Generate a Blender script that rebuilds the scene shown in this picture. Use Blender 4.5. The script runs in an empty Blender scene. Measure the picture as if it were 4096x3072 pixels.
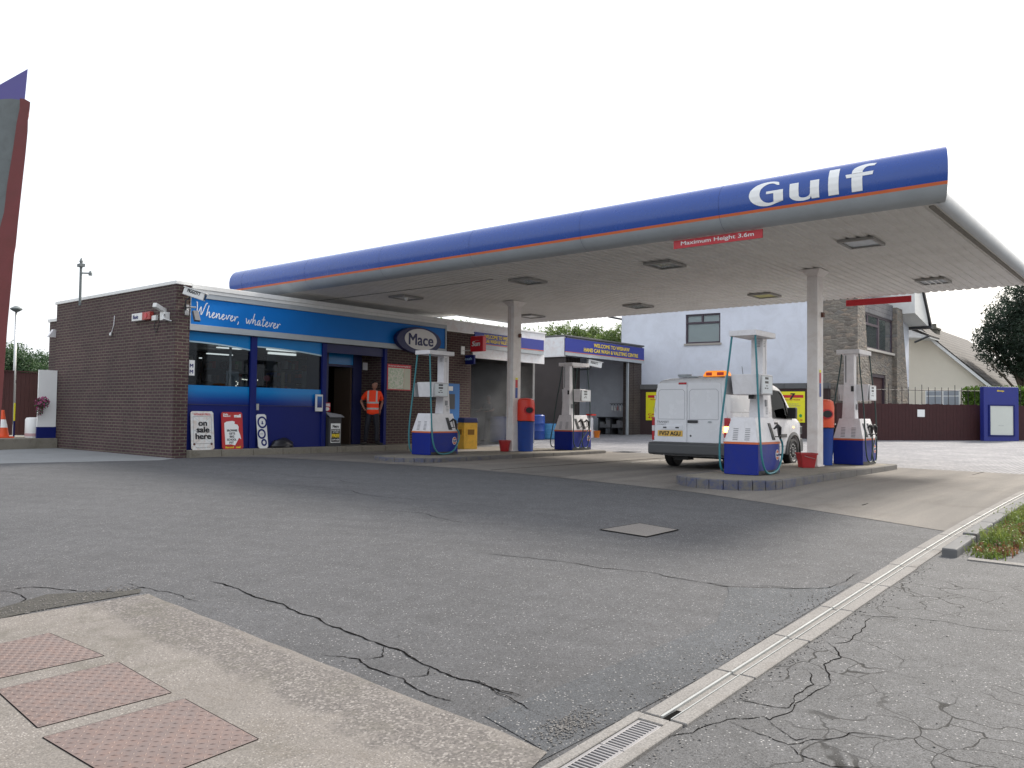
import bpy, bmesh, math, random
from mathutils import Vector, Matrix
from mathutils.geometry import tessellate_polygon
random.seed(7)
C = bpy.context.scene.collection
sc = bpy.context.scene
R = math.radians

# ---------------------------------------------------------------- camera, sky, sun, exposure
# world: x runs along the shop front away from the viewer, y (90 deg left of x) runs along the canopy, z = 0 at eye level
FOC, YAW, PIT, ROL = 3331.45, R(39.555), R(2.100), R(0.7216)
fw = Vector((math.cos(YAW)*math.cos(PIT), math.sin(YAW)*math.cos(PIT), math.sin(PIT)))
rt = fw.cross(Vector((0, 0, 1))).normalized()
up = rt.cross(fw)
rt, up = (math.cos(ROL)*rt+math.sin(ROL)*up), (-math.sin(ROL)*rt+math.cos(ROL)*up)
cam = bpy.data.cameras.new('camera'); camo = bpy.data.objects.new('camera', cam); C.objects.link(camo)
cam.sensor_width = 36; cam.lens = FOC/4096*36; cam.clip_start = .05; cam.clip_end = 2000
M = Matrix.Identity(4)
for i in range(3):
    M[i][0] = rt[i]; M[i][1] = up[i]; M[i][2] = -fw[i]
camo.matrix_world = M
sc.camera = camo

SUN_EL, SUN_AZ = 42, -9       # elevation, direction towards the sun measured from +x (degrees)
sd = Vector((math.cos(R(SUN_AZ))*math.cos(R(SUN_EL)), math.sin(R(SUN_AZ))*math.cos(R(SUN_EL)), math.sin(R(SUN_EL))))
w = bpy.data.worlds.new("World"); sc.world = w; w.use_nodes = True
wn = w.node_tree.nodes; wl = w.node_tree.links
sky = wn.new('ShaderNodeTexSky'); sky.sky_type = 'NISHITA'; sky.sun_disc = False
sky.sun_elevation = R(SUN_EL); sky.sun_rotation = math.pi/2-R(SUN_AZ)
sky.air_density = 1.6; sky.dust_density = 6; sky.ozone_density = 1
veil = wn.new('ShaderNodeMixRGB'); veil.blend_type = 'MIX'; veil.inputs['Fac'].default_value = .62
veil.inputs['Color2'].default_value = (8.9, 9.25, 9.9, 1)        # bright thin cloud that whitens the whole sky
wl.new(sky.outputs['Color'], veil.inputs['Color1'])
bg = wn['Background']; bg.inputs['Strength'].default_value = .085
wl.new(veil.outputs['Color'], bg.inputs['Color'])
sl = bpy.data.lights.new('sun', 'SUN'); sl.energy = 2.4; sl.angle = R(11); sl.color = (1, .95, .87)
slo = bpy.data.objects.new('sun', sl); C.objects.link(slo)
slo.rotation_euler = sd.to_track_quat('Z', 'Y').to_euler(); slo.location = sd*60
sc.view_settings.view_transform = 'Standard'; sc.view_settings.look = 'None'
sc.view_settings.gamma = 1; sc.view_settings.exposure = 1.15
sc.cycles.max_bounces = 8; sc.cycles.volume_bounces = 0; sc.cycles.transparent_max_bounces = 12

# ---------------------------------------------------------------- photograph pixel -> place
def ray(x, y): return fw+rt*((x-2048)/FOC)+up*((1536-y)/FOC)
def at(x, y, ax, val):
    d = ray(x, y); return d*(val/d[ax])
def sp(x, k): return k*math.log1p(math.exp(max(-40, min(40, x/k))))
def G(u, v):                                            # height of the ground
    q = max(-8, u+.3*(v-2.1))
    return -1.13+.05*min(1, max(0, (v-6)/12))-.025*sp(15-q, .6)-.020*sp(10-q, .8)+.02*sp(min(u, 48)-21, 1.5)
def atG(x, y, dz=0):
    d = ray(x, y); t = 1.0
    while t < 300 and (d*t).z > G((d*t).x, (d*t).y)+dz: t *= 1.01
    a, b = t/1.01, t
    for i in range(30):
        m = (a+b)/2; P = d*m
        if P.z < G(P.x, P.y)+dz: b = m
        else: a = m
    return d*b

# ---------------------------------------------------------------- object helpers
def inv(parent):
    m = Matrix.Identity(4)
    while parent is not None:
        m = parent.matrix_basis @ m; parent = parent.parent
    return m.inverted()
def tag(o, label=None, cat=None, group=None, kind=None):
    if label: o['label'] = label
    if cat: o['category'] = cat
    if group: o['group'] = group
    if kind: o['kind'] = kind
    return o
def thing(name, label, cat, loc=(0, 0, 0), rz=0, group=None):
    o = bpy.data.objects.new(name, None); C.objects.link(o); o.empty_display_size = .1
    o.location = loc; o.rotation_euler = (0, 0, rz)
    o.matrix_basis = Matrix.Translation(Vector(loc)) @ Matrix.Rotation(rz, 4, 'Z')
    return tag(o, label, cat, group)
def FR(o, xd, yd):                                       # frame from origin, x dir, y dir
    xd = Vector(xd).normalized(); yd = Vector(yd).normalized(); zd = xd.cross(yd)
    m = Matrix.Identity(4)
    for i in range(3): m[i][0] = xd[i]; m[i][1] = yd[i]; m[i][2] = zd[i]; m[i][3] = o[i]
    return m
def FV(o): return FR(o, (1, 0, 0), (0, 0, 1))            # on a wall seen from -y : x to the right, y up, z towards the viewer
def FU(o): return FR(o, (0, -1, 0), (0, 0, 1))           # on a wall seen from -x
class MB:
    def __init__(s): s.b = bmesh.new(); s.sm = False
    def poly(s, pts, M=None):
        vs = [s.b.verts.new((M @ Vector(p)) if M else Vector(p)) for p in pts]
        return s.b.faces.new(vs)
    def box(s, x0, x1, y0, y1, z0, z1, M=None, tx=0, ty=0):
        # tx,ty: inset of the top face (taper)
        P = [(x0, y0, z0), (x1, y0, z0), (x1, y1, z0), (x0, y1, z0), (x0+tx, y0+ty, z1), (x1-tx, y0+ty, z1), (x1-tx, y1-ty, z1), (x0+tx, y1-ty, z1)]
        vs = [s.b.verts.new((M @ Vector(p)) if M else Vector(p)) for p in P]
        for f in ((0, 3, 2, 1), (4, 5, 6, 7), (0, 1, 5, 4), (1, 2, 6, 5), (2, 3, 7, 6), (3, 0, 4, 7)): s.b.faces.new([vs[i] for i in f])
        return s
    def prism(s, pts, z0, z1, M=None, top=None):          # polygon in local xy extruded along z
        top = top or pts; n = len(pts)
        a = [s.b.verts.new((M @ Vector((p[0], p[1], z0))) if M else Vector((p[0], p[1], z0))) for p in pts]
        c = [s.b.verts.new((M @ Vector((p[0], p[1], z1))) if M else Vector((p[0], p[1], z1))) for p in top]
        s.b.faces.new(a[::-1]); s.b.faces.new(c)
        for i in range(n): s.b.faces.new((a[i], a[(i+1) % n], c[(i+1) % n], c[i]))
        return s
    def ell(s, cx, cy, rx, ry, z0, z1, M=None, n=40):
        return s.prism([(cx+rx*math.cos(2*math.pi*i/n), cy+ry*math.sin(2*math.pi*i/n)) for i in range(n)], z0, z1, M)
    def lathe(s, prof, n=20, M=None, c=(0, 0)):           # prof: (r,z)
        rows = []
        for r, z in prof:
            rows.append([s.b.verts.new((M @ Vector((c[0]+r*math.cos(2*math.pi*i/n), c[1]+r*math.sin(2*math.pi*i/n), z))) if M else Vector((c[0]+r*math.cos(2*math.pi*i/n), c[1]+r*math.sin(2*math.pi*i/n), z))) for i in range(n)])
        for a, b in zip(rows, rows[1:]):
            for i in range(n): s.b.faces.new((a[i], a[(i+1) % n], b[(i+1) % n], b[i]))
        s.b.faces.new(rows[0][::-1]); s.b.faces.new(rows[-1])
        return s
    def tube(s, pts, r, n=8, M=None, smooth=0):
        pts = [Vector(p) for p in pts]
        for k in range(smooth):
            q = [pts[0]]
            for a, b in zip(pts, pts[1:]): q += [a*.75+b*.25, a*.25+b*.75]
            q.append(pts[-1]); pts = q
        rr = r if isinstance(r, (list, tuple)) else [r]*len(pts)
        if len(rr) != len(pts): rr = [rr[0]+(rr[-1]-rr[0])*i/(len(pts)-1) for i in range(len(pts))]
        rows = []; last = None
        for i, p in enumerate(pts):
            t = (pts[min(i+1, len(pts)-1)]-pts[max(i-1, 0)]).normalized()
            a = last if last is not None else (Vector((0, 0, 1)) if abs(t.z) < .9 else Vector((1, 0, 0)))
            e1 = (a-t*a.dot(t)).normalized(); last = e1; e2 = t.cross(e1)
            rows.append([s.b.verts.new((M @ (p+(e1*math.cos(2*math.pi*k/n)+e2*math.sin(2*math.pi*k/n))*rr[i])) if M else (p+(e1*math.cos(2*math.pi*k/n)+e2*math.sin(2*math.pi*k/n))*rr[i])) for k in range(n)])
        for a, b in zip(rows, rows[1:]):
            for k in range(n): s.b.faces.new((a[k], a[(k+1) % n], b[(k+1) % n], b[k]))
        s.b.faces.new(rows[0][::-1]); s.b.faces.new(rows[-1])
        return s
    def strip(s, pts, w, z, M=None):                      # flat line drawn in local xy
        pts = [Vector((p[0], p[1], z+i_*2e-5)) for i_, p in enumerate(pts)]; L = []
        for i, p in enumerate(pts):
            t = (pts[min(i+1, len(pts)-1)]-pts[max(i-1, 0)]).normalized(); nn = Vector((-t.y, t.x, 0))
            ww = w if not isinstance(w, (list, tuple)) else w[i]
            a, b = p+nn*ww/2, p-nn*ww/2
            L.append((s.b.verts.new(M @ a if M else a), s.b.verts.new(M @ b if M else b)))
        for a, b in zip(L, L[1:]): s.b.faces.new((a[1], b[1], b[0], a[0]))
        return s
    def build(s, name, mat, parent=None, bev=0, smooth=False, seg=2, fixn=True, local=False, auto=None):
        if fixn: bmesh.ops.recalc_face_normals(s.b, faces=s.b.faces)
        if bev: bmesh.ops.bevel(s.b, geom=[e for e in s.b.edges if len(e.link_faces) == 2 and e.calc_face_angle(0) > .5], offset=bev, segments=seg, affect='EDGES', profile=.6)
        if parent is not None and not local: s.b.transform(inv(parent))
        me = bpy.data.meshes.new(name); s.b.to_mesh(me); s.b.free()
        if smooth: me.polygons.foreach_set('use_smooth', [True]*len(me.polygons))
        if auto: me.polygons.foreach_set('use_smooth', [True]*len(me.polygons)); me.set_sharp_from_angle(angle=R(auto))
        for m in (mat if isinstance(mat, (list, tuple)) else [mat]): me.materials.append(m)
        o = bpy.data.objects.new(name, me); C.objects.link(o)
        if parent is not None: o.parent = parent
        return o
def struct(o): o['kind'] = 'structure'; return o

# ---------------------------------------------------------------- materials
def nt(name):
    m = bpy.data.materials.new(name); m.use_nodes = True
    return m, m.node_tree.nodes, m.node_tree.links, m.node_tree.nodes['Principled BSDF']
def mixc(n, l, fac, a, b, mode='MIX'):
    x = n.new('ShaderNodeMixRGB'); x.blend_type = mode
    for s_, v in (('Fac', fac), ('Color1', a), ('Color2', b)):
        if hasattr(v, 'is_linked') or hasattr(v, 'links'): l.new(v, x.inputs[s_])
        else: x.inputs[s_].default_value = v if s_ == 'Fac' else (*v[:3], 1)
    return x.outputs[0]
def ramp(n, l, src, stops, interp='LINEAR'):
    r = n.new('ShaderNodeValToRGB'); r.color_ramp.interpolation = interp
    el = r.color_ramp.elements
    while len(el) < len(stops): el.new(.5)
    for e, (p, c) in zip(el, stops):
        e.position = p; e.color = (*c, 1) if len(c) == 3 else c
    l.new(src, r.inputs[0]); return r.outputs[0]
def noise(n, l, scale, det=4, rough=.6, vec=None, dist=0):
    x = n.new('ShaderNodeTexNoise'); x.inputs['Scale'].default_value = scale; x.inputs['Detail'].default_value = det
    x.inputs['Roughness'].default_value = rough; x.inputs['Distortion'].default_value = dist
    if vec is not None: l.new(vec, x.inputs['Vector'])
    return x.outputs['Fac']
def coord(n, l, world=False, sc_=None):
    if world: g = n.new('ShaderNodeNewGeometry'); v = g.outputs['Position']
    else: g = n.new('ShaderNodeTexCoord'); v = g.outputs['Object']
    if sc_:
        mp = n.new('ShaderNodeMapping'); mp.inputs['Scale'].default_value = sc_; l.new(v, mp.inputs['Vector']); v = mp.outputs[0]
    return v
def bump(n, l, b, h, strength=.3, dist=.01):
    x = n.new('ShaderNodeBump'); x.inputs['Strength'].default_value = strength; x.inputs['Distance'].default_value = dist
    l.new(h, x.inputs['Height']); l.new(x.outputs[0], b.inputs['Normal'])
BW = lambda a, b: [(a, (0, 0, 0)), (b, (1, 1, 1))]
def pm(name, col, rough=.5, metal=0, var=.12, vs=3, dirt=0, dirtc=(.05, .045, .035), bmp=0, bs=60, coat=0, emit=None, es=0, spec=.5):
    m, n, l, b = nt(name); v = coord(n, l)
    dark = tuple(c*(1-var) for c in col); lite = tuple(min(1, c*(1+var*.6)) for c in col)
    c = mixc(n, l, noise(n, l, vs, 5, .65, v), dark, lite)
    if dirt:
        f = ramp(n, l, noise(n, l, vs*2.3, 6, .7, v, .6), [(.5-.08, (0, 0, 0)), (.8, (dirt, dirt, dirt))])
        c = mixc(n, l, f, c, dirtc)
    l.new(c, b.inputs['Base Color']); b.inputs['Metallic'].default_value = metal
    rr = n.new('ShaderNodeMapRange'); rr.inputs['To Min'].default_value = max(.02, rough-.08); rr.inputs['To Max'].default_value = min(1, rough+.1)
    l.new(noise(n, l, vs*4, 3, .6, v), rr.inputs[0]); l.new(rr.outputs[0], b.inputs['Roughness'])
    b.inputs['Specular IOR Level'].default_value = spec
    if coat: b.inputs['Coat Weight'].default_value = coat; b.inputs['Coat Roughness'].default_value = .08
    if bmp: bump(n, l, b, noise(n, l, bs, 4, .6, v), bmp, .01)
    if emit: b.inputs['Emission Color'].default_value = (*emit, 1); b.inputs['Emission Strength'].default_value = es
    return m
def brickmat(name, c1, c2, mortar, bw=.225, bh=.075, rot=False, ms=.011):
    m, n, l, b = nt(name); g = n.new('ShaderNodeNewGeometry')
    s = n.new('ShaderNodeSeparateXYZ'); l.new(g.outputs['Position'], s.inputs[0])
    ad = n.new('ShaderNodeMath'); ad.operation = 'ADD'; l.new(s.outputs[0], ad.inputs[0]); l.new(s.outputs[1], ad.inputs[1])
    cb = n.new('ShaderNodeCombineXYZ'); l.new(ad.outputs[0], cb.inputs[0]); l.new(s.outputs[2], cb.inputs[1])
    t = n.new('ShaderNodeTexBrick'); t.inputs['Scale'].default_value = 1; t.inputs['Brick Width'].default_value = bw; t.inputs['Row Height'].default_value = bh
    t.inputs['Mortar Size'].default_value = ms; t.inputs['Mortar Smooth'].default_value = .2; t.inputs['Bias'].default_value = -.1
    t.inputs['Color1'].default_value = (*c1, 1); t.inputs['Color2'].default_value = (*c2, 1); t.inputs['Mortar'].default_value = (*mortar, 1)
    l.new(cb.outputs[0], t.inputs['Vector'])
    big = ramp(n, l, noise(n, l, .9, 5, .6, g.outputs['Position']), [(.3, (.72, .72, .74)), (.7, (1.15, 1.12, 1.1))])
    c = mixc(n, l, 1.0, t.outputs['Color'], big, 'MULTIPLY')
    fine = ramp(n, l, noise(n, l, 26, 3, .7, g.outputs['Position']), [(.3, (.8, .8, .8)), (.7, (1.15, 1.15, 1.15))])
    c = mixc(n, l, 1.0, c, fine, 'MULTIPLY')
    l.new(c, b.inputs['Base Color']); b.inputs['Roughness'].default_value = .85
    iv = n.new('ShaderNodeMath'); iv.operation = 'SUBTRACT'; iv.inputs[0].default_value = 1; l.new(t.outputs['Fac'], iv.inputs[1])
    bump(n, l, b, iv.outputs[0], .6, .008)
    return m
def asphalt(name, base, chips=.5, cs=55, chipc=(.26, .25, .24), alli=0, wear=.3, tint=(1, 1, 1)):
    m, n, l, b = nt(name); v = coord(n, l, True)
    c = mixc(n, l, noise(n, l, .35, 6, .6, v), tuple(x*(1-wear) for x in base), tuple(x*(1+wear) for x in base))
    c = mixc(n, l, 1.0, c, ramp(n, l, noise(n, l, 120, 2, .6, v), [(.28, (.5, .5, .5)), (.72, (1.6, 1.6, 1.6))]), 'MULTIPLY')
    c = mixc(n, l, 1.0, c, ramp(n, l, noise(n, l, 5, 6, .75, v, .3), [(.3, (.80, .80, .79)), (.7, (1.2, 1.2, 1.2))]), 'MULTIPLY')
    c = mixc(n, l, 1.0, c, ramp(n, l, noise(n, l, 42, 3, .7, v), [(.35, (.8, .8, .8)), (.7, (1.25, 1.25, 1.25))]), 'MULTIPLY')
    vo = n.new('ShaderNodeTexVoronoi'); vo.inputs['Scale'].default_value = cs; vo.inputs['Randomness'].default_value = 1; l.new(v, vo.inputs['Vector'])
    d = ramp(n, l, vo.outputs['Distance'], [(.16, (1, 1, 1)), (.30, (0, 0, 0))])
    se = n.new('ShaderNodeSeparateColor'); l.new(vo.outputs['Color'], se.inputs[0])
    pick = ramp(n, l, se.outputs[0], [(1-chips, (0, 0, 0)), (1-chips+.02, (1, 1, 1))])
    mm = n.new('ShaderNodeMath'); mm.operation = 'MULTIPLY'; l.new(d, mm.inputs[0]); l.new(pick, mm.inputs[1])
    cc = mixc(n, l, se.outputs[1], tuple(x*.55 for x in chipc), chipc)
    c = mixc(n, l, mm.outputs[0], c, cc)
    pk2 = ramp(n, l, se.outputs[2], [(.68, (0, 0, 0)), (.70, (1, 1, 1))])
    m2 = n.new('ShaderNodeMath'); m2.operation = 'MULTIPLY'; l.new(d, m2.inputs[0]); l.new(pk2, m2.inputs[1])
    c = mixc(n, l, m2.outputs[0], c, tuple(x*.35 for x in base))
    h = n.new('ShaderNodeMath'); h.operation = 'ADD'; l.new(mm.outputs[0], h.inputs[0]); l.new(noise(n, l, 160, 3, .7, v), h.inputs[1])
    hh = h.outputs[0]
    if alli:                                             # alligator cracking
        wv = n.new('ShaderNodeVectorMath'); wv.operation = 'ADD'
        nz = n.new('ShaderNodeTexNoise'); nz.inputs['Scale'].default_value = 2.2; nz.inputs['Detail'].default_value = 3; l.new(v, nz.inputs['Vector'])
        mp = n.new('ShaderNodeMapping'); mp.inputs['Scale'].default_value = (.5, .5, 0); l.new(nz.outputs['Color'], mp.inputs['Vector'])
        l.new(v, wv.inputs[0]); l.new(mp.outputs[0], wv.inputs[1])
        ed = n.new('ShaderNodeTexVoronoi'); ed.feature = 'DISTANCE_TO_EDGE'; ed.inputs['Scale'].default_value = 3.3; l.new(wv.outputs[0], ed.inputs['Vector'])
        k = ramp(n, l, ed.outputs['Distance'], [(.008, (1, 1, 1)), (.018, (0, 0, 0))])
        ms_ = ramp(n, l, noise(n, l, .75, 3, .5, v), [(.47, (0, 0, 0)), (.56, (1, 1, 1))])
        q = n.new('ShaderNodeMath'); q.operation = 'MULTIPLY'; l.new(k, q.inputs[0]); l.new(ms_, q.inputs[1])
        c = mixc(n, l, q.outputs[0], c, (.005, .0045, .004))
        s2 = n.new('ShaderNodeMath'); s2.operation = 'SUBTRACT'; l.new(hh, s2.inputs[0]); l.new(q.outputs[0], s2.inputs[1]); hh = s2.outputs[0]
    l.new(c, b.inputs['Base Color']); b.inputs['Roughness'].default_value = .82; b.inputs['Specular IOR Level'].default_value = .4
    bump(n, l, b, hh, .55, .006)
    return m
def concrete(name, base, stain=(.10, .085, .065), spec=0, ss=.6, joints=None):
    m, n, l, b = nt(name); v = coord(n, l, True)
    c = mixc(n, l, noise(n, l, ss, 6, .65, v), tuple(x*.75 for x in base), tuple(x*1.18 for x in base))
    c = mixc(n, l, ramp(n, l, noise(n, l, ss*2.6, 6, .7, v, .8), [(.52, (0, 0, 0)), (.78, (.75, .75, .75))]), c, stain)
    c = mixc(n, l, 1.0, c, ramp(n, l, noise(n, l, 90, 3, .75, v), [(.3, (.62, .62, .62)), (.7, (1.38, 1.38, 1.38))]), 'MULTIPLY')
    if spec:
        vo = n.new('ShaderNodeTexVoronoi'); vo.inputs['Scale'].default_value = 75; l.new(v, vo.inputs['Vector'])
        se = n.new('ShaderNodeSeparateColor'); l.new(vo.outputs['Color'], se.inputs[0])
        d = ramp(n, l, vo.outputs['Distance'], [(.24, (1, 1, 1)), (.42, (0, 0, 0))])
        pk = ramp(n, l, se.outputs[0], [(1-spec, (0, 0, 0)), (1-spec+.02, (1, 1, 1))])
        mm = n.new('ShaderNodeMath'); mm.operation = 'MULTIPLY'; l.new(d, mm.inputs[0]); l.new(pk, mm.inputs[1])
        m3 = n.new('ShaderNodeMath'); m3.operation = 'MULTIPLY'; l.new(mm.outputs[0], m3.inputs[0]); l.new(ramp(n, l, noise(n, l, 1.1, 4, .6, v), [(.40, (.25, .25, .25)), (.55, (1, 1, 1))]), m3.inputs[1])
        c = mixc(n, l, m3.outputs[0], c, mixc(n, l, se.outputs[1], (.055, .05, .05), (.36, .33, .30)))
    l.new(c, b.inputs['Base Color']); b.inputs['Roughness'].default_value = .9
    bump(n, l, b, noise(n, l, 110, 4, .7, v), .35, .004)
    return m

m_asph = asphalt('worn_asphalt', (.066, .0655, .068), .40, 48, (.34, .33, .325))
m_asph2 = asphalt('cracked_asphalt', (.078, .077, .078), .42, 48, (.36, .35, .34), alli=1)
m_patch = asphalt('asphalt_patch', (.058, .061, .066), .65, 45, (.30, .29, .28))
m_foot = concrete('footway_concrete', (.165, .148, .132), (.11, .092, .073), spec=.85, ss=1.1)
# worn aggregate band along the outer edge of the pavement slab
n_, l_ = m_foot.node_tree.nodes, m_foot.node_tree.links; b_ = n_['Principled BSDF']; old = b_.inputs['Base Color'].links[0].from_socket
g_ = n_.new('ShaderNodeNewGeometry'); s_ = n_.new('ShaderNodeSeparateXYZ'); l_.new(g_.outputs['Position'], s_.inputs[0])
def mth(op, a, b2):
    q = n_.new('ShaderNodeMath'); q.operation = op
    for i_, v_ in enumerate((a, b2)):
        if isinstance(v_, (int, float)): q.inputs[i_].default_value = v_
        else: l_.new(v_, q.inputs[i_])
    return q.outputs[0]
d_ = mth('SUBTRACT', mth('ADD', mth('MULTIPLY', s_.outputs[1], .055), 3.01), s_.outputs[0])
d_ = mth('ADD', d_, mth('MULTIPLY', mth('SUBTRACT', noise(n_, l_, 2.2, 5, .7, g_.outputs['Position']), .5), .55))
bandf = ramp(n_, l_, d_, [(.0, (.15, .15, .15)), (.06, (1, 1, 1)), (.42, (1, 1, 1)), (.52, (0, 0, 0))])
vo_ = n_.new('ShaderNodeTexVoronoi'); vo_.inputs['Scale'].default_value = 85; l_.new(g_.outputs['Position'], vo_.inputs['Vector']); se_ = n_.new('ShaderNodeSeparateColor'); l_.new(vo_.outputs['Color'], se_.inputs[0])
agg = ramp(n_, l_, se_.outputs[0], [(0, (.065, .058, .054)), (.45, (.105, .094, .087)), (.8, (.145, .13, .118)), (1, (.26, .24, .22))])
cc_ = mixc(n_, l_, mth('MULTIPLY', bandf, .85), old, agg)
grm = ramp(n_, l_, noise(n_, l_, 1.7, 6, .75, g_.outputs['Position'], .5), [(.50, (0, 0, 0)), (.68, (.7, .7, .7))])
cc_ = mixc(n_, l_, grm, cc_, (.085, .078, .060)); l_.new(cc_, b_.inputs['Base Color'])
m_fore = concrete('forecourt_concrete', (.165, .15, .132), (.095, .08, .062), ss=.35)
# tyre-darkened streaks along the driving direction of the forecourt
n_, l_ = m_fore.node_tree.nodes, m_fore.node_tree.links; b_ = n_['Principled BSDF']; old = b_.inputs['Base Color'].links[0].from_socket
v_ = coord(n_, l_, True, (.12, 1.5, 1)); l_.new(mixc(n_, l_, 1.0, old, ramp(n_, l_, noise(n_, l_, 1.0, 4, .6, v_), [(.35, (.72, .72, .73)), (.62, (1.12, 1.11, 1.10))]), 'MULTIPLY'), b_.inputs['Base Color'])
m_apron = concrete('apron_concrete', (.22, .225, .225), (.16, .155, .15), ss=.5)
m_edge = concrete('channel_concrete', (.20, .188, .175), (.13, .115, .10), ss=2)
m_step = concrete('step_concrete', (.21, .19, .155), (.09, .075, .05), ss=1.4)
m_crack = pm('crack_filling', (.005, .0045, .004), .95, var=.4, vs=9, spec=.05)
m_brick = brickmat('dark_brick', (.054, .025, .029), (.078, .039, .043), (.135, .12, .088))
m_blue = pm('canopy_blue', (.010, .060, .30), .25, var=.06, vs=1.2, coat=.25)
m_navy = pm('navy_paint', (.007, .014, .13), .45, var=.15, vs=2, spec=.25)
m_navyd = pm('dark_navy', (.012, .016, .085), .45)
m_pblue = pm('pump_blue', (.005, .019, .22), .42, var=.12, vs=2.5, dirt=.2, spec=.3)
m_orange = pm('orange_stripe', (.62, .14, .045), .4)
m_silver = pm('silver_panel', (.40, .43, .45), .38, var=.1, vs=1.5, dirt=.15)
m_soffit = pm('soffit_sheet', (.72, .70, .665), .55, var=.12, vs=.9, dirt=.3, dirtc=(.28, .25, .2))
m_white = pm('white_paint', (.74, .74, .72), .5, var=.08, dirt=.25, dirtc=(.4, .36, .3))
m_rustwhite = pm('flaking_white_paint', (.76, .77, .78), .6, var=.06, vs=2, dirt=.35, dirtc=(.42, .16, .08))
m_pillar = pm('pillar_paint', (.80, .76, .73), .5, var=.08, vs=1.5, dirt=.35, dirtc=(.35, .22, .14))
m_cream = pm('pump_enamel', (.74, .72, .73), .42, var=.08, vs=3, dirt=.3, dirtc=(.32, .29, .25))
m_grey = pm('grey_plastic', (.25, .25, .26), .5)
m_black = pm('black_rubber', (.016, .016, .018), .5, var=.3)
m_dark = pm('dark_plastic', (.035, .036, .04), .5)
m_teal = pm('teal_hose', (.035, .20, .23), .4)
m_dgreen = pm('dark_green_hose', (.010, .035, .030), .4)
m_red = pm('red_paint', (.55, .018, .03), .4, var=.1)
m_bucket = pm('red_bucket_plastic', (.42, .022, .025), .45, var=.2, dirt=.3)
m_redor = pm('orange_red_hood', (.72, .035, .015), .4)
m_ohood = pm('orange_hood', (.80, .09, .02), .4)
m_binblue = pm('bin_blue', (.016, .065, .32), .4, dirt=.3)
m_yellow = pm('yellow_plastic', (.88, .50, .06), .45, dirt=.3)
m_ylw = pm('yellow_print', (.85, .78, .02), .45)
m_yt = pm('yellow_lettering', (.85, .62, .02), .5)
m_metal = pm('galvanised_steel', (.55, .55, .54), .35, .8)
m_wmetal = pm('bright_steel_rail', (.40, .41, .40), .45, .5)
m_glass_dk = pm('dark_glass', (.02, .025, .03), .06, spec=.8)
m_paper = pm('white_print', (.84, .84, .82), .55, var=.05)
m_ink = pm('black_ink', (.018, .018, .02), .6)
m_vanw = pm('van_white_paint', (.80, .81, .84), .25, var=.04, vs=1, coat=.5, dirt=.12, dirtc=(.45, .43, .4))
m_vang = pm('van_grey_trim', (.075, .077, .08), .5)
m_render = pm('white_roughcast', (.68, .705, .77), .85, var=.10, vs=.6, dirt=.4, dirtc=(.42, .42, .44), bmp=.6, bs=45)
m_creamr = pm('cream_roughcast', (.78, .72, .60), .85, var=.05, bmp=.4, bs=40)
m_brownwood = pm('brown_stained_wood', (.050, .011, .011), .7, var=.4, vs=6)
m_darkwall = pm('dark_wall_render', (.05, .028, .028), .8, var=.4, vs=1.5, bmp=.4, bs=20)
m_coping = pm('grey_coping_stone', (.12, .12, .12), .8, var=.3, vs=4)
m_frame = pm('dark_window_frame', (.055, .035, .05), .45)
m_blind = pm('pale_blinds', (.62, .64, .58), .6, var=.08)
m_rtile = brickmat('brown_roof_tiles', (.075, .055, .052), (.11, .085, .08), (.02, .017, .017), .30, .16)
m_rail = pm('dark_railing', (.03, .02, .02), .6)
m_rusty = pm('rusted_red_flange', (.17, .034, .034), .6, var=.35, vs=3, dirt=.6, dirtc=(.12, .03, .02))
m_web = pm('weathered_grey_steel', (.15, .17, .17), .6, var=.35, vs=4, dirt=.4, dirtc=(.06, .06, .06))
m_violet = pm('faded_blue_panel', (.10, .085, .28), .5, var=.1)
m_skin = pm('skin', (.36, .17, .12), .55, var=.08)
m_hair = pm('dark_hair', (.02, .014, .012), .6, var=.3, vs=30)
m_trouser = pm('dark_trousers', (.014, .014, .022), .75, var=.25, vs=8)
m_shoe = pm('black_shoe', (.012, .012, .013), .4)
m_stonegate = pm('faded_brown', (.12, .045, .03), .7)

def glass(name, tint=(.8, .88, .9), fac=.25, rough=.02):
    m, n, l, b = nt(name); out = n['Material Output']
    tr = n.new('ShaderNodeBsdfTransparent'); tr.inputs[0].default_value = (*tint, 1)
    gl = n.new('ShaderNodeBsdfGlossy'); gl.inputs['Roughness'].default_value = rough; gl.inputs[0].default_value = (.3, .32, .35, 1)
    fr = n.new('ShaderNodeFresnel'); fr.inputs[0].default_value = 1.28
    ad = n.new('ShaderNodeMath'); ad.operation = 'ADD'; ad.inputs[1].default_value = fac*.1; l.new(fr.outputs[0], ad.inputs[0])
    mx = n.new('ShaderNodeMixShader'); l.new(ad.outputs[0], mx.inputs[0]); l.new(tr.outputs[0], mx.inputs[1]); l.new(gl.outputs[0], mx.inputs[2])
    l.new(mx.outputs[0], out.inputs[0]); return m
m_glass = glass('window_glass', (.62, .66, .68))
m_clear = glass('clear_glass', (.9, .93, .95))
m_cabglass = glass('van_glass', (.55, .68, .45))

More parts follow.
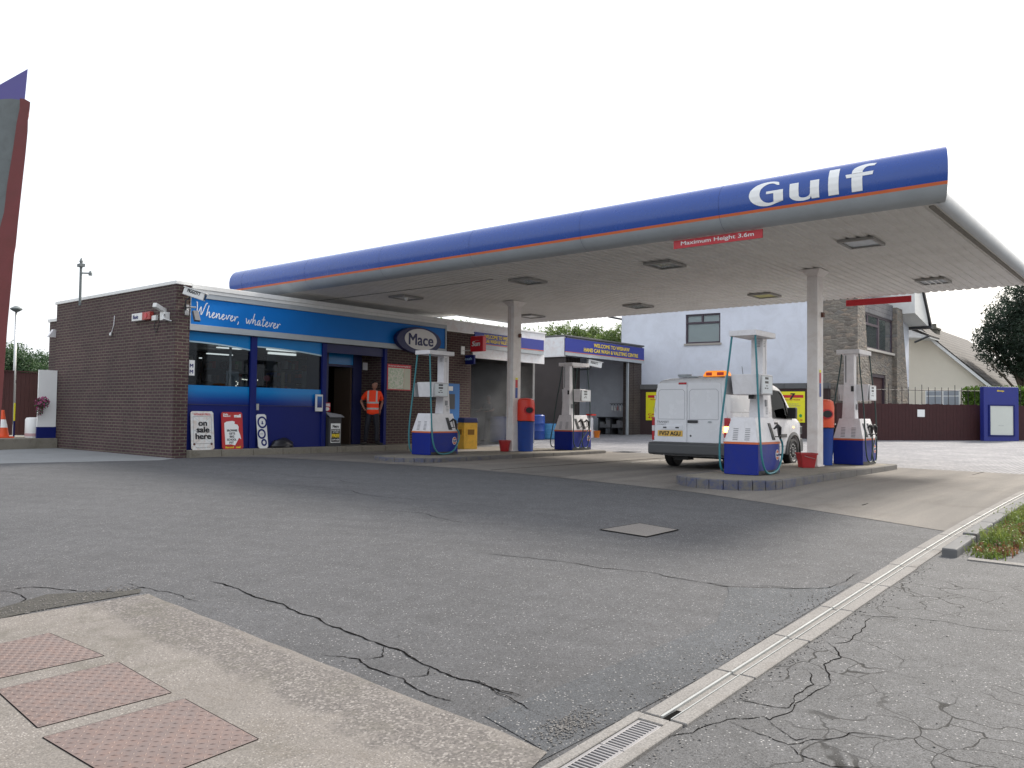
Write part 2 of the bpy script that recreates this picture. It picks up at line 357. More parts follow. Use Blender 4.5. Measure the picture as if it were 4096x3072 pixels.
def leaf(name, c1, c2, sc_=.9):
    m, n, l, b = nt(name); v = coord(n, l, True)
    c = mixc(n, l, ramp(n, l, noise(n, l, sc_, 3, .6, v), BW(.35, .65)), c1, c2)
    c = mixc(n, l, 1.0, c, ramp(n, l, noise(n, l, 9, 2, .5, v), [(.3, (.6, .6, .6)), (.7, (1.35, 1.35, 1.25))]), 'MULTIPLY')
    l.new(c, b.inputs['Base Color']); b.inputs['Roughness'].default_value = .55
    tl = n.new('ShaderNodeBsdfTranslucent'); l.new(c, tl.inputs[0]); mx = n.new('ShaderNodeMixShader'); mx.inputs[0].default_value = .35
    l.new(b.outputs[0], mx.inputs[1]); l.new(tl.outputs[0], mx.inputs[2]); l.new(mx.outputs[0], n['Material Output'].inputs[0])
    return m
m_leafb = leaf('bright_leaves', (.07, .12, .025), (.17, .24, .06))
m_leafd = leaf('dark_leaves', (.014, .030, .020), (.035, .060, .035))
m_leafh = leaf('hedge_leaves', (.06, .13, .015), (.14, .24, .03), 2)
m_leafm = leaf('mid_leaves', (.03, .07, .03), (.07, .12, .05))
m_weed = leaf('weed_leaves', (.085, .145, .03), (.20, .24, .055), 3)
m_weedr = leaf('red_weed_leaves', (.16, .05, .03), (.25, .12, .05), 3)
m_bark = pm('bark', (.09, .07, .05), .9, var=.4, vs=10)

# ---------------------------------------------------------------- lettering
_tc = {}
def text_mesh(s, bold=0, shear=0, space=1.0, ls=1.0, align='LEFT'):
    key = (s, bold, shear, space, ls, align)
    if key not in _tc:
        cu = bpy.data.curves.new('lettering', 'FONT'); cu.body = s; cu.offset = bold; cu.shear = shear; cu.resolution_u = 4
        cu.space_character = space; cu.space_line = ls; cu.align_x = align; cu.fill_mode = 'FRONT'
        o = bpy.data.objects.new('lettering', cu); C.objects.link(o)
        dg = bpy.context.evaluated_depsgraph_get(); me = bpy.data.meshes.new_from_object(o.evaluated_get(dg))
        vs = [tuple(v.co) for v in me.vertices]; fs = [tuple(p.vertices) for p in me.polygons]
        bpy.data.objects.remove(o); bpy.data.curves.remove(cu); bpy.data.meshes.remove(me)
        _tc[key] = (vs, fs)
    return _tc[key]
def add_text(mb, s, Mx, cx, cy, w=None, h=None, z=.004, bold=0, **k):      # centred on cx,cy in the frame Mx; bold = stroke thickening
    vs, fs = text_mesh(s, **k)
    x0 = min(v[0] for v in vs); x1 = max(v[0] for v in vs); y0 = min(v[1] for v in vs); y1 = max(v[1] for v in vs)
    sx = w/(x1-x0) if w else h/(y1-y0); sy = h/(y1-y0) if h else sx
    e = bold*1.3
    for i, (ox, oy) in enumerate(((0, 0), (e, 0), (-e, 0), (0, e*.6), (0, -e*.6), (e, e*.6), (-e, -e*.6), (e, -e*.6), (-e, e*.6)) if bold else ((0, 0),)):
        nv = [mb.b.verts.new(Mx @ Vector((cx+(v[0]+ox-(x0+x1)/2)*sx, cy+(v[1]+oy-(y0+y1)/2)*sy, z+i*.00012))) for v in vs]
        for f in fs:
            try: mb.b.faces.new([nv[q] for q in f])
            except ValueError: pass
def lettering(name, s, Mx, cx, cy, w, h, mat, parent, z=.004, **k):
    mb = MB(); add_text(mb, s, Mx, cx, cy, w, h, z, **k)
    return mb.build(name, mat, parent, fixn=False)
# handwriting strokes, unit = x-height
HW = {
 'W': (2.3, [[(0, 2.2), (.15, 2.3), (.35, 1.2), (.5, 0), (.9, 1.2), (1.1, 1.7), (1.15, 1.0), (1.3, 0), (1.7, 1.2), (2.0, 2.3), (2.3, 2.3)]]),
 'w': (1.5, [[(0, .95), (.15, .9), (.25, .3), (.4, 0), (.65, .5), (.75, .85), (.8, .3), (.95, 0), (1.2, .5), (1.3, 1.0), (1.5, .85)]]),
 'h': (1.15, [[(.35, 2.0), (.2, 1.2), (.1, 0), (.3, .7), (.6, 1.0), (.72, .7), (.7, .2), (.85, 0), (1.1, .25)]]),
 'e': (.95, [[(0, .35), (.35, .5), (.6, .8), (.45, 1.0), (.2, .8), (.1, .4), (.3, .02), (.6, .1), (.95, .45)]]),
 'n': (1.15, [[(.05, .95), (.1, .5), (.08, 0), (.3, .7), (.6, 1.0), (.72, .7), (.7, .2), (.85, 0), (1.15, .3)]]),
 'v': (.95, [[(.0, .9), (.15, .8), (.3, .05), (.55, .6), (.65, 1.0), (.95, .9)]]),
 'r': (.85, [[(.05, .95), (.15, .5), (.1, 0), (.25, .6), (.5, 1.0), (.8, .85)]]),
 ',': (1.2, [[(.15, .15), (.2, -.1), (.0, -.4)]]),
 'a': (1.05, [[(.7, .85), (.4, 1.0), (.1, .6), (.15, .1), (.4, .05), (.7, .9), (.65, .3), (.75, .02), (1.05, .3)]]),
 't': (.85, [[(.4, 1.8), (.3, .9), (.25, .2), (.45, .0), (.8, .35)], [(.0, 1.15), (.75, 1.25)]]),
}
def smooth2(p, k=2):
    for _ in range(k):
        q = [p[0]]
        for a, b in zip(p, p[1:]): q += [(a[0]*.75+b[0]*.25, a[1]*.75+b[1]*.25), (a[0]*.25+b[0]*.75, a[1]*.25+b[1]*.75)]
        q.append(p[-1]); p = q
    return p

# ---------------------------------------------------------------- ground
def sheet(name, poly, mat, dz, cell=.5, jit=0):
    b = bmesh.new(); vs = [b.verts.new((p[0], p[1], 0)) for p in poly]; b.faces.new(vs)
    xs = [p[0] for p in poly]; ys = [p[1] for p in poly]
    for ax, lo, hi in ((0, min(xs), max(xs)), (1, min(ys), max(ys))):
        k = math.ceil(lo/cell)
        while k*cell < hi:
            co = Vector((0, 0, 0)); co[ax] = k*cell; no = Vector((0, 0, 0)); no[ax] = 1
            bmesh.ops.bisect_plane(b, geom=b.verts[:]+b.edges[:]+b.faces[:], plane_co=co, plane_no=no); k += 1
    for v_ in b.verts: v_.co.z = G(v_.co.x, v_.co.y)+dz
    bmesh.ops.recalc_face_normals(b, faces=b.faces)
    if sum(f.normal.z for f in b.faces) < 0: bmesh.ops.reverse_faces(b, faces=b.faces)
    me = bpy.data.meshes.new(name); b.to_mesh(me); b.free(); me.materials.append(mat)
    me.polygons.foreach_set('use_smooth', [True]*len(me.polygons))
    o = bpy.data.objects.new(name, me); C.objects.link(o); return struct(o)
def grid_axis(lo, a, b, hi):
    L = []; x = lo
    while x < a-1e-6: L.append(x); x += max(2, (a-x)*.25) if a-x > 2.5 else a-x
    x = a
    while x < b+1e-6: L.append(round(x, 3)); x += .5
    x = b+2
    while x < hi: L.append(x); x += (x-b)*.3+2
    return L+[hi]
gx = grid_axis(-300, -6, 42, 700); gy = grid_axis(-300, -6, 38, 700)
b = bmesh.new(); rows = [[b.verts.new((x, y, G(x, y))) for y in gy] for x in gx]
for i in range(len(gx)-1):
    for j in range(len(gy)-1): b.faces.new((rows[i][j], rows[i+1][j], rows[i+1][j+1], rows[i][j+1]))
me = bpy.data.meshes.new('ground'); b.to_mesh(me); b.free(); me.materials.append(m_asph)
me.polygons.foreach_set('use_smooth', [True]*len(me.polygons))
struct(bpy.data.objects.new('ground', me)); C.objects.link(bpy.data.objects['ground'])
def jag(a, b, n, amp):
    out = []
    for i in range(n):
        t = i/n; dx, dy = b[0]-a[0], b[1]-a[1]; L = math.hypot(dx, dy); r_ = random.uniform(-amp, amp)*(0 if i == 0 else 1)
        out.append((a[0]+dx*t-dy/L*r_, a[1]+dy*t+dx/L*r_))
    return out
sheet('concrete_pavement', jag((3.37, 6.56), (3.14, 2.38), 14, .012)+[(3.12, 2.34), (2.96, 2.30), (-4, 2.30), (-4, 6.98)]+jag((-4, 6.98), (2.35, 6.72), 8, .02)+[(2.35, 6.72)], m_foot, .010)
sheet('forecourt_concrete', [(10.38, 2.23), (11.17, 4.17), (11.86, 6.01), (12.3, 9.0), (12.52, 11.61), (12.1, 14.8), (11.5, 17.2), (10.4, 17.96), (21.2, 17.96), (21.2, 11), (20.6, 6), (20.2, 2.23)], m_fore, .004)
sheet('concrete_apron', [(9.8, 18.0), (9.27, 17.69), (6.65, 19.33), (-2, 25), (-2, 37), (15, 37), (9.8, 36)], m_apron, .004)
m_paver = brickmat('block_paving', (.27, .27, .28), (.20, .20, .22), (.10, .10, .10), .2, .1, ms=.012)
pn, pl = m_paver.node_tree.nodes, m_paver.node_tree.links     # pavers lie flat: pattern in x,y
for nd in pn:
    if nd.type == 'COMBXYZ':
        for lk in list(pl):
            if lk.to_node == nd: pl.remove(lk)
        g_ = [q for q in pn if q.type == 'SEPXYZ'][0]; pl.new(g_.outputs[0], nd.inputs[0]); pl.new(g_.outputs[1], nd.inputs[1])
sheet('block_paving', [(21.2, 24), (21.2, 11), (20.6, 6), (20.2, 2.23), (20.2, -6), (52, -6), (52, 24)], m_paver, .004, 1.0)
sheet('asphalt_path', [(3.0, 1.98), (60, 1.98), (60, -8), (-4, -8), (-4, 1.98)], m_asph2, .004)
sheet('asphalt_patch', [(3.0, 2.32), (3.14, 2.38), (3.26, 2.85)]+jag((3.98, 2.78), (5.91, 2.63), 5, .02)+[(6.33, 2.94), (6.48, 3.02), (6.6, 2.8), (6.9, 2.44), (7.2, 2.25), (4.5, 2.23)], m_patch, .004)
# cracks
mb = MB()
CR = [[(3.92,6.58),(3.94,6.29),(3.87,5.82),(3.89,5.48),(3.82,4.94),(3.74,4.53),(3.70,4.11),(3.61,3.59),(3.57,3.34),(3.59,3.17),(3.57,3.01),(3.58,2.85)],
[(3.62,3.24),(3.58,3.09),(3.53,2.98),(3.50,2.82),(3.46,2.7)],[(3.33,4.28),(3.43,4.03),(3.37,3.81),(3.37,3.57),(3.30,3.38),(3.29,3.20),(3.30,3.11)],
[(6.2,5.6),(6.4,4.8),(6.42,4.2),(6.55,3.74),(6.50,3.35),(6.49,3.04),(6.64,2.78),(6.88,2.45)],[(6.51,3.28),(6.50,3.02),(6.80,2.52),(7.00,2.35),(7.39,2.33),(7.68,2.32)],
[(3.44,7.09),(3.46,6.79),(3.52,6.48),(3.50,6.24),(3.53,6.04)],[(2.66,7.62),(2.87,7.57),(3.01,7.25),(3.15,7.01),(3.25,6.82),(3.46,6.84),(3.47,6.76)],
[(6.33,1.95),(6.33,1.83),(6.46,1.65),(6.51,1.38),(6.48,1.22),(6.6,.9)],[(6.33,1.83),(6.08,1.81),(5.79,1.80),(5.60,1.80),(5.51,1.86)],[(3.97,1.84),(3.93,1.62),(3.90,1.51),(4.03,1.44),(4.21,1.33),(4.3,1.1)],
[(4.12,1.70),(3.97,1.50),(4.04,1.47)],[(3.90,1.51),(3.83,1.44),(3.82,1.36),(3.80,1.28),(3.9,1.1)],[(3.59,2.01),(3.74,1.92),(3.99,1.86),(4.14,1.73),(4.12,1.69),(4.42,1.67),(4.62,1.65),(4.83,1.63)],
[(4.26,1.98),(4.28,1.81),(4.32,1.68),(4.50,1.71),(4.74,1.69),(4.96,1.81)],[(11.46,6.31),(12.90,6.29)],[(9.5,15.2),(9.2,13.6),(9.4,12),(9.1,10.6)],[(8.0,12.5),(8.4,11),(8.3,9.6),(8.6,8.2),(8.5,7.1)],[(7.3,8.8),(7.6,7.7),(7.4,6.9),(7.8,6.1)],
[(3.7,4.11),(3.55,3.95),(3.45,3.99)],[(3.61,3.6),(3.5,3.5),(3.38,3.57)],[(5.55,1.9),(5.3,1.72),(5.1,1.76),(4.9,1.66),(4.83,1.63)],[(2.2,7.9),(2.66,7.62),(2.7,7.2),(2.5,6.9)]]
def dress(p, amp=.012, k=2):
    for _ in range(k):
        q = [p[0]]
        for a, c_ in zip(p, p[1:]):
            L = math.hypot(c_[0]-a[0], c_[1]-a[1]); q += [((a[0]+c_[0])/2+random.uniform(-.09, .09)*L, (a[1]+c_[1])/2+random.uniform(-.09, .09)*L), c_]
        p = q
    return p
for i, c_ in enumerate(CR):
    p = dress(c_, k=3); wd = [.021, .012, .014, .014, .010, .010, .016][i] if i < 7 else (.009 if i < 14 else .012)
    L = []
    for j, q in enumerate(p):
        t = Vector((p[min(j+1, len(p)-1)][0]-p[max(j-1, 0)][0], p[min(j+1, len(p)-1)][1]-p[max(j-1, 0)][1], 0)).normalized(); n_ = Vector((-t.y, t.x, 0))
        ww = wd*random.uniform(.25, 1.0)*(min(1, j/6+.15))*(min(1, (len(p)-1-j)/6+.15))
        z = G(*q)+(.0065 if q[1] < 3 else .0032); a = Vector((q[0], q[1], z))
        L.append((mb.b.verts.new(a+n_*ww/2), mb.b.verts.new(a-n_*ww/2)))
    for a, c2 in zip(L, L[1:]): mb.b.faces.new((a[1], c2[1], c2[0], a[0]))
struct(mb.build('asphalt_cracks', m_crack, fixn=False))
# loose grit heap and broken hollow beside the pavement slab
m_hollow = asphalt('broken_asphalt', (.045, .042, .036), .7, 80, (.16, .15, .12))
sheet('broken_asphalt', [(2.35, 6.74), (2.6, 6.76), (3.0, 6.70), (3.35, 6.66), (3.42, 6.78), (3.2, 6.86), (3.05, 7.05), (2.85, 7.2), (2.6, 7.1), (2.3, 7.0), (2.0, 7.1), (1.9, 6.84)], m_hollow, .006, .25)
def rock(mb, c, r):
    n0 = len(mb.b.verts); res = bmesh.ops.create_icosphere(mb.b, subdivisions=1, radius=r)
    s_ = [random.uniform(.6, 1.2) for _ in range(3)]
    for v_ in res['verts']: v_.co = Vector((v_.co.x*s_[0], v_.co.y*s_[1], v_.co.z*s_[2]*.6))*random.uniform(.85, 1.1)+Vector(c)
mb = MB()
def scatter(n, f, r0, r1):
    for _ in range(n):
        x, y = f(); r_ = random.uniform(r0, r1); rock(mb, (x, y, G(x, y)+.006+r_*.2), r_)
scatter(420, lambda: (random.gauss(3.42, .12), random.gauss(2.42, .06)+.02), .003, .008)
scatter(300, lambda: (random.uniform(3.3, 7), 2.24+abs(random.gauss(0, .1))), .003, .008)
scatter(420, lambda: (random.uniform(2.0, 3.4), random.gauss(6.9, .08)), .003, .010)
scatter(260, lambda: (random.uniform(3.2, 8.5), 1.97-abs(random.gauss(0, .05))), .003, .008)
scatter(160, lambda: (random.uniform(3.0, 3.9), random.uniform(2.6, 6.4)), .003, .007)
scatter(90, lambda: (random.uniform(4, 9.5), random.uniform(-.5, 1.9)), .003, .008)
mb.build('loose_grit', pm('grit_stone', (.16, .15, .14), .9, var=.5, vs=40))
bpy.data.objects['loose_grit']['kind'] = 'stuff'; tag(bpy.data.objects['loose_grit'], 'loose grit and stone chips scattered on the asphalt', 'grit')

# ---------------------------------------------------------------- slot drain in the ground
dr = thing('drainage_channel', 'pale concrete slot drain with steel rails running across the foreground asphalt', 'drain', (3, 2.1, G(3, 2.1)))
cuts = [3.78, 4.6, 5.45, 6.33, 7.25, 8.13, 9.08, 10.03, 10.92]+[10.92+.92*i for i in range(1, 26)]
def gbox(mb, u0, u1, v0, v1, dz0, dz1, off=0):            # a bar lying on the sloping ground
    P = [(u0, v0), (u1, v0), (u1, v1), (u0, v1)]
    lo = [mb.b.verts.new((x, y, G(x, y)+dz0)) for x, y in P]; hi = [mb.b.verts.new((x, y, G(x, y)+dz1)) for x, y in P]
    mb.b.faces.new(lo[::-1]); mb.b.faces.new(hi)
    for i in range(4): mb.b.faces.new((lo[i], lo[(i+1) % 4], hi[(i+1) % 4], hi[i]))
for i, (a, c_) in enumerate(zip(cuts, cuts[1:])):
    mb = MB(); o_ = random.uniform(-.006, .006)
    gbox(mb, a+.006, c_-.006, 2.133+o_*.3, 2.215+o_, -.05, .018); gbox(mb, a+.006, c_-.006, 1.975+o_, 2.062+o_*.3, -.05, .018)
    gbox(mb, a+.006, c_-.006, 2.062+o_*.3, 2.133+o_*.3, -.05, .007)
    mb.build('concrete_section', m_edge, dr, bev=.004, seg=1)
    mb = MB(); gbox(mb, a+.01, c_-.01, 2.113, 2.127, .0, .020); gbox(mb, a+.01, c_-.01, 2.064, 2.070, .0, .0185)
    mb.build('steel_rail', m_wmetal, dr)
mb = MB(); gbox(mb, cuts[0], cuts[-1], 2.071, 2.112, .001, .0105); mb.build('slot', m_crack, dr)
mb = MB()
gbox(mb, 2.93, 3.77, 2.205, 2.262, -.05, .018); gbox(mb, 2.93, 3.77, 1.99, 2.062, -.05, .018); gbox(mb, 3.70, 3.77, 2.062, 2.205, -.05, .018); gbox(mb, 2.93, 2.99, 2.062, 2.205, -.05, .018)
mb.build('concrete_surround', m_edge, dr, bev=.004, seg=1)
mb = MB(); gbox(mb, 2.99, 3.70, 2.062, 2.205, -.04, -.02); mb.build('sump', m_crack, dr)
mb = MB()
for k in range(2):
    a = 2.995+k*.352; e = a+.346
    gbox(mb, a, e, 2.067, 2.085, -.02, .012); gbox(mb, a, e, 2.183, 2.200, -.02, .012)
    nb = 13
    for i in range(nb+1):
        x = a+(e-a-.012)*i/nb; gbox(mb, x, x+.0115 if i not in (0, nb) else x+.014, 2.085, 2.183, -.02, .012)
mb.build('iron_grating', pm('cast_iron', (.26, .25, .25), .5, .3, var=.3), dr, bev=.0015, seg=1)

# kerb, weeds, edging strip
kb = thing('kerb_stone', 'rough grey kerb stone end beside the slot drain, weeds growing behind it', 'kerb', (8.95, 1.88, G(8.95, 1.88)))
for i in range(14):
    mb = MB(); a = 8.86+i*.92; gbox(mb, a, a+.905, 1.80-.0*i, 1.935, -.05, .105 if i else .085); mb.build('kerb_length', m_coping, kb, bev=.018)
mb = MB()
e0, e1 = (8.81, 1.70), (8.86, .2)
for a, c_ in ((0, .5), (.5, 1)):
    pass
P = [(8.79, 1.70), (8.86, -1.5), (8.98, -1.5), (8.90, 1.70)]
lo = [mb.b.verts.new((x, y, G(x, y)-.02)) for x, y in P]; hi = [mb.b.verts.new((x, y, G(x, y)+.016)) for x, y in P]
mb.b.faces.new(lo[::-1]); mb.b.faces.new(hi)
for i in range(4): mb.b.faces.new((lo[i], lo[(i+1) % 4], hi[(i+1) % 4], hi[i]))
struct(mb.build('concrete_edging', m_edge))
def blades(mb, n, posf, hf, wd=.006):
    for _ in range(n):
        x, y = posf(); h = hf(x, y); a = random.uniform(0, 6.28); bx, by = math.cos(a)*h*.5, math.sin(a)*h*.5; z = G(x, y)
        p = Vector((x, y, z)); q = p+Vector((bx*.4, by*.4, h*.6)); r_ = p+Vector((bx, by, h)); s_ = Vector((-math.sin(a), math.cos(a), 0))*wd
        v1 = [mb.b.verts.new(k) for k in (p-s_, p+s_, q+s_*.8, q-s_*.8)]; mb.b.faces.new(v1)
        v2 = [v1[3], v1[2], mb.b.verts.new(r_)]; mb.b.faces.new(v2)
        for __ in range(3):
            t = random.uniform(.2, 1); c_ = p.lerp(r_, t); d1 = Vector((random.uniform(-1, 1), random.uniform(-1, 1), random.uniform(-.4, .8))).normalized()*random.uniform(.01, .025); d2 = Vector((random.uniform(-1, 1), random.uniform(-1, 1), random.uniform(-.5, .5))).normalized()*.010
            mb.b.faces.new([mb.b.verts.new(k) for k in (c_, c_+d1*.5+d2, c_+d1, c_+d1*.5-d2)])
wz = lambda x: 1.60 if x < 11.5 else 1.66
mb = MB(); blades(mb, 9000, lambda: (lambda x: (x, random.gauss(wz(x), .085)))(8.95+abs(random.random())**.8*9), lambda x, y: random.uniform(.05, .17)*(.45+.55*abs(math.sin(x*2.1)+.5*math.sin(x*5.3))))
o = mb.build('weeds', m_weed, fixn=False); tag(o, 'green weeds and grass growing along the kerb', 'weeds', kind='stuff')
mb = MB(); blades(mb, 2600, lambda: (lambda x: (x, random.gauss(wz(x)-.05, .08)))(9.1+random.random()*8), lambda x, y: random.uniform(.03, .11))
o = mb.build('red_weeds', m_weedr, fixn=False); tag(o, 'reddish weeds mixed in along the kerb', 'weeds', kind='stuff')

# access plates
def treadplate(q, label, rot):
    c_ = [sum(p[0] for p in q)/4, sum(p[1] for p in q)/4]
    t = thing('access_cover', label, 'cover', (c_[0], c_[1], G(*c_)), 0, 'steel access covers in the pavement')
    zf = lambda x, y: G(x, y)+.013
    mb = MB(); vs = [mb.b.verts.new((p[0], p[1], zf(*p))) for p in q]; lo = [mb.b.verts.new((p[0], p[1], zf(*p)-.03)) for p in q]
    mb.b.faces.new(vs); mb.b.faces.new(lo[::-1])
    for i in range(4): mb.b.faces.new((lo[i], lo[(i+1) % 4], vs[(i+1) % 4], vs[i]))
    A, B, Cc, D = [Vector((p[0], p[1], 0)) for p in q]        # A-B along x edge ; D-C opposite
    nx, ny = 17, 20
    for i in range(nx):
        for j in range(ny):
            s_, t_ = (i+.5)/nx, (j+.5)/ny
            p = A.lerp(B, s_).lerp(D.lerp(Cc, s_), t_); ang = R(45) if (i+j) % 2 else R(-45)
            dx, dy = math.cos(ang+rot)*.0165, math.sin(ang+rot)*.0165; nx_, ny_ = -dy*.20, dx*.20; z = zf(p.x, p.y)
            v4 = [mb.b.verts.new((p.x+a*dx+b_*nx_, p.y+a*dy+b_*ny_, z+.0002)) for a, b_ in ((-1, 0), (0, -1), (1, 0), (0, 1))]
            tp = mb.b.verts.new((p.x, p.y, z+.0035))
            for k in range(4): mb.b.faces.new((v4[k], v4[(k+1) % 4], tp))
    mb.build('tread_plate', m_tread, t)
    mb = MB()
    for a, c2 in zip(q, q[1:]+q[:1]):
        d = Vector((c2[0]-a[0], c2[1]-a[1], 0)).normalized(); n_ = Vector((d.y, -d.x, 0))
        P = [Vector((*a, 0)), Vector((*c2, 0)), Vector((*c2, 0))+n_*.006, Vector((*a, 0))+n_*.006]
        mb.b.faces.new([mb.b.verts.new((p.x, p.y, G(p.x, p.y)+.0118)) for p in P])
    mb.build('frame_gap', m_crack, t, fixn=True)
m_tread = pm('rusty_tread_plate', (.165, .125, .112), .55, .15, var=.3, vs=5, dirt=.6, dirtc=(.20, .115, .085))
treadplate([(1.72, 4.33), (1.74, 3.50), (2.36, 3.50), (2.40, 4.25)], 'rusty square tread plate nearest the drain grating', 0)
treadplate([(1.81, 5.19), (1.75, 4.47), (2.40, 4.39), (2.45, 5.12)], 'rusty tread plate between two others in the pavement', 0)
treadplate([(1.86, 6.08), (1.86, 5.39), (2.45, 5.31), (2.43, 6.08)], 'greyish tread plate farthest from the drain grating', 0)
t = thing('manhole_cover', 'dusty rectangular concrete-filled cover set in the middle asphalt', 'manhole cover', (8.3, 4.9, G(8.3, 4.9)))
q = [(8.03, 5.28), (7.97, 4.66), (8.55, 4.60), (8.66, 5.16)]
mb = MB(); mb.b.faces.new([mb.b.verts.new((x, y, G(x, y)+.010)) for x, y in q]); mb.build('infill', concrete('cover_concrete', (.17, .155, .14)), t)
mb = MB(); c_ = (8.3, 4.92)
for a, d in zip(q, q[1:]+q[:1]):
    o1 = [(p[0]+(p[0]-c_[0])*.07, p[1]+(p[1]-c_[1])*.07) for p in (a, d)]
    mb.b.faces.new([mb.b.verts.new((x, y, G(x, y)+.008)) for x, y in (a, d, o1[1], o1[0])])
mb.build('frame', m_crack, t)
t = thing('gully_grate', 'small dark iron gully grate in the concrete beyond the left island', 'grate', (21.3, 13.15, G(21.3, 13.15)))
mb = MB()
for i in range(9): gbox(mb, 21.0+i*.075, 21.04+i*.075, 12.9, 13.4, -.01, .012)
gbox(mb, 20.98, 21.66, 12.87, 12.9, -.01, .014); gbox(mb, 20.98, 21.66, 13.4, 13.43, -.01, .014)
mb.build('bars', m_dark, t)
# white wheel-worn line on the forecourt
mb = MB(); P = [(17.2, 10.45), (18.5, 10.40), (19.8, 10.3)]
for a, c_ in zip(P, P[1:]): gbox(mb, a[0], c_[0], a[1], a[1]+.05, .0045, .009)
struct(mb.build('painted_line', pm('worn_white_line', (.6, .58, .54), .8, dirt=.5, dirtc=(.3, .28, .25))))
mb = MB(); gbox(mb, 12.6, 20.4, 10.90, 10.93, .0045, .008); gbox(mb, 12.0, 20.4, 3.60, 3.62, .0045, .008); struct(mb.build('expansion_joints', m_crack))


# ================================================================ CANOPY
GZ = -1.0                                                # top of the pump islands
SOF = 3.11
cn = thing('canopy', 'long blue and silver filling station canopy carried on two cream pillars', 'canopy', (17.5, 10, -1.1))
prof = [(13.03, 3.11), (12.93, 3.13), (12.84, 3.18), (12.77, 3.255), (12.74, 3.30), (12.725, 3.345), (12.70, 3.45), (12.695, 3.55), (12.71, 3.65), (12.75, 3.74), (12.81, 3.82), (12.90, 3.88), (13.02, 3.915)]
def fascia_strip(name, pts, v0, v1, mat, thick=.02, cuts=6):
    mb = MB(); N = cuts
    rows = []
    for k in range(N+1):
        v = v0+(v1-v0)*k/N
        rows.append([mb.b.verts.new((u, v-((13.06-u)*.34 if k == 0 else 0), z)) for u, z in pts])
    for a, c_ in zip(rows, rows[1:]):
        for i in range(len(pts)-1): mb.b.faces.new((a[i], a[i+1], c_[i+1], c_[i]))
    return mb.build(name, mat, cn, smooth=True)
VR, VL = 2.78, 20.7
fascia_strip('silver_underlip', prof[:5], VR, VL, m_silver)
fascia_strip('orange_stripe', prof[4:6], VR, VL, m_orange)
fascia_strip('blue_fascia', prof[5:], VR, VL, m_blue)
# end caps (closed discs with thickness)
for v0, v1 in ((VR-.03, VR+.004), (VL-.004, VL+.03)):
    mb = MB(); pp = prof+[(13.06, 3.915)]; sk = .34 if v0 < 5 else 0; vv_ = v1-.004 if v0 < 5 else v0+.004
    A_ = [mb.b.verts.new((p[0], vv_-(13.06-p[0])*sk, p[1])) for p in pp]; mb.b.faces.new(A_)
    mb.build('fascia_end_cap', m_navyd, cn)
mb = MB()                                                # panel joints in the fascia
for v in (6.1, 8.9, 11.7, 14.5, 17.3, 20.1):
    for a, c_ in zip(prof, prof[1:]):
        mb.poly([(a[0]-.002, v, a[1]), (c_[0]-.002, v, c_[1]), (c_[0]-.002, v+.005, c_[1]), (a[0]-.002, v+.005, a[1])])
mb.build('panel_joint', pm('joint_line', (.015, .03, .14), .5), cn)
# soffit: corrugated sheet, ridges along x
mb = MB(); per = .18
def soff(u0, u1, v0, v1):
    v = v0; row = []
    while v < v1-1e-6:
        for dv, dz in ((0, 0), (.10, 0), (.115, .022), (.165, .022)):
            if v+dv < v1: row.append((v+dv, SOF+dz))
        v += per
    row.append((v1, SOF))
    segs = 10
    V = [[mb.b.verts.new((u0+(u1-u0)*k/segs, y, z)) for y, z in row] for k in range(segs+1)]
    for a, c_ in zip(V, V[1:]):
        for i in range(len(row)-1): mb.b.faces.new((a[i], a[i+1], c_[i+1], c_[i]))
soff(13.03, 22.12, 2.9, 17.98); soff(13.03, 19.05, 17.98, 20.65)
mb.build('corrugated_soffit', m_soffit, cn, fixn=False)
mb = MB(); mb.box(13.03, 22.10, 2.86, 17.97, SOF+.03, SOF+.26); mb.box(13.03, 19.04, 17.97, 20.66, SOF+.03, SOF+.26)
mb.build('deck', m_silver, cn)
# right hand curved edge trim along x
pr = [(2.90, 3.108), (2.84, 3.105), (2.80, 3.14), (2.775, 3.20), (2.77, 3.26), (2.79, 3.32), (2.84, 3.37), (2.90, 3.38)]
mb = MB(); V = [[mb.b.verts.new((u, y, z)) for y, z in pr] for u in (13.0, 15.3, 17.6, 19.9, 22.2)]
for a, c_ in zip(V, V[1:]):
    for i in range(len(pr)-1): mb.b.faces.new((a[i], a[i+1], c_[i+1], c_[i]))
mb.build('side_trim', m_silver, cn, smooth=True)
mb = MB(); mb.box(13.1, 22.0, 2.93, 3.0, 3.085, 3.108); mb.build('dirty_joint_strip', pm('grimy_edge', (.22, .2, .17), .8, var=.5, vs=8), cn)
mb = MB(); mb.box(19.052, 19.09, 18.0, 20.66, 3.10, 3.36); mb.box(22.105, 22.13, 2.9, 17.98, 3.135, 3.36); mb.box(19.05, 22.1, 17.985, 18.01, 3.09, 3.36); mb.build('rear_trim', m_silver, cn)
mb = MB(); mb.box(14.4, 14.42, 12.5, 20.4, 3.104, 3.1085)
mb.build('soffit_joint', m_crack, cn)
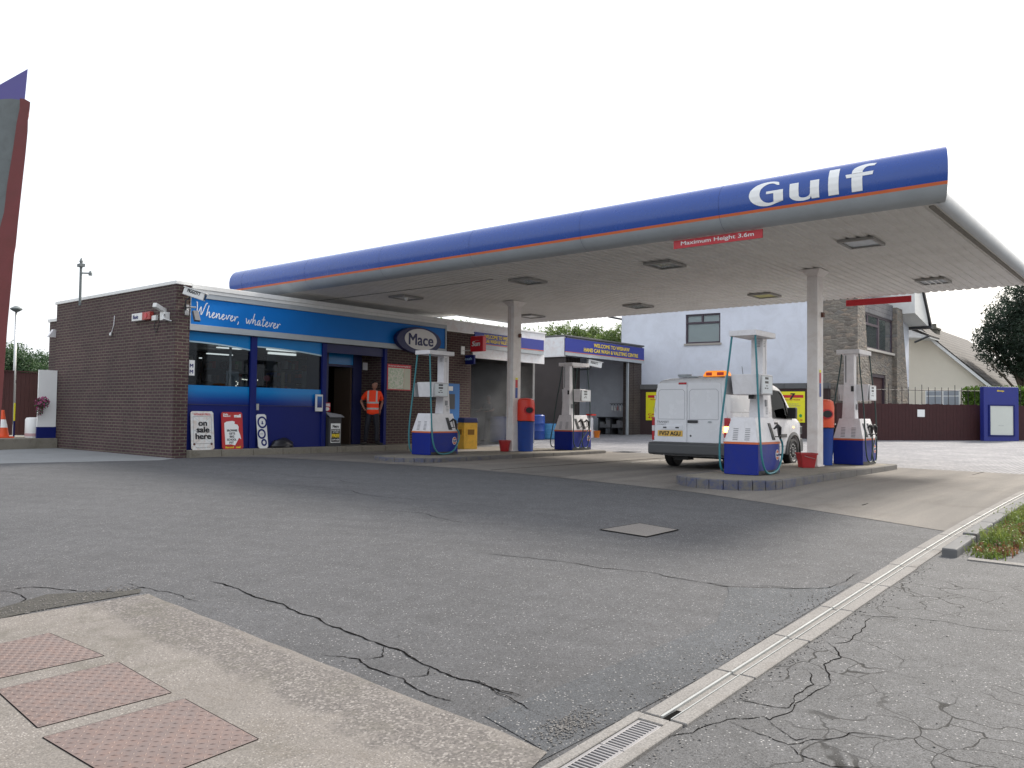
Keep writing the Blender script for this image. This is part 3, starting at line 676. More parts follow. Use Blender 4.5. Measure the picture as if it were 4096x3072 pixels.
for (u, v) in ((17.3, 6.09), (17.5, 14.42)):
    mb = MB(); mb.box(u, u+.33, v, v+.22, GZ, SOF-.14); mb.box(u-.02, u+.35, v-.02, v+.24, GZ, GZ+.03)
    P = [(u, v), (u+.33, v), (u+.33, v+.22), (u, v+.22)]; Q = [(u-.14, v-.10), (u+.47, v-.10), (u+.47, v+.32), (u-.14, v+.32)]
    mb.prism(P, SOF-.14, SOF-.012, top=Q)
    pl_ = mb.build('pillar', m_pillar, cn, bev=.008)
    mb = MB(); mb.box(u+.20, u+.29, v-.05, v-.002, GZ+3.12, GZ+3.22); mb.build('junction_box', m_stonegate, pl_, bev=.004)
    mb = MB(); f = FV((u+.10, v-.004, GZ+1.45)); mb.box(0, .10, 0, .28, 0, .003, f); o = mb.build('price_sticker', m_binblue, pl_)
    mb = MB(); mb.box(0, .10, .285, .50, 0, .003, f); mb.build('fuel_sticker', m_red, pl_)
    mb = MB(); mb.box(0, .10, .505, .56, 0, .003, f); mb.build('top_sticker', m_ylw, pl_)
    if v > 10:
        mb = MB()
        for k, xx in enumerate((.03, .055, .10)): mb.box(u-.003, u-.0005, v+.22-xx-.006, v+.22-xx, GZ+.6+k*.3, SOF-.15)
        mb.build('rust_streak', pm('rust_streak', (.40, .24, .15), .7, var=.4, vs=6), pl_)
# Gulf letters wrapped on the curved fascia
def Glet():
    import math as m
    def arc(cx, cy, rx, ry, a0, a1, n):
        return [(cx+rx*m.cos(R(a0+(a1-a0)*i/n)), cy+ry*m.sin(R(a0+(a1-a0)*i/n))) for i in range(n+1)]
    L = []
    # G
    o = arc(.50, .5, .50, .52, 47, 296, 26); i_ = arc(.56, .5, .27, .40, 300, 62, 20)
    g = o+[(.96, .10), (.96, .52), (.50, .52), (.50, .415), (.70, .415), (.70, .125)]+[p for p in i_ if p[0] < .69][0:]+[(.70, .865)]+[(.84, .72)] if False else None
    outer = arc(.52, .5, .52, .52, 52, 300, 30)
    inner = arc(.60, .5, .29, .405, 285, 70, 24)
    G_ = outer+[(.98, .10), (.98, .56), (.50, .56), (.50, .455), (.71, .455), (.71, .115)]+inner+[(.80, .79), (.86, .77)]
    L.append(('G', 0, G_))
    # u
    yb = arc(.36, .24, .36, .26, 180, 300, 12)
    U = [(0, .72)]+yb+[(.58, .10), (.60, .0), (.80, .0), (.80, .72), (.56, .72), (.56, .22)]+arc(.40, .22, .155, .13, 340, 200, 8)+[(.245, .72)]
    L.append(('u', 1.16, U))
    L.append(('l', 2.20, [(0, 0), (.27, 0), (.27, 1.08), (0, 1.08)]))
    F = [(.16, 0), (.43, 0), (.43, .56), (.68, .56), (.70, .70), (.43, .70), (.43, .80)]+arc(.60, .80, .155, .155, 180, 95, 7)+[(.70, .935), (.76, 1.07)]+arc(.55, .77, .39, .32, 62, 170, 12)+[(.16, .70), (.0, .70), (.03, .56), (.16, .56)]
    L.append(('f', 2.64, F))
    return L
import bisect
plen = [0]
for a, c_ in zip(prof[5:], prof[6:]): plen.append(plen[-1]+math.hypot(c_[0]-a[0], c_[1]-a[1]))
def onf(s):
    s = max(0, min(plen[-1]-1e-6, s)); i = bisect.bisect_right(plen, s)-1; t = (s-plen[i])/(plen[i+1]-plen[i]); a, c_ = prof[5:][i], prof[5:][i+1]
    return a[0]+(c_[0]-a[0])*t, a[1]+(c_[1]-a[1])*t
W_ = (5.57-3.64)/(2.64+.72); H_ = .40
for nm, x0, pts in Glet():
    b = bmesh.new(); vs_ = [b.verts.new((p[0], p[1], 0)) for p in pts]
    for tri in tessellate_polygon([[Vector((p[0], p[1], 0)) for p in pts]]):
        try: b.faces.new([vs_[q] for q in tri])
        except ValueError: pass
    for k in range(-2, 46): bmesh.ops.bisect_plane(b, geom=b.verts[:]+b.edges[:]+b.faces[:], plane_co=(0, k*.025, 0), plane_no=(0, 1, 0))
    for v_ in b.verts:
        u, z = onf(.035+v_.co.y*H_); v_.co = Vector((u-.006, 5.57-(x0+v_.co.x)*W_, z))
    mb = MB(); mb.b.free(); mb.b = b; mb.build('lettering', m_paper, cn, smooth=True)
# height signs hanging under the fascia
def hsign(name, u, v0, v1, z0, z1, label, txt):
    t = thing(name, label, 'sign', (u, (v0+v1)/2, z0))
    mb = MB(); mb.box(u-.012, u+.012, v0, v1, z0, z1); mb.build('panel', m_red, t, bev=.003)
    if txt: lettering('lettering', txt, FU((u-.016, (v0+v1)/2, (z0+z1)/2)), 0, 0, (v1-v0)*.82, (z1-z0)*.60, m_paper, t, 0, bold=.012)
hsign('height_sign', 13.08, 5.50, 7.13, 2.955, 3.10, 'red height limit sign with white lettering under the blue canopy edge', 'Maximum Height 3.6m')
hsign('height_sign', 22.16, 5.48, 7.06, 2.92, 3.08, 'plain red back of the sign on the far canopy edge', None)
# lights in the soffit
LT = [(15.05, 4.53), (14.95, 8.35), (14.98, 11.93), (15.25, 16.3), (20.15, 4.53), (20.17, 8.43), (20.17, 12.1), (20.38, 16.1)]
LL = ['frosted ceiling light nearest the big white letters', 'grey ceiling light behind the red height sign', 'third ceiling light of the front row', 'broken ceiling light with a bare bulb near the blue shop sign', 'open fluorescent ceiling light nearest the right canopy edge', 'yellowed ceiling light beside the right pillar', 'grey ceiling light above the white house wall', 'pale ceiling light just right of the left pillar']
for i, ((u, v), lb) in enumerate(zip(LT, LL)):
    t = thing('canopy_light', lb, 'light', (u, v, SOF), 0, 'recessed lights in the canopy ceiling')
    mb = MB(); a, c_ = .36, .30
    for q in ((u-a, u+a, v-c_, v-c_+.05), (u-a, u+a, v+c_-.05, v+c_), (u-a, u-a+.05, v-c_+.05, v+c_-.05), (u+a-.05, u+a, v-c_+.05, v+c_-.05)): mb.box(*q, SOF-.055, SOF-.004)
    mb.build('frame', pm('light_frame', (.34, .33, .31), .5, .2, dirt=.3) if i == 0 else bpy.data.materials['light_frame'], t, bev=.004)
    mb = MB(); mb.box(u-a+.052, u+a-.052, v-c_+.052, v+c_-.052, SOF-.03, SOF-.006)
    mb.build('diffuser', [pm('frosted_diffuser', (.52, .58, .62), .2), pm('grey_diffuser', (.22, .25, .25), .25), 0, m_white, m_silver, pm('yellowed_diffuser', (.45, .42, .16), .3), 0, m_paper][i] or bpy.data.materials['grey_diffuser'], t)
    if i in (3, 4):
        mb = MB()
        if i == 4:
            for k in (-.12, 0, .12): mb.tube([(u-.28, v+k, SOF-.045), (u+.28, v+k, SOF-.045)], .013)
        else: mb.lathe([(.02, -.06), (.05, -.02), (.05, .02), (.03, .035)], 12, Matrix.Translation((u, v, SOF-.05)))
        mb.build('lamp', m_paper, t)

# ================================================================ PUMP ISLANDS
def island(u0, u1, v0, v1, name, label):
    c_ = ((u0+u1)/2, (v0+v1)/2); rr = (v1-v0)/2
    t = thing(name, label, 'kerb island', (c_[0], c_[1], -1.12), 0, 'concrete pump islands')
    n = 12; P = [(u0+rr*.85-rr*.85*math.cos(R(a)), c_[1]+rr*math.sin(R(a))) for a in [-90+180*i/n for i in range(n+1)]]+[(u1-.15, v1), (u1, v1-.15), (u1, v0+.15), (u1-.15, v0)]
    Pi = [(c_[0]+(p[0]-c_[0])*(1-.13/((u1-u0)/2)), c_[1]+(p[1]-c_[1])*(1-.13/rr)) for p in P]
    # kerb stones as ring pieces
    m = len(P); pts = []
    for i in range(m):
        a, c2 = P[i], P[(i+1) % m]; ai, ci = Pi[i], Pi[(i+1) % m]; L = math.hypot(c2[0]-a[0], c2[1]-a[1]); k = max(1, round(L/.9))
        for j in range(k): pts.append((a[0]+(c2[0]-a[0])*j/k, a[1]+(c2[1]-a[1])*j/k, ai[0]+(ci[0]-ai[0])*j/k, ai[1]+(ci[1]-ai[1])*j/k))
    mb = MB(); m = len(pts)
    for i in range(m):
        a, c2 = pts[i], pts[(i+1) % m]; g = .004/max(.01, math.hypot(c2[0]-a[0], c2[1]-a[1])); s_ = lambda p, q, t: p+(q-p)*t
        q = [(s_(a[0], c2[0], g), s_(a[1], c2[1], g)), (s_(a[0], c2[0], 1-g), s_(a[1], c2[1], 1-g)), (s_(a[2], c2[2], 1-g), s_(a[3], c2[3], 1-g)), (s_(a[2], c2[2], g), s_(a[3], c2[3], g))]
        mb.prism(q, -1.3, GZ+random.uniform(-.004, .002))
    mb.build('kerb_stones', m_kerb, t, bev=.018)
    mb = MB(); mb.prism(Pi, -1.25, GZ-.006); mb.build('concrete_top', m_step, t)
m_kerb, n, l, b = nt('worn_painted_kerb')
v = coord(n, l, True); s_ = n.new('ShaderNodeSeparateXYZ'); l.new(v, s_.inputs[0])
gg = n.new('ShaderNodeNewGeometry'); s2 = n.new('ShaderNodeSeparateXYZ'); l.new(gg.outputs['True Normal'], s2.inputs[0])
base = mixc(n, l, noise(n, l, 3, 5, .7, v), (.085, .08, .072), (.19, .175, .155))
side = ramp(n, l, s2.outputs[2], [(.3, (1, 1, 1)), (.7, (.25, .25, .25))])
near = n.new('ShaderNodeMapRange'); near.inputs['From Min'].default_value = 12.5; near.inputs['From Max'].default_value = 16.5; near.inputs['To Min'].default_value = 1; near.inputs['To Max'].default_value = .15; l.new(s_.outputs[0], near.inputs[0])
f1 = n.new('ShaderNodeMath'); f1.operation = 'MULTIPLY'; l.new(side, f1.inputs[0]); l.new(near.outputs[0], f1.inputs[1])
f2 = n.new('ShaderNodeMath'); f2.operation = 'MULTIPLY'; l.new(f1.outputs[0], f2.inputs[0]); l.new(ramp(n, l, noise(n, l, 7, 6, .75, v), BW(.42, .68)), f2.inputs[1])
l.new(mixc(n, l, f2.outputs[0], base, (.055, .070, .155)), b.inputs['Base Color']); b.inputs['Roughness'].default_value = .85; bump(n, l, b, noise(n, l, 40, 4, .7, v), .4, .01)
island(12.45, 20.0, 5.22, 7.05, 'pump_island', 'raised concrete island with worn blue kerb carrying the right pillar and two pumps')
island(12.75, 20.5, 13.25, 15.15, 'pump_island', 'raised concrete island in front of the shop carrying the left pillar and two pumps')

# ================================================================ FUEL PUMPS
def pump(loc, rz, label, hose, nozzles, num):
    t = thing('fuel_pump', label, 'fuel pump', loc, rz, 'fuel pumps on the two islands')
    F0 = Matrix.Translation((-.5, -.315, 0))              # local: x 0..1, y 0..0.63
    def B(mb, name, mat, par=t, **k): mb.b.transform(F0); return mb.build(name, mat, par, local=True, **k)
    mb = MB(); mb.box(.015, .985, .0, .63, .0, .53); mb.prism([(0, .03), (.56, .03), (.56, .6), (0, .6)], 0, .01)
    cb = B(mb, 'base_cabinet', m_pblue, bev=.01)
    mb = MB(); mb.box(.05, .95, -.004, .634, -.0, .07); B(mb, 'plinth', m_dark, cb)
    mb = MB(); mb.box(.006, .994, -.008, .638, .53, .565); B(mb, 'orange_stripe', m_orange, cb)
    mb = MB(); mb.box(.012, .988, -.002, .632, .565, 1.0, tx=.10, ty=.10); hc = B(mb, 'hydraulic_housing', m_cream, bev=.008)
    mb = MB()
    for s in (0, 1):                                     # vents on the two end faces
        for yy in (.16, .38):
            for k in range(7):
                z = .60+k*.032; x = .012+.10*(z-.565)/.435
                if s: x = 1-x+.001
                mb.box(x-.004, x+.001, yy, yy+.09, z, z+.012) if not s else mb.box(x-.003, x+.003, yy, yy+.09, z, z+.012)
    B(mb, 'vent_slots', m_grey, hc)
    # emblem on both long faces and mast
    for s in (0, 1):
        f = FR((.86 if not s else .14, -.002 if not s else .632, .33), (1, 0, 0) if not s else (-1, 0, 0), (0, 0, 1))
        mb = MB(); mb.ell(0, 0, .075, .095, 0, .004, f, 28); em = B(mb, 'emblem', m_paper, cb)
        mb = MB()
        for sg in (1, -1):
            pts = [(.066*math.cos(R(a)), sg*.086*math.sin(R(a))) for a in range(24, 157, 12)]; mb.poly([f @ Vector((p[0], p[1], .0055)) for p in (pts if sg > 0 else pts[::-1])])
        B(mb, 'orange_field', m_orange, em, fixn=False)
        mb = MB(); add_text(mb, 'Gulf', f, 0, 0, .12, .045, .0055, bold=.05); B(mb, 'lettering', m_navy, em, fixn=False)
    # mast (wider towards the base), boom, display
    mb = MB(); mb.box(.585, .835, .14, .42, 1.0, 1.75, tx=.035, ty=.03); mb.box(.62, .80, .17, .39, 1.75, 2.43)
    ms = B(mb, 'mast', m_cream, bev=.008)
    mb = MB(); mb.box(.798, .803, .2, .23, 1.8, 2.40); mb.box(.73, .735, .1665, .17, 1.76, 2.4); B(mb, 'mast_seam', m_grey, ms)
    mb = MB()
    for k in range(4): mb.box(.614, .622, .22, .31, 2.28+k*.028, 2.29+k*.028); mb.box(.65, .72, .164, .1695, 2.28+k*.028, 2.29+k*.028); mb.box(.70, .78, .139, .148, 1.06+k*.035, 1.075+k*.035)
    B(mb, 'mast_vents', m_grey, ms)
    mb = MB(); mb.box(-.03, .84, .02, .52, 2.43, 2.53); B(mb, 'boom', m_cream, bev=.012)
    mb = MB(); mb.prism([(.10, .02), (.10, .50), (.50, .61), (.60, .61), (.60, .02)], 1.40, 1.76, top=[(.05, -.01), (.05, .52), (.48, .64), (.62, .64), (.62, -.01)])
    hd = B(mb, 'display_head', m_cream, bev=.01)
    mb = MB(); mb.box(.30, .38, .2, .3, 1.33, 1.40); B(mb, 'head_bracket', m_dark, hd)
    for s in (0, 1):
        o_ = (.34, -.014, 1.58) if not s else (.34, .644, 1.58)
        f = FR(o_, (1, 0, 0) if not s else (-1, 0, 0), (0, 0, 1))
        mb = MB(); mb.box(-.23, .25, -.175, .165, -.012, .012, f); dp = B(mb, 'display_panel', m_panel, hd, bev=.006)
        mb = MB()
        for x, y, w_, h_ in ((-.09, .09, .15, .04), (-.09, .02, .15, .04), (-.05, -.03, .08, .014), (-.10, -.075, .07, .02), (.0, -.075, .05, .02)): mb.box(x, x+w_, y, y+h_, .0125, .015, f)
        B(mb, 'display_digits', m_dark, dp)
        mb = MB(); mb.box(-.205, .225, -.15, .14, .0122, .0135, f); B(mb, 'panel_inset', m_panel2, dp)
        # small readout / sticker on the mast foot
        mb = MB(); mb.box(.66, .74, (.132 if not s else .42), (.147 if not s else .434), 1.20, 1.32); B(mb, 'card_holder', m_grey, ms)
    mb = MB(); f = FR((.88, .185, 1.62), (1, 0, 0), (0, 0, 1))
    mb.box(.79, .815, .33, .39, 1.60, 1.72); nb = B(mb, 'number_plate', m_ink, ms)
    # nozzles
    def nozzle(x, s):
        Y = (lambda y: y) if not s else (lambda y: .63-y)
        X = (lambda q: q) if not s else (lambda q: 1-q)
        mb = MB(); x0, x1 = sorted((X(x-.075), X(x+.015)))
        z0, z1 = .60, .90
        a = .10*(z0-.565)/.435; c_ = .10*(z1-.565)/.435
        P = [(X(x-.06), Y(a-.014), z0), (X(x+.055), Y(a-.014), z0), (X(x-.02), Y(c_-.014), z1), (X(x-.115), Y(c_-.014), z1)]
        Q = [(p[0], p[1]+(.02 if not s else -.02), p[2]) for p in P]
        vs = [mb.b.verts.new(p) for p in P+Q]
        for fc in ((0, 1, 2, 3), (4, 7, 6, 5), (0, 4, 5, 1), (1, 5, 6, 2), (2, 6, 7, 3), (3, 7, 4, 0)): mb.b.faces.new([vs[i] for i in fc])
        ho = B(mb, 'nozzle_holster', m_dark)
        mb = MB()
        mb.tube([(X(x-.05), Y(-.02), .80), (X(x+.02), Y(-.06), .86), (X(x+.09), Y(-.07), .82), (X(x+.125), Y(-.06), .70), (X(x+.14), Y(-.06), .62)], [.016, .03, .034, .024, .018], 10)
        mb.tube([(X(x-.03), Y(-.03), .66), (X(x+.03), Y(-.075), .66), (X(x+.12), Y(-.075), .68)], .009, 6)
        mb.tube([(X(x+.0), Y(-.06), .82), (X(x+.01), Y(-.07), .74), (X(x+.03), Y(-.075), .67)], .008, 6)
        nz = B(mb, 'nozzle', m_black, smooth=True)
        return (X(x+.14), Y(-.06), .62)
    def hosef(pts, r=.019):
        mb = MB(); mb.tube(pts, r, 8, smooth=2); B(mb, 'hose', hose, smooth=True)
    for s in (0, 1):
        Y = (lambda y: y) if not s else (lambda y: .63-y)
        if nozzles == 1 and s: hosef([(.02, .49, 2.43), (.015, .54, 2.0), (-.01, .62, 1.3), (-.03, .69, .7), (-.02, .70, .25), (.05, .69, .03), (.3, .68, .03)]); continue
        xs = (.72,) if nozzles == 1 else ((.36, .66) if not s else (.34, .64))
        ends = [nozzle(x, s) for x in xs]
        if nozzles == 1:
            e = ends[0]
            if s == 0: hosef([(.01, .05, 2.43), (.015, .03, 2.0), (.02, -.0, 1.3), (.03, -.03, .7), (.06, -.05, .25), (.22, -.06, .03), (.50, -.06, .01), (.80, -.06, .08), (.97, -.06, .35), (.96, -.06, .55), e])
            else:
                e = (1-e[0]+.0, e[1], e[2])
                hosef([(.02, .57, 2.43), (.015, .60, 2.0), (-.01, .66, 1.3), (-.02, .72, .7), (-.01, .73, .25), (.15, .72, .04), (.28, .72, .02), (.38, .71, .2), (.30, .69, .45), ends[0]])
        else:
            sx = (lambda q: q) if not s else (lambda q: q)
            hosef([(.04, Y(.13), 2.43), (.05, Y(.09), 2.0), (.08, Y(.0), 1.4), (.14, Y(-.04), .8), (.22, Y(-.07), .3), (.34, Y(-.09), .06), (.52, Y(-.1), .04), (.62, Y(-.09), .2), (.56, Y(-.08), .45), ends[0]], .015)
            hosef([(.80, Y(.13), 2.43), (.84, Y(.09), 2.0), (.93, Y(.0), 1.3), (.98, Y(-.05), .7), (1.06, Y(-.09), .28), (1.0, Y(-.11), .08), (.78, Y(-.12), .05), (.70, Y(-.10), .25), ends[1]], .015)
    return t
m_panel = pm('display_bezel', (.45, .45, .46), .4, dirt=.2)
m_panel2 = pm('display_face', (.60, .64, .66), .35)
def pl_(u, v, r): return (u+.5, v+.315, GZ+.003)
pump(pl_(13.83, 5.9, 0), 0, 'fuel pump nearest the viewer on the right island, in front of the white van', m_teal, 1, '')
pump(pl_(18.74, 5.63, 0), math.pi, 'fuel pump right of the right pillar with two looped dark hoses', m_dgreen, 2, '')
pump(pl_(14.18, 14.25, 0), 0, 'fuel pump with teal hoses standing in front of the oval shop sign', m_teal, 1, '')
pump(pl_(19.52, 13.88, 0), math.pi, 'fuel pump with two dark hoses right of the left pillar', m_dgreen, 2, '')

# bins, buckets on the islands
def towelbin(p, r, h, label, hoodm=None):
    t = thing('litter_bin', label, 'bin', p, 0, 'blue bins with red hoods beside the pillars')
    M_ = Matrix.Translation(p)
    mb = MB(); mb.lathe([(r*.88, 0), (r*.9, .02), (r, h*.56), (r*1.02, h*.565)], 28, M_); mb.build('body', m_binblue, t, auto=40)
    mb = MB(); mb.lathe([(r*1.05, h*.57), (r*1.06, h*.60), (r*1.06, h*.88), (r*.98, h*.96), (r*.7, h*.99), (r*.1, h)], 28, M_); hd = mb.build('hood', hoodm or m_redor, t, auto=40)
    d = (Vector((0, 0, 0))-Vector((p[0], p[1], 0))).normalized(); rr_ = Vector((-d.y, d.x, 0))
    for sgn in (1,):
        dd = (d*.93-rr_*-.36).normalized(); xx = Vector((-dd.y, dd.x, 0))
        f = FR(Vector(p)+dd*(r*.985)+Vector((0, 0, h*.77)), -xx if False else xx, (0, 0, 1))
        mb = MB(); mb.ell(0, 0, r*.56, h*.075, -.02, .05, f, 24); mb.build('rim', m_red, hd, bev=.008)
        mb = MB(); mb.ell(0, 0, r*.45, h*.055, .0505, .053, f, 24); mb.build('slot', m_ink, hd)
    mb = MB(); pts = [(r*1.0*math.cos(a/16*6.283)*1.05, r*1.05*math.sin(a/16*6.283), h*.565+random.uniform(-.012, .004)) for a in range(17)]
    mb.tube(pts, .012, 6, M_); mb.build('bin_liner', m_black, t)
P = at(*(1800+665*.452, 1150+1448*.452), 2, GZ); towelbin((P.x, P.y, GZ), .235, 1.46, 'blue bin with red hood just right of the left pillar')
P = at(*(3100+368*.5907, 1000+1478*.5907), 2, GZ); P = Vector((18.35, P.y/P.x*18.35, 0)); towelbin((18.2, 6.30, GZ), .225, 1.42, hoodm=m_ohood, label= 'blue bin with orange hood between the right pillar and its pump')
def bucket(p, label):
    t = thing('bucket', label, 'bucket', p, 0, 'red buckets at the foot of the pillars'); M_ = Matrix.Translation(p)
    mb = MB(); mb.lathe([(.11, 0), (.115, .01), (.155, .27), (.168, .275), (.168, .30), (.150, .30), (.145, .26), (.105, .02), (.02, .018)], 22, M_); mb.build('pail', m_bucket, t, auto=45)
    mb = MB(); mb.tube([(.16*math.cos(R(a))*.9, .0+.155*math.cos(R(a))*.4, .28+.12*math.sin(R(a))*(1 if a else 1)) for a in range(0, 181, 15)], .005, 6, M_); mb.build('handle', m_metal, t)
def bpos(x, y):
    p = at(x, y, 2, GZ); return (p.x, p.y, GZ)
bucket(bpos(1800+482*.452, 1150+1450*.452), 'red bucket at the foot of the left pillar')
def sqbucket(p, label):
    t = thing('bucket', label, 'bucket', p, R(-30), 'red buckets at the foot of the pillars'); M_ = Matrix.Translation(p) @ Matrix.Rotation(R(-48), 4, 'Z')
    mb = MB(); s = .12; q = .16
    mb.prism([(-s, -s), (s, -s), (s, s), (-s, s)], 0, .29, M_, top=[(-q, -q), (q, -q), (q, q), (-q, q)])
    mb.b.faces.ensure_lookup_table(); bmesh.ops.delete(mb.b, geom=[mb.b.faces[1]], context='FACES')
    mb.box(-q-.012, q+.012, -q-.012, -q, .265, .295, M_); mb.box(-q-.012, q+.012, q, q+.012, .265, .295, M_); mb.box(-q-.012, -q, -q, q, .265, .295, M_); mb.box(q, q+.012, -q, q, .265, .295, M_)
    mb.build('pail', m_bucket, t)
    mb = MB(); mb.box(-.14, .14, -.14, .14, .2, .205, M_); mb.build('water', m_glass_dk, t)
    mb = MB(); mb.tube([(-.165, -.1, .27), (-.05, -.185, .22), (.08, -.185, .19), (.165, -.1, .17)], .005, 6, M_, smooth=1); mb.build('handle', m_metal, t)
sqbucket(bpos(3100+213*.5907, 1000+1472*.5907), 'square red bucket of water at the foot of the right pillar')

# ================================================================ SHOP
UW, VF, PX = 9.75, 18.2, 10.10; FL = -.92
sh = thing('shop_building', 'single storey dark brick filling station shop with blue fascia', 'building', (14, 22, -1.09))
mb = MB(); mb.box(UW, PX, VF-.12, 24.55, -1.35, 2.90); mb.build('brick_wall', m_brick, sh)
mb = MB(); mb.box(UW+.10, UW+.34, 24.55, 25.25, -1.35, 2.46); mb.build('rear_brick_wall', m_brick, sh)
mb = MB(); mb.box(UW+.06, UW+1.2, 24.62, 25.3, 2.46, 2.54); mb.build('rear_coping', m_white, sh)
mb = MB(); mb.box(UW-.035, PX+.03, VF-.16, 24.60, 2.90, 2.98); mb.box(PX+.03, 18.66, VF-.16, VF+.2, 2.84, 2.95); mb.build('coping', m_white, sh, bev=.01)
mb = MB(); mb.box(PX, 23.7, VF+.3, 24.5, 2.55, 2.75); mb.build('roof', m_grey, sh)
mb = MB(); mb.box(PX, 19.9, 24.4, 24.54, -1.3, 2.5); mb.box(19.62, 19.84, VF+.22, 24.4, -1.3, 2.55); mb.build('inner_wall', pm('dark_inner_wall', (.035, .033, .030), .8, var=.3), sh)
mb = MB(); mb.box(PX+.004, 19.8, VF-.28, 24.3, -1.3, FL); o = mb.build('entrance_step', m_step, sh, bev=.015)
mb = MB()
for i in range(11): mb.box(10.9+i*.86, 10.906+i*.86, VF-.2835, VF-.279, -1.2, FL-.01)
mb.build('step_joint', m_crack, o)
# fascia board
fs = None
mb = MB(); mb.box(PX+.02, 18.60, VF-.10, VF-.02, 2.02, 2.64)
m_sign, n, l, b = nt('shop_sign_blue'); v = coord(n, l, True); s_ = n.new('ShaderNodeSeparateXYZ'); l.new(v, s_.inputs[0])
mr = n.new('ShaderNodeMapRange'); mr.inputs['From Min'].default_value = 10.2; mr.inputs['From Max'].default_value = 18.6; l.new(s_.outputs[0], mr.inputs[0])
c_ = ramp(n, l, mr.outputs[0], [(0, (.001, .185, .60)), (1, (.001, .16, .54))]); l.new(mixc(n, l, noise(n, l, 2, 4, .6, v), c_, (.001, .14, .48)), b.inputs['Base Color']); b.inputs['Roughness'].default_value = .45; b.inputs['Specular IOR Level'].default_value = .25
fs = mb.build('fascia_sign', m_sign, sh)
mb = MB(); mb.box(PX, 18.66, VF-.13, VF-.02, 1.87, 2.015); mb.box(PX, 18.66, VF-.13, VF-.02, 2.645, 2.76); mb.box(PX, PX+.018, VF-.13, VF-.02, 2.015, 2.645); mb.box(18.602, 18.66, VF-.13, VF-.02, 2.015, 2.645); mb.build('sign_frame', m_silver, fs, bev=.006)
mb = MB(); mb.box(PX, 18.66, VF-.14, VF+.2, 2.762, 2.838); mb.build('upper_fascia', m_white, sh)
# handwriting on the fascia
m_hw = pm('white_script', (.78, .80, .82), .5)
mb = MB(); x = 0; f = FV((10.22, VF-.106, 2.23)); ux = .105
tot = 2.40
word = 'Whenever, whatever'
adv = sum((HW[ch][0] if ch in HW else .9) for ch in word); k_ = tot/adv
for ch in word:
    if ch == ' ': x += .5; mb.build('handwritten_word', m_hw, fs, fixn=False); mb = MB(); continue
    w0, st = HW[ch]
    for s in st:
        p = smooth2([(x+a, b_) for a, b_ in s], 2)
        mb.strip([(a*k_+b_*.02, b_*k_*1.15-a*.007) for a, b_ in p], .022, .002, f)
    x += w0
mb.build('handwritten_word', m_hw, fs, fixn=False)
# shop front: posts, windows, panels
mb = MB()
for a, c_ in ((11.80, 11.97), (13.99, 14.13), (16.19, 16.29)): mb.box(a, c_, VF-.04, VF+.10, FL, 1.86)
mb.box(10.10, 10.17, VF, VF+.08, FL, 1.86)
mb.build('front_post', m_navy, sh, bev=.006)
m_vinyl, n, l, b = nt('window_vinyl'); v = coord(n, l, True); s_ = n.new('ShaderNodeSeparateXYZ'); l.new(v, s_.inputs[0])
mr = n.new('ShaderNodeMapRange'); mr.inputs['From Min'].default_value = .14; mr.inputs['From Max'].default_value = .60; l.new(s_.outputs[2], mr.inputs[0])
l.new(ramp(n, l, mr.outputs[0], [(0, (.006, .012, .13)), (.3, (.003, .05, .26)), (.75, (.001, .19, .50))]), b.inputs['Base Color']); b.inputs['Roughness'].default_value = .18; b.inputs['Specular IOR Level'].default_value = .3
def frontwin(u0, u1, zb=.60, zt=1.58):
    wn_ = MB(); wn_.box(u0, u1, VF+.03, VF+.045, .1, 1.86); W = wn_.build('window', m_glass, sh)
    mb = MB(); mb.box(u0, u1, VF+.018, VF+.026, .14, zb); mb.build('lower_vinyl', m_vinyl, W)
    n_ = 16; pts = [(u0, 1.86)]+[(u1, 1.86)]+[(u1-(u1-u0)*i/n_, zt-.06+.10*(1-((i/n_)*.0+(1-i/n_))**2)) for i in range(n_+1)]
    mb = MB(); mb.prism([(p[0], p[1]) for p in pts], 0, .008, FV((0, VF+.026, 0))); mb.build('upper_vinyl', pm('sky_vinyl', (.001, .19, .50), .3, spec=.3) if 'sky_vinyl' not in bpy.data.materials else bpy.data.materials['sky_vinyl'], W)
    mb = MB(); arc = pts[2:]; mb.strip([(p[0], p[1]) for p in arc], .035, 0, FV((0, VF+.016, 0))); mb.build('white_arc', pm('pale_arc', (.45, .6, .65), .3) if 'pale_arc' not in bpy.data.materials else bpy.data.materials['pale_arc'], W, fixn=False)
    mb = MB(); mb.box(u0, u1, VF+.01, VF+.05, FL, .14); mb.build('stall_riser', m_navy, W)
    mb = MB(); mb.box(u0, u1, VF-.0, VF+.06, .135, .155); mb.build('sill', m_navyd, W)
frontwin(10.17, 11.80); frontwin(11.97, 13.99)
mb = MB(); mb.box(14.13, 16.19, VF+.02, VF+.08, 1.62, 1.86); mb.build('door_header', m_navyd, sh)
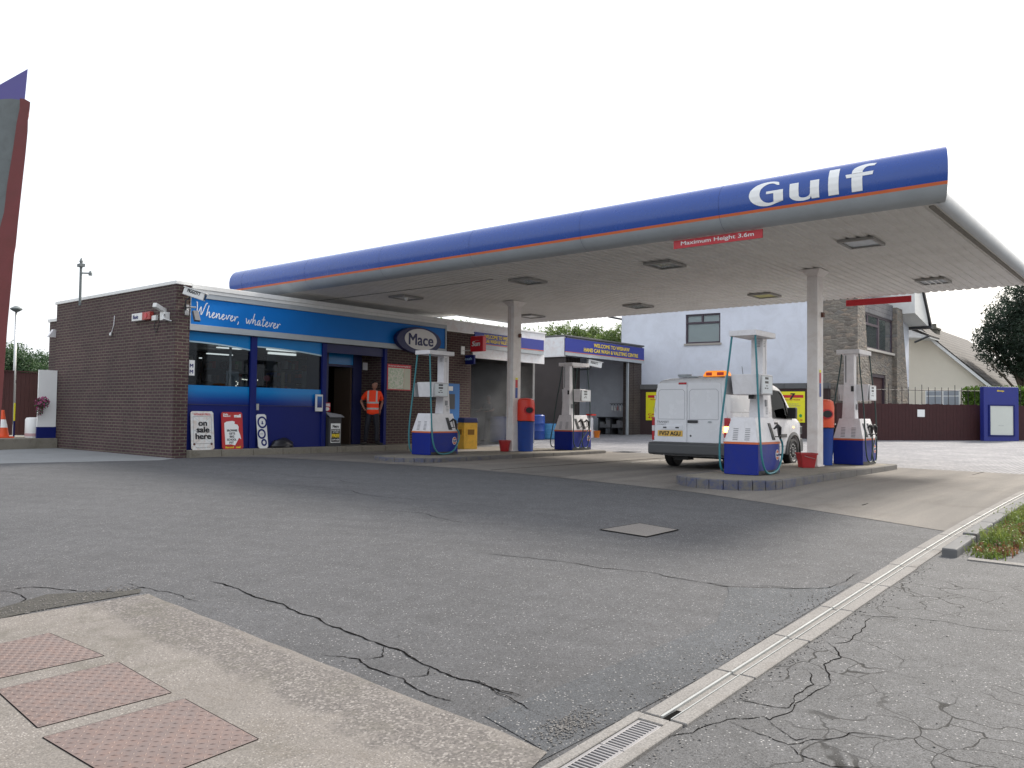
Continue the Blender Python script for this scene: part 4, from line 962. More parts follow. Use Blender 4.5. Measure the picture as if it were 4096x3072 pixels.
# recess with door and brick panel
mb = MB(); mb.box(15.97, 16.20, VF+.75, VF+.97, FL, 2.5); mb.box(16.29, 19.85, VF-.02, VF+.2, -1.3, 2.6); mb.box(16.19, 16.29, VF+.10, VF+.97, FL, 2.5); mb.box(18.66, 19.9, VF-.04, VF-.02, -1.3, 2.60)
mb.build('brick_front', m_brick, sh)
dp = MB(); dp.box(14.13, 14.77, VF+.7, VF+.76, FL, 1.86); dp.box(15.66, 15.97, VF+.7, VF+.76, FL, 1.86); dp.box(14.77, 15.66, VF+.7, VF+.76, 1.30, 1.37); dp.box(14.77, 15.66, VF+.7, VF+.76, 1.80, 1.86)
dw = dp.build('door_frame', m_navyd, sh, bev=.004)
mb = MB(); mb.box(14.77, 15.66, VF+.72, VF+.73, 1.37, 1.80); mb.build('transom_panel', m_vinyl, dw)
mb = MB(); mb.box(15.60, 15.66, VF+.76, VF+1.5, FL, 1.30); mb.build('open_door', pm('wooden_door_edge', (.07, .045, .03), .6), dw)
mb = MB(); mb.box(14.06, 14.13, VF+.10, VF+.75, FL, 1.86); mb.build('recess_side', m_navyd, dw)
mb = MB(); mb.box(PX, 19.6, VF+.2, 24.3, 1.87, 1.93); mb.build('inner_ceiling', pm('ceiling_tiles', (.35, .35, .34), .8), sh)
mb = MB(); mb.box(18.66, 23.72, VF-.12, VF+.2, 2.62, 2.90); mb.build('white_fascia', m_rustwhite, sh)
mb = MB(); mb.box(18.66, 23.76, VF-.15, VF+.2, 2.90, 2.95); mb.build('white_fascia_coping', m_white, sh)
mb = MB(); mb.box(18.66, 19.92, VF-.14, VF-.02, 2.585, 2.62); mb.build('trim_strip', m_paper, sh)
# things inside
for i, (u, v, L, lb) in enumerate(((14.2, 21.0, 1.0, 'fluorescent tube light seen through the second window'), (15.2, 22.4, 1.0, 'fluorescent tube light at the back seen through the second window'))):
    mb = MB(); mb.box(u, u+L, v, v+.10, 1.80, 1.86); o = mb.build('tube_light', pm('lit_tube', (.9, .9, .9), .4, emit=(1, 1, .95), es=.7) if i == 0 else bpy.data.materials['lit_tube'], None)
    tag(o, lb, 'light', 'lit tubes inside the shop')
rs = random.Random(3)
goods = [pm('packet_'+nm, c_, .5) for nm, c_ in (('red', (.4, .04, .03)), ('cream', (.5, .45, .3)), ('blue', (.05, .12, .35)), ('brown', (.2, .1, .05)), ('white', (.6, .6, .58)), ('green', (.05, .2, .07)))]
for i, (u, v) in enumerate(((10.9, 21.2), (12.6, 21.5), (13.6, 20.0), (15.6, 21.6))):
    t = thing('shop_shelf', ['dark shelf stacked with goods behind the first window', 'goods shelf behind the blue post of the shop front', 'goods shelf close behind the second window', 'goods shelf deep behind the open doorway'][i], 'shelf', (u, v, FL), 0, 'goods shelves inside the shop')
    mb = MB(); mb.box(u, u+1.1, v+.3, v+.34, FL, 1.55)
    for k in range(6): mb.box(u, u+1.1, v, v+.3, FL+.2+k*.38, FL+.23+k*.38)
    mb.build('rack', m_dark, t)
    for gi, gm in enumerate(goods):
        mb = MB()
        for k in range(6):
            for j in range(9):
                if rs.randrange(6) == gi: mb.box(u+.02+j*.12, u+.12+j*.12, v+.02, v+.2, FL+.232+k*.38, FL+.23+k*.38+rs.uniform(.12, .28))
        if len(mb.b.verts): mb.build('goods', gm, t)['kind'] = 'stuff'
t = thing('wall_phone_hatch', 'white framed hatch fixed to the right end of the second shop window', 'hatch', (13.88, VF, 0))
f = FV((13.77, VF-.03, .02)); mb = MB(); mb.box(0, .22, 0, .45, 0, .05, f); mb.build('frame', m_white, t, bev=.006)
mb = MB(); mb.box(.035, .19, .10, .40, .051, .054, f); mb.build('pane', m_vinyl, t)
mb = MB(); f = FV((11.99, VF-.0, .03)); mb.box(0, .07, 0, .16, 0, .03, f); tag(mb.build('letter_plate', m_metal, None, bev=.004), 'small metal plate low beside the first blue post', 'plate')
mb = MB(); f = FV((10.18, VF+.005, .82)); mb.box(0, .14, 0, .36, 0, .004, f); o = mb.build('window_notice', m_paper, None); tag(o, 'white notice in the left edge of the first window', 'notice')
lettering('lettering', 'M\nM', f, .06, .16, .08, .22, m_navy, o, .005, bold=.03, ls=1.2)

def board(x0, x1, z0, z1, name, label, cat, face, tilt=6, v=None):
    v = v if v is not None else VF-.14
    t = thing(name, label, cat, ((x0+x1)/2, v, z0), 0, None)
    f = Matrix.Translation((x0, v, z0)) @ Matrix.Rotation(R(-tilt), 4, 'X') @ FR((0, 0, 0), (1, 0, 0), (0, 0, 1))
    W, H = x1-x0, z1-z0
    mb = MB(); r_ = .04; pts = [(r_, 0), (W-r_, 0), (W, r_), (W, H-r_), (W-r_, H), (r_, H), (0, H-r_), (0, r_)]
    mb.prism(pts, -.02, 0, f); mb.build('panel', face, t)
    return t, f, W, H
m_rustb = pm('rusting_white_board', (.72, .72, .70), .5, var=.06, vs=3, dirt=.7, dirtc=(.45, .22, .08))
m_rustr = pm('rusting_red_board', (.50, .02, .03), .45, var=.1, vs=3, dirt=.6, dirtc=(.25, .08, .03))
t, f, W, H = board(10.22, 10.80, FL, -.01, 'newspaper_board', 'white newspaper board reading on sale here, leaning on the shop front', 'newspaper board', m_rustb)
lettering('title', 'WISHAW PRESS', f, W/2, H*.92, W*.74, H*.055, m_red, t, .003, bold=.01)
lettering('lettering', 'on\nsale\nhere', f, W*.52, H*.50, W*.66, H*.44, m_ink, t, .003, bold=.035, align='CENTER', ls=.82)
lettering('small_print', 'wishawpress.co.uk', f, W/2, H*.06, W*.66, H*.045, m_grey, t, .003)
mb = MB()
for a, c_ in (((.10, .16), (.90, .16)), ((.90, .16), (.90, .86)), ((.90, .86), (.10, .86)), ((.10, .86), (.10, .16))): mb.strip([(a[0]*W, a[1]*H), (c_[0]*W, c_[1]*H)], .008, .0025, f)
for a, c_ in (((.12, .86), (.88, .48)), ((.88, .86), (.12, .48)), ((.12, .52), (.88, .16)), ((.88, .52), (.12, .16))): mb.strip([(a[0]*W, a[1]*H), (c_[0]*W, c_[1]*H)], .004, .0055, f)
mb.build('wire_frame', m_grey, t, fixn=False)
mb = MB()
for q in (.12, .88): mb.ell(W*q, H*.15, .03, .03, .001, .004, f, 10)
mb.build('rust_spot', m_stonegate, t)
t, f, W, H = board(11.01, 11.58, FL, -.02, 'newspaper_board', 'red newspaper board with a torn white headline sheet', 'newspaper board', m_rustr)
lettering('title', 'Daily\nRecord', f, W*.25, H*.915, W*.32, H*.09, m_paper, t, .003, bold=.03, ls=.75)
lettering('title', 'mail', f, W*.76, H*.90, W*.30, H*.085, m_paper, t, .003, bold=.05)
pts = [(.14, .12), (.12, .70), (.22, .74), (.50, .76), (.62, .74), (.60, .68), (.74, .66), (.80, .60), (.78, .5), (.86, .38), (.90, .26), (.80, .30), (.60, .10), (.40, .13)]
mb = MB(); mb.poly([f @ Vector((x*W, y*H, .004)) for x, y in pts]); mb.build('headline_sheet', m_paper, t, fixn=False)
for k, (s, w_) in enumerate((('BROWNIE', .48), ('GETS', .28), ('BIG', .2), ('SCHOOL', .44), ('FIT', .2))): lettering('headline', s, f, W*.48-k*.006, H*(.50-k*.082), W*w_, H*.055, m_ink, t, .006, bold=.03)
lettering('title', 'Record   mail', f, W*.5, H*.05, W*.7, H*.05, m_ylw, t, .003, bold=.02)
t, f, W, H = board(11.99, 12.27, FL, -.06, 'lottery_board', 'narrow white lottery board with linked navy rings, leaning by the blue post', 'board', m_white, 9, VF-.16)
mb = MB()
for cx, cy, r_ in ((.55, .76, .42), (.42, .42, .34), (.60, .17, .22)):
    n_ = 28; a = [(W*cx+r_*W*math.cos(6.2832*i/n_), H*cy+r_*W*1.1*math.sin(6.2832*i/n_)) for i in range(n_+1)]; mb.strip(a, .045, .003, f)
mb.build('navy_rings', m_navy, t, fixn=False)
mb = MB(); mb.strip([(W*.52, H*.70), (W*.56, H*.80)], .03, .003, f); mb.strip([(W*.60, H*.70), (W*.55, H*.80)], .02, .0034, f); mb.strip([(W*.42, H*.72), (W*.68, H*.72)], .012, .0038, f); mb.strip([(W*.26, H*.42), (W*.58, H*.42)], .010, .003, f); mb.build('crossed_fingers', m_navy, t, fixn=False)
mb = MB(); P0 = (12.75, VF-.06, FL)
res = bmesh.ops.create_icosphere(mb.b, subdivisions=3, radius=1)
for v_ in mb.b.verts: 
    q = v_.co; a = 1+.12*math.sin(q.x*5+q.y*3)*math.cos(q.z*6); v_.co = Vector((q.x*.34*a+P0[0], q.y*.12*a+P0[1], max(0, q.z*.22*a+.02)+P0[2]+.012*(q.z < 0)))
tag(mb.build('bin_bag', pm('black_plastic_bag', (.02, .02, .025), .3, var=.4), None, smooth=True), 'dark slumped plastic bag on the step below the second window', 'bag')
# free paper stand
t = thing('newspaper_stand', 'black stand of free papers beside the shop door', 'stand', (14.38, VF-.05, FL))
f = FV((14.17, VF-.13, FL)); mb = MB(); mb.prism([(0, 0), (.42, 0), (.42, .78), (0, .78)], -.30, 0, f); mb.build('cabinet', m_dark, t, bev=.008)
mb = MB(); mb.prism([(-.02, .0), (.46, .0), (.40, .12), (-.02, .22)], 0, .02, Matrix.Translation((14.17, VF-.20, FL+.78)) @ Matrix.Rotation(R(-55), 4, 'X') @ FR((0, 0, 0), (1, 0, 0), (0, 0, 1))); mb.build('sloping_tray', m_grey, t)
mb = MB(); mb.box(.06, .38, .10, .62, .003, .008, f); nb = mb.build('notice', m_paper, t)
mb = MB(); mb.box(.075, .365, .12, .47, .0085, .010, f); mb.build('black_field', m_ink, nb)
lettering('title', 'Metro', f, .22, .54, .20, .07, m_ink, nb, .011, bold=.04)
lettering('lettering', 'PLEASE PICK\nUP YOUR', f, .22, .41, .25, .085, m_paper, nb, .012, bold=.02, align='CENTER')
lettering('big_word', 'FREE', f, .22, .29, .25, .085, m_yt, nb, .012, bold=.05)
lettering('lettering', 'COPY HERE', f, .22, .18, .25, .04, m_paper, nb, .012, bold=.02)
mb = MB(); mb.box(-.02, .22, .94, 1.18, -.25, -.24, f); nb = mb.build('top_card', m_red, t)
lettering('lettering', 'FREE', f, .10, 1.12, .20, .07, m_paper, nb, -.236, bold=.05)
mb = MB(); mb.ell(.10, 1.01, .09, .05, -.239, -.237, f); mb.build('oval', m_paper, nb)
mb = MB(); mb.box(.08, .10, .78, .96, -.24, -.22, f); mb.build('card_post', m_dark, t)
# oval sign
t = thing('oval_sign', 'large navy oval sign with white centre on the shop fascia', 'sign', (17.33, VF-.2, 1.78))
f = FV((17.33, VF-.14, 2.17)); mb = MB(); mb.ell(0, 0, .91, .39, 0, .16, f, 64); mb.build('rim', m_navyd, t, bev=.012)
mb = MB(); mb.ell(.05, .03, .66, .315, .161, .170, f, 64); mb.build('white_oval', pm('lit_white_acrylic', (.62, .60, .58), .3), t)
lettering('lettering', 'Mace', f, .05, .02, 1.00, .33, m_navyd, t, .172, bold=.02)
# map board
t = thing('map_board', 'framed street map with red border on the brick wall', 'map board', (16.77, VF-.03, .67))
f = FV((16.30, VF-.045, .67)); mb = MB(); mb.box(0, .94, 0, .76, -.02, 0, f); mb.build('red_border', m_red, t)
m_map, n, l, b = nt('map_print'); v = coord(n, l, True); c_ = mixc(n, l, ramp(n, l, noise(n, l, 7, 5, .7, v), BW(.4, .6)), (.50, .56, .40), (.36, .45, .30)); c_ = mixc(n, l, ramp(n, l, noise(n, l, 22, 2, .5, v), BW(.47, .53)), c_, (.62, .60, .50)); l.new(c_, b.inputs['Base Color']); b.inputs['Roughness'].default_value = .15
mb = MB(); mb.box(.03, .65, .03, .65, .001, .003, f); mb.build('map', m_map, t)
mb = MB(); mb.box(.66, .91, .03, .65, .001, .003, f); mb.build('street_index', pm('index_print', (.50, .50, .38), .3), t)
lettering('heading', "Do you know where you're going to?", f, .47, .705, .86, .05, m_paper, t, .003, bold=.01)
mb = MB(); f = FV((16.0, VF+.70, 1.25)); mb.box(0, .18, 0, .22, 0, .01, f); o = mb.build('notice', m_cream, None); tag(o, 'small cream notice on the recessed brick wall above the man', 'notice')
# signs on brackets
t = thing('hanging_sign', 'red newspaper sign on a white bracket at the end of the brick wall', 'sign', (19.4, 17.9, 1.9))
P = at(1800+180*.452, 1150+432*.452, 0, 19.4); Q = at(1800+290*.452, 1150+562*.452, 0, 19.4)
mb = MB(); mb.box(19.4, 19.56, Q.y, P.y, Q.z, P.z); mb.build('light_box', pm('red_acrylic', (.62, .02, .03), .3), t, bev=.025)
fu = FU((19.395, (P.y+Q.y)/2, (P.z+Q.z)/2)); lettering('lettering', 'Sun', fu, -.02, .0, (P.y-Q.y)*.64, .15, m_paper, t, .003, bold=.03, shear=.25)
lettering('small_lettering', 'SCOTTISH', fu, .03, .10, (P.y-Q.y)*.32, .022, m_paper, t, .003)
mb = MB(); a = P.y; mb.tube([(19.48, a, 2.02), (19.48, VF-.04, 2.02)], .012); mb.box(19.40, 19.56, VF-.062, VF-.045, 1.9, 2.16); mb.build('bracket', m_paper, t)
t = thing('cash_sign', 'small navy sign reading cash below the red hanging sign', 'sign', (19.4, 17.9, 1.4))
P = at(1800+118*.452, 1150+600*.452, 0, 19.6); Q = at(1800+210*.452, 1150+678*.452, 0, 19.6)
mb = MB(); mb.box(19.6, 19.68, Q.y, min(P.y, VF-.05), Q.z, P.z); mb.build('light_box', m_navy, t, bev=.01)
lettering('lettering', 'cash', FU((19.597, (min(P.y, VF-.05)+Q.y)/2, (P.z+Q.z)/2+.03)), -.04, 0, .30, .085, pm('cash_blue', (.35, .55, .75), .4), t, .002, bold=.02)
# cash machine and papers on the wall, behind the pump
t = thing('cash_machine', 'blue cash machine panel in the brick wall behind the pump', 'cash machine', (19.0, VF-.1, -.3))
mb = MB(); mb.box(18.62, 19.32, VF-.09, VF-.045, -.30, .95); mb.build('surround', pm('bright_blue_panel', (.01, .14, .42), .4), t, bev=.01)
mb = MB(); mb.box(18.72, 19.10, VF-.10, VF-.091, .15, .62); mb.build('screen_recess', m_dark, t)
mb = MB(); mb.box(18.78, 19.0, VF-.103, VF-.0915, .72, .86); mb.build('emblem', m_paper, t)
mb = MB(); mb.box(18.36, 18.50, VF-.12, VF-.045, 1.05, 1.5); tag(mb.build('wall_lamp', m_dark, None, bev=.02), 'dark wall lamp fixed to the brick above the cash machine', 'lamp')
mb = MB(); mb.box(18.34, 18.52, VF-.06, VF-.045, .72, 1.0); tag(mb.build('wall_notice', m_paper, None), 'pale paper notice on the brick wall behind the pump mast', 'notice')
# yellow bin
P = at(1800+130*.452, 1150+1418*.452, 2, GZ-.08)
t = thing('grit_bin', 'yellow litter bin with navy lid in front of the brick wall corner', 'bin', (19.0, 17.45, -1.09), R(-20))
M_ = Matrix.Translation((19.0, 17.45, -1.085)) @ Matrix.Rotation(R(-22), 4, 'Z')
mb = MB(); mb.box(-.23, .23, -.23, .23, 0, .82, M_); mb.build('body', m_yellow, t, bev=.02)
mb = MB(); mb.box(-.25, .25, -.25, .25, .82, .97, M_, tx=.03, ty=.03); mb.build('lid', pm('navy_lid', (.03, .035, .13), .4), t, bev=.02)
for f in (FR(M_ @ Vector((0, -.23, .42)), M_.to_3x3() @ Vector((1, 0, 0)), (0, 0, 1)), FR(M_ @ Vector((-.23, 0, .42)), M_.to_3x3() @ Vector((0, -1, 0)), (0, 0, 1))):
    mb = MB(); mb.box(-.14, .14, -.0, .22, 0, .02, f); ap = mb.build('flap_surround', m_yellow, t, bev=.008)
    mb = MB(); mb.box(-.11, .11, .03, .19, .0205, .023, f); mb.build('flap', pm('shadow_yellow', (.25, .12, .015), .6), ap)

# fittings on the left brick wall (x = UW)
def pU(x, y, u=UW): return at(x, y, 0, u)
def zz2(x, y): return (x*.5424, 1000+y*.5424)
def wallbox(name, a, c_, d, mat, label, cat, bev=.01):
    P = pU(*zz2(*a)); Q = pU(*zz2(*c_)); t = thing(name, label, cat, (UW, (P.y+Q.y)/2, Q.z))
    mb = MB(); mb.box(UW-d, UW-.001, Q.y, P.y, Q.z, P.z); mb.build('housing', mat, t, bev=bev); return t, P, Q
t, P, Q = wallbox('alarm_box', (1001, 475), (1075, 520), .10, m_white, 'white alarm box with blue lettering high on the brick wall', 'alarm box')
lettering('lettering', 'Rhodo', FU((UW-.103, (P.y+Q.y)/2+.05, (P.z+Q.z)/2)), 0, 0, (P.y-Q.y)*.5, .09, m_navy, t, 0, bold=.03)
t, P, Q = wallbox('alarm_bell', (1078, 463), (1133, 512), .10, pm('faded_red_box', (.38, .05, .04), .5), 'red bell box beside the white alarm box', 'alarm bell')
mb = MB(); fu = FU((UW-.101, (P.y+Q.y)/2, (P.z+Q.z)/2)); mb.ell(0, 0, .06, .06, 0, .01, fu, 16); mb.build('grille', m_red, t)
t, P, Q = wallbox('junction_box', (1136, 486), (1166, 518), .06, m_white, 'small white junction box with hanging black cable', 'junction box', .004)
mb = MB(); a = Vector((UW-.02, (P.y+Q.y)/2, Q.z)); mb.tube([a, a+Vector((-.02, .0, -.15)), a+Vector((-.02, -.05, -.28)), a+Vector((-.02, -.12, -.30)), a+Vector((-.02, -.22, -.1)), a+Vector((-.01, -.28, .1))], .009, 6, smooth=2); mb.build('cable', m_black, t, smooth=True)
P = pU(*zz2(1240, 480)); t = thing('security_camera', 'white security camera on a bracket on the brick wall near the corner', 'security camera', tuple(P))
mb = MB(); mb.box(UW-.14, UW-.001, P.y-.09, P.y+.12, P.z-.13, P.z+.06); mb.build('mounting_box', m_white, t, bev=.015)
M_ = Matrix.Translation((UW-.2, P.y, P.z+.14)) @ Matrix.Rotation(R(25), 4, 'Z') @ Matrix.Rotation(R(15), 4, 'Y')
mb = MB(); mb.box(-.2, .18, -.05, .05, -.05, .05, M_); mb.build('camera_body', m_white, t, bev=.012)
mb = MB(); mb.tube([(UW-.05, P.y-.02, P.z), (UW-.2, P.y-.14, P.z-.02), (UW-.22, P.y-.2, P.z-.12), (UW-.05, P.y-.24, P.z-.16)], .022, 8); mb.build('arm', m_metal, t)
P = pU(*zz2(1375, 440)); t = thing('floodlight', 'grey floodlight bracket at the shop corner beside the fascia', 'floodlight', (UW-.1, VF-.2, P.z))
mb = MB(); mb.box(9.96, 10.06, VF-.15, VF-.121, 2.2, 2.45); mb.tube([(10.0, VF-.15, 2.38), (10.02, VF-.30, 2.38), (10.12, VF-.34, 2.38)], .02, 8); mb.build('bracket', m_metal, t)
mb = MB(); M_ = Matrix.Translation((10.10, VF-.36, 2.28)) @ Matrix.Rotation(R(-25), 4, 'X'); mb.box(-.07, .07, -.02, .05, -.24, .02, M_); mb.build('lamp_head', pm('floodlight_grey', (.05, .055, .07), .6), t, bev=.01)
mb = MB(); P = pU(*zz2(848, 485)); Q = pU(*zz2(826, 622)); mb.tube([(UW-.01, P.y, P.z), (UW-.012, P.y+.02, (P.z+Q.z)/2), (UW-.012, Q.y, Q.z+.05)], .012, 6); t = thing('cable_stub', 'loose pale cable stub hanging from the brick wall', 'cable', tuple(Q)); mb.build('cable', m_cream, t)
mb = MB(); mb.lathe([(.01, -.05), (.04, -.03), (.04, .02), (.01, .05)], 10, Matrix.Translation((UW-.03, Q.y, Q.z))); mb.build('cap', m_metal, t)
# corner camera with lettering
t = thing('security_camera', 'white lettered security camera tilted over the shop corner', 'security camera', (UW, VF-.3, 2.7))
A = at(680+118*.452, 1100+135*.452, 1, 17.95); B_ = at(680+298*.452, 1100+195*.452, 1, 17.60)
d = (B_-A); L = d.length; xd = d.normalized(); yd = (Vector((0, 0, 1))-xd*xd.z).normalized(); f = FR(A, xd, yd)
mb = MB(); mb.box(0, L, -.085, .085, -.16, 0, f); mb.build('housing', m_white, t, bev=.015)
mb = MB(); mb.box(-.02, L+.03, .086, .10, -.175, .015, f); mb.build('sunshield', m_paper, t)
mb = MB(); mb.box(L+.002, L+.012, -.06, .06, -.14, -.03, f); mb.build('lens_window', m_glass_dk, t)
lettering('lettering', 'PIGGOTT', f, L*.50, .035, L*.62, .075, m_ink, t, .006, bold=.03)
mb = MB(); mb.tube([f @ Vector((L*.35, -.09, -.08)), f @ Vector((L*.2, -.2, -.08)), Vector((9.98, VF-.13, 2.30))], .018, 8); mb.build('bracket', m_dark, t)
# small white lamp between walls
mb = MB(); M_ = Matrix.Translation((UW+.0, 24.75, 2.0)); mb.prism([(-.15, -.06), (.1, -.06), (.1, .06), (-.15, .06)], 0, .22, M_, top=[(-.02, -.06), (.1, -.06), (.1, .06), (-.02, .06)]); tag(mb.build('bulkhead_lamp', m_cream, None), 'cream bulkhead lamp in the angle of the brick walls', 'lamp')
# aerial mast on roof
P = at(320*1.0, 1203, 1, 22.5); t = thing('aerial_mast', 'thin grey aerial mast rising behind the shop roof', 'mast', (P.x, 22.5, 2.75))
Qt = at(322, 1046, 1, 22.5)
mb = MB(); mb.tube([(P.x, 22.5, 2.7), (P.x, 22.5, Qt.z)], .035, 8); mb.build('pole', m_web, t)
mb = MB(); mb.box(P.x-.06, P.x+.06, 22.4, 22.6, Qt.z-.14, Qt.z-.06); mb.tube([(P.x, 22.5, Qt.z-.3), (P.x+.15, 22.35, Qt.z-.3)], .02, 6); mb.lathe([(.05, 0), (.05, .06), (.02, .12)], 8, Matrix.Translation((P.x+.17, 22.33, Qt.z-.36))); mb.lathe([(.02, 0), (.05, .05), (.01, .15)], 8, Matrix.Translation((P.x, 22.5, Qt.z-.05))); mb.build('head', m_web, t)

# cards and small lights inside the windows
def inside(name, x0, y0, x1, y1, v, mat, label, cat):
    P = at(680+x0*.452, 1100+y0*.452, 1, v); Q = at(680+x1*.452, 1100+y1*.452, 1, v)
    mb = MB(); mb.box(P.x, Q.x, v, v+.02, Q.z, P.z); return tag(mb.build(name, mat, None), label, cat)
inside('display_card', 500, 850, 605, 1000, 19.0, pm('pale_card', (.42, .47, .52), .5), 'pale card standing low inside the first window', 'card')
inside('window_mullion', 528, 640, 540, 990, 18.7, m_cream, 'thin pale upright behind the first window', 'upright')
inside('display_card', 1170, 850, 1215, 1000, 19.0, pm('dull_card', (.25, .24, .22), .5), 'tall dull card behind the second window', 'card')
inside('display_column', 985, 860, 1012, 1010, 19.1, pm('tan_column', (.30, .24, .16), .6), 'tan display column behind the second window', 'display')
inside('display_card', 860, 700, 940, 850, 19.3, pm('grey_poster', (.20, .21, .22), .6), 'grey poster high behind the second window', 'poster')
inside('display_card', 1245, 830, 1330, 865, 19.0, m_white, 'small white shelf edge at the right of the second window', 'card')
P = at(680+855*.452, 1100+915*.452, 1, 18.9); mb = MB(); mb.ell(0, 0, .10, .08, 0, .02, FV(P), 20); mb.strip([(0, -.07), (.0, -.45)], .02, .004, FV(P)); tag(mb.build('heart_sign', pm('pink_sign', (.45, .10, .12), .5), None), 'pink round sign on a stick behind the second window', 'sign')
mb = MB()
for x, y in [(640, 922), (653, 924), (666, 925), (680, 927), (586, 942), (600, 955), (597, 968), (584, 980), (762, 928), (775, 930), (757, 1000), (770, 1002)]:
    P = at(680+x*.452, 1100+y*.452, 1, 18.5); mb.lathe([(.001, -.012), (.012, 0), (.001, .012)], 6, Matrix.Translation(P))
tag(mb.build('string_lights', pm('tiny_bulbs', (.9, .9, .8), .4, emit=(1, .95, .8), es=2), None), 'string of tiny lit bulbs hanging inside the shop windows', 'string lights')
for i, (x, y, L) in enumerate(((430, 638, .55), (340, 692, .6), (275, 732, .6))):
    P = at(680+x*.452, 1100+y*.452, 1, 20.5+i*1.2); mb = MB(); mb.box(P.x, P.x+L*1.3, P.y, P.y+.12, P.z-.02, P.z+.01); tag(mb.build('tube_light', bpy.data.materials['lit_tube'], None), ['short lit ceiling tube nearest the glass of the first window', 'long lit ceiling tube in the middle of the first window', 'farthest lit ceiling tube behind the first window'][i], 'light', 'lit tubes inside the shop')

# ================================================================ CAR WASH
def Z5(x, y): return (1800+x*.452, 1150+y*.452)
cw = thing('car_wash_building', 'low dark car wash with two open bays and blue name boards', 'building', (28, 21, -.9))
m_dkpan = pm('dark_stained_panel', (.060, .050, .048), .8, var=.4, vs=1.5, bmp=.3, bs=8)
m_wet = pm('wet_bay_wall', (.27, .265, .26), .55, var=.4, vs=.8, dirt=.5, dirtc=(.09, .09, .09))
mb = MB(); mb.box(19.92, 23.72, VF-.10, VF-.04, 1.82, 2.16); mb.build('white_lintel', m_rustwhite, cw)
mb = MB(); mb.box(23.58, 23.70, VF+.31, 24.59, -1.2, 2.6); mb.build('side_wall', m_wet, cw)
def namesign(u0, u1, v, z0, z1, zs, cx, tw):
    o = MB(); o.box(u0, u1, v-.05, v, z0+.16, z1); bd = o.build('name_board', m_bsign, cw)
    mb = MB(); mb.box(u0, u1, v-.055, v+.001, z0+.135, z0+.158); mb.build('orange_line', m_orange, bd)
    mb = MB(); mb.box(u0, u1, v-.05, v, z0, z0+.133); mb.build('silver_band', m_silver, bd)
    lettering('lettering', 'WELCOME TO WISHAW', FV((cx, v-.053, z0+.16+(z1-z0-.16)*.70)), 0, 0, tw*.66, (z1-z0)*.22, m_yt, bd, .002, bold=.02)
    lettering('lettering', 'HAND CAR WASH & VALETING CENTRE', FV((cx, v-.053, z0+.16+(z1-z0-.16)*.28)), 0, 0, tw, (z1-z0)*.22, m_yt, bd, .002, bold=.02)
m_bsign = pm('royal_blue_board', (.022, .035, .27), .4)
namesign(19.93, 23.60, VF-.11, 2.14, 2.66, 0, 21.15, 2.3)
# left bay interior
mb = MB(); mb.box(19.9, 23.7, 24.6, 24.8, -1.3, 2.6); mb.box(19.84, 19.95, VF+.2, 24.6, -1.3, 2.6); mb.build('bay_wall', m_wet, cw)
mb = MB(); mb.box(19.86, 23.7, VF+.21, 24.7, 2.65, 2.8); mb.build('bay_roof', m_grey, cw)
# right bay
VR2 = 19.75
a = at(*Z5(1010, 432), 1, VR2); c_ = at(*Z5(1705, 520), 1, VR2); a2 = at(*Z5(1005, 605), 1, VR2); c2 = at(*Z5(1705, 668), 1, VR2)
uL, uR, zT, zB = a.x, c_.x, (a.z+c_.z)/2, (a2.z+c2.z)/2
mb = MB(); mb.box(uL, uR+.03, VR2-.08, VR2+5, zT-.02, zT+.05); mb.build('coping', m_coping, cw, bev=.01)
namesign(uL+.02, uR, VR2-.03, zB, zT-.08, 0, uL+(uR-uL)*.56, (uR-uL)*.70)
mb = MB(); mb.box(uL, uL+.12, VR2, VR2+4.6, zB-.05, zT-.03); mb.build('white_side_fascia', m_rustwhite, cw)
mb = MB(); mb.box(uL+.1, uL+.2, VR2+.05, VR2+4.6, -1.2, zT-.05); 
k = uL+.2
while k < uL+1.9: mb.box(k, k+.05, VR2+.55, VR2+.62, -1.2, zB+.02); k += .12
mb.box(uL+.2, uL+1.9, VR2+.62, VR2+.66, -1.2, zB+.02)
mb.build('dark_cladding', m_dkpan, cw)
jx = at(*Z5(1575, 900), 1, VR2).x
mb = MB(); mb.box(jx, jx+.07, VR2, VR2+.1, -1.1, zB); mb.build('door_jamb', m_silver, cw)
m_dbrick = brickmat('sooty_brick', (.045, .030, .028), (.06, .045, .04), (.09, .08, .07))
mb = MB(); mb.box(jx+.07, jx+.50, VR2+.04, VR2+.3, -1.1, zB); mb.box(jx+.50, uR-.05, VR2+.02, VR2+.3, -1.1, zB); mb.build('brick_pier', m_dbrick, cw)
mb = MB(); mb.box(uL+1.5, uR, VR2+3.0, VR2+3.2, -1.2, zT-.16); mb.box(uR-.2, uR-.05, VR2+.3, VR2+3.0, -1.2, zT-.16); mb.build('inner_wall', pm('pale_bay_wall', (.72, .75, .80), .7, var=.2), cw)
mb = MB(); mb.box(uL+.2, uR, VR2, VR2+4.6, zT-.15, zT-.03); mb.build('bay_roof', m_grey, cw)
gz = G(31, 20)
BU = uR-.35
t = thing('workbench', 'dark cluttered workbench inside the right car wash bay', 'workbench', (BU, VR2+1.5, gz))
bv0 = max(VR2+.32, at(*Z5(1560, 1100), 0, BU-.6).y); bv1 = at(*Z5(1300, 1100), 0, BU-.6).y
mb = MB(); mb.box(BU-.6, BU+.1, bv0, bv1, gz+.78, gz+.83)
for q in (bv0+.05, (bv0+bv1)/2, bv1-.1): mb.box(BU-.55, BU, q, q+.06, gz, gz+.78)
mb.box(BU-.55, BU, bv0+.05, bv1-.05, gz+.3, gz+.34); mb.build('frame', m_dark, t)
mb = MB()
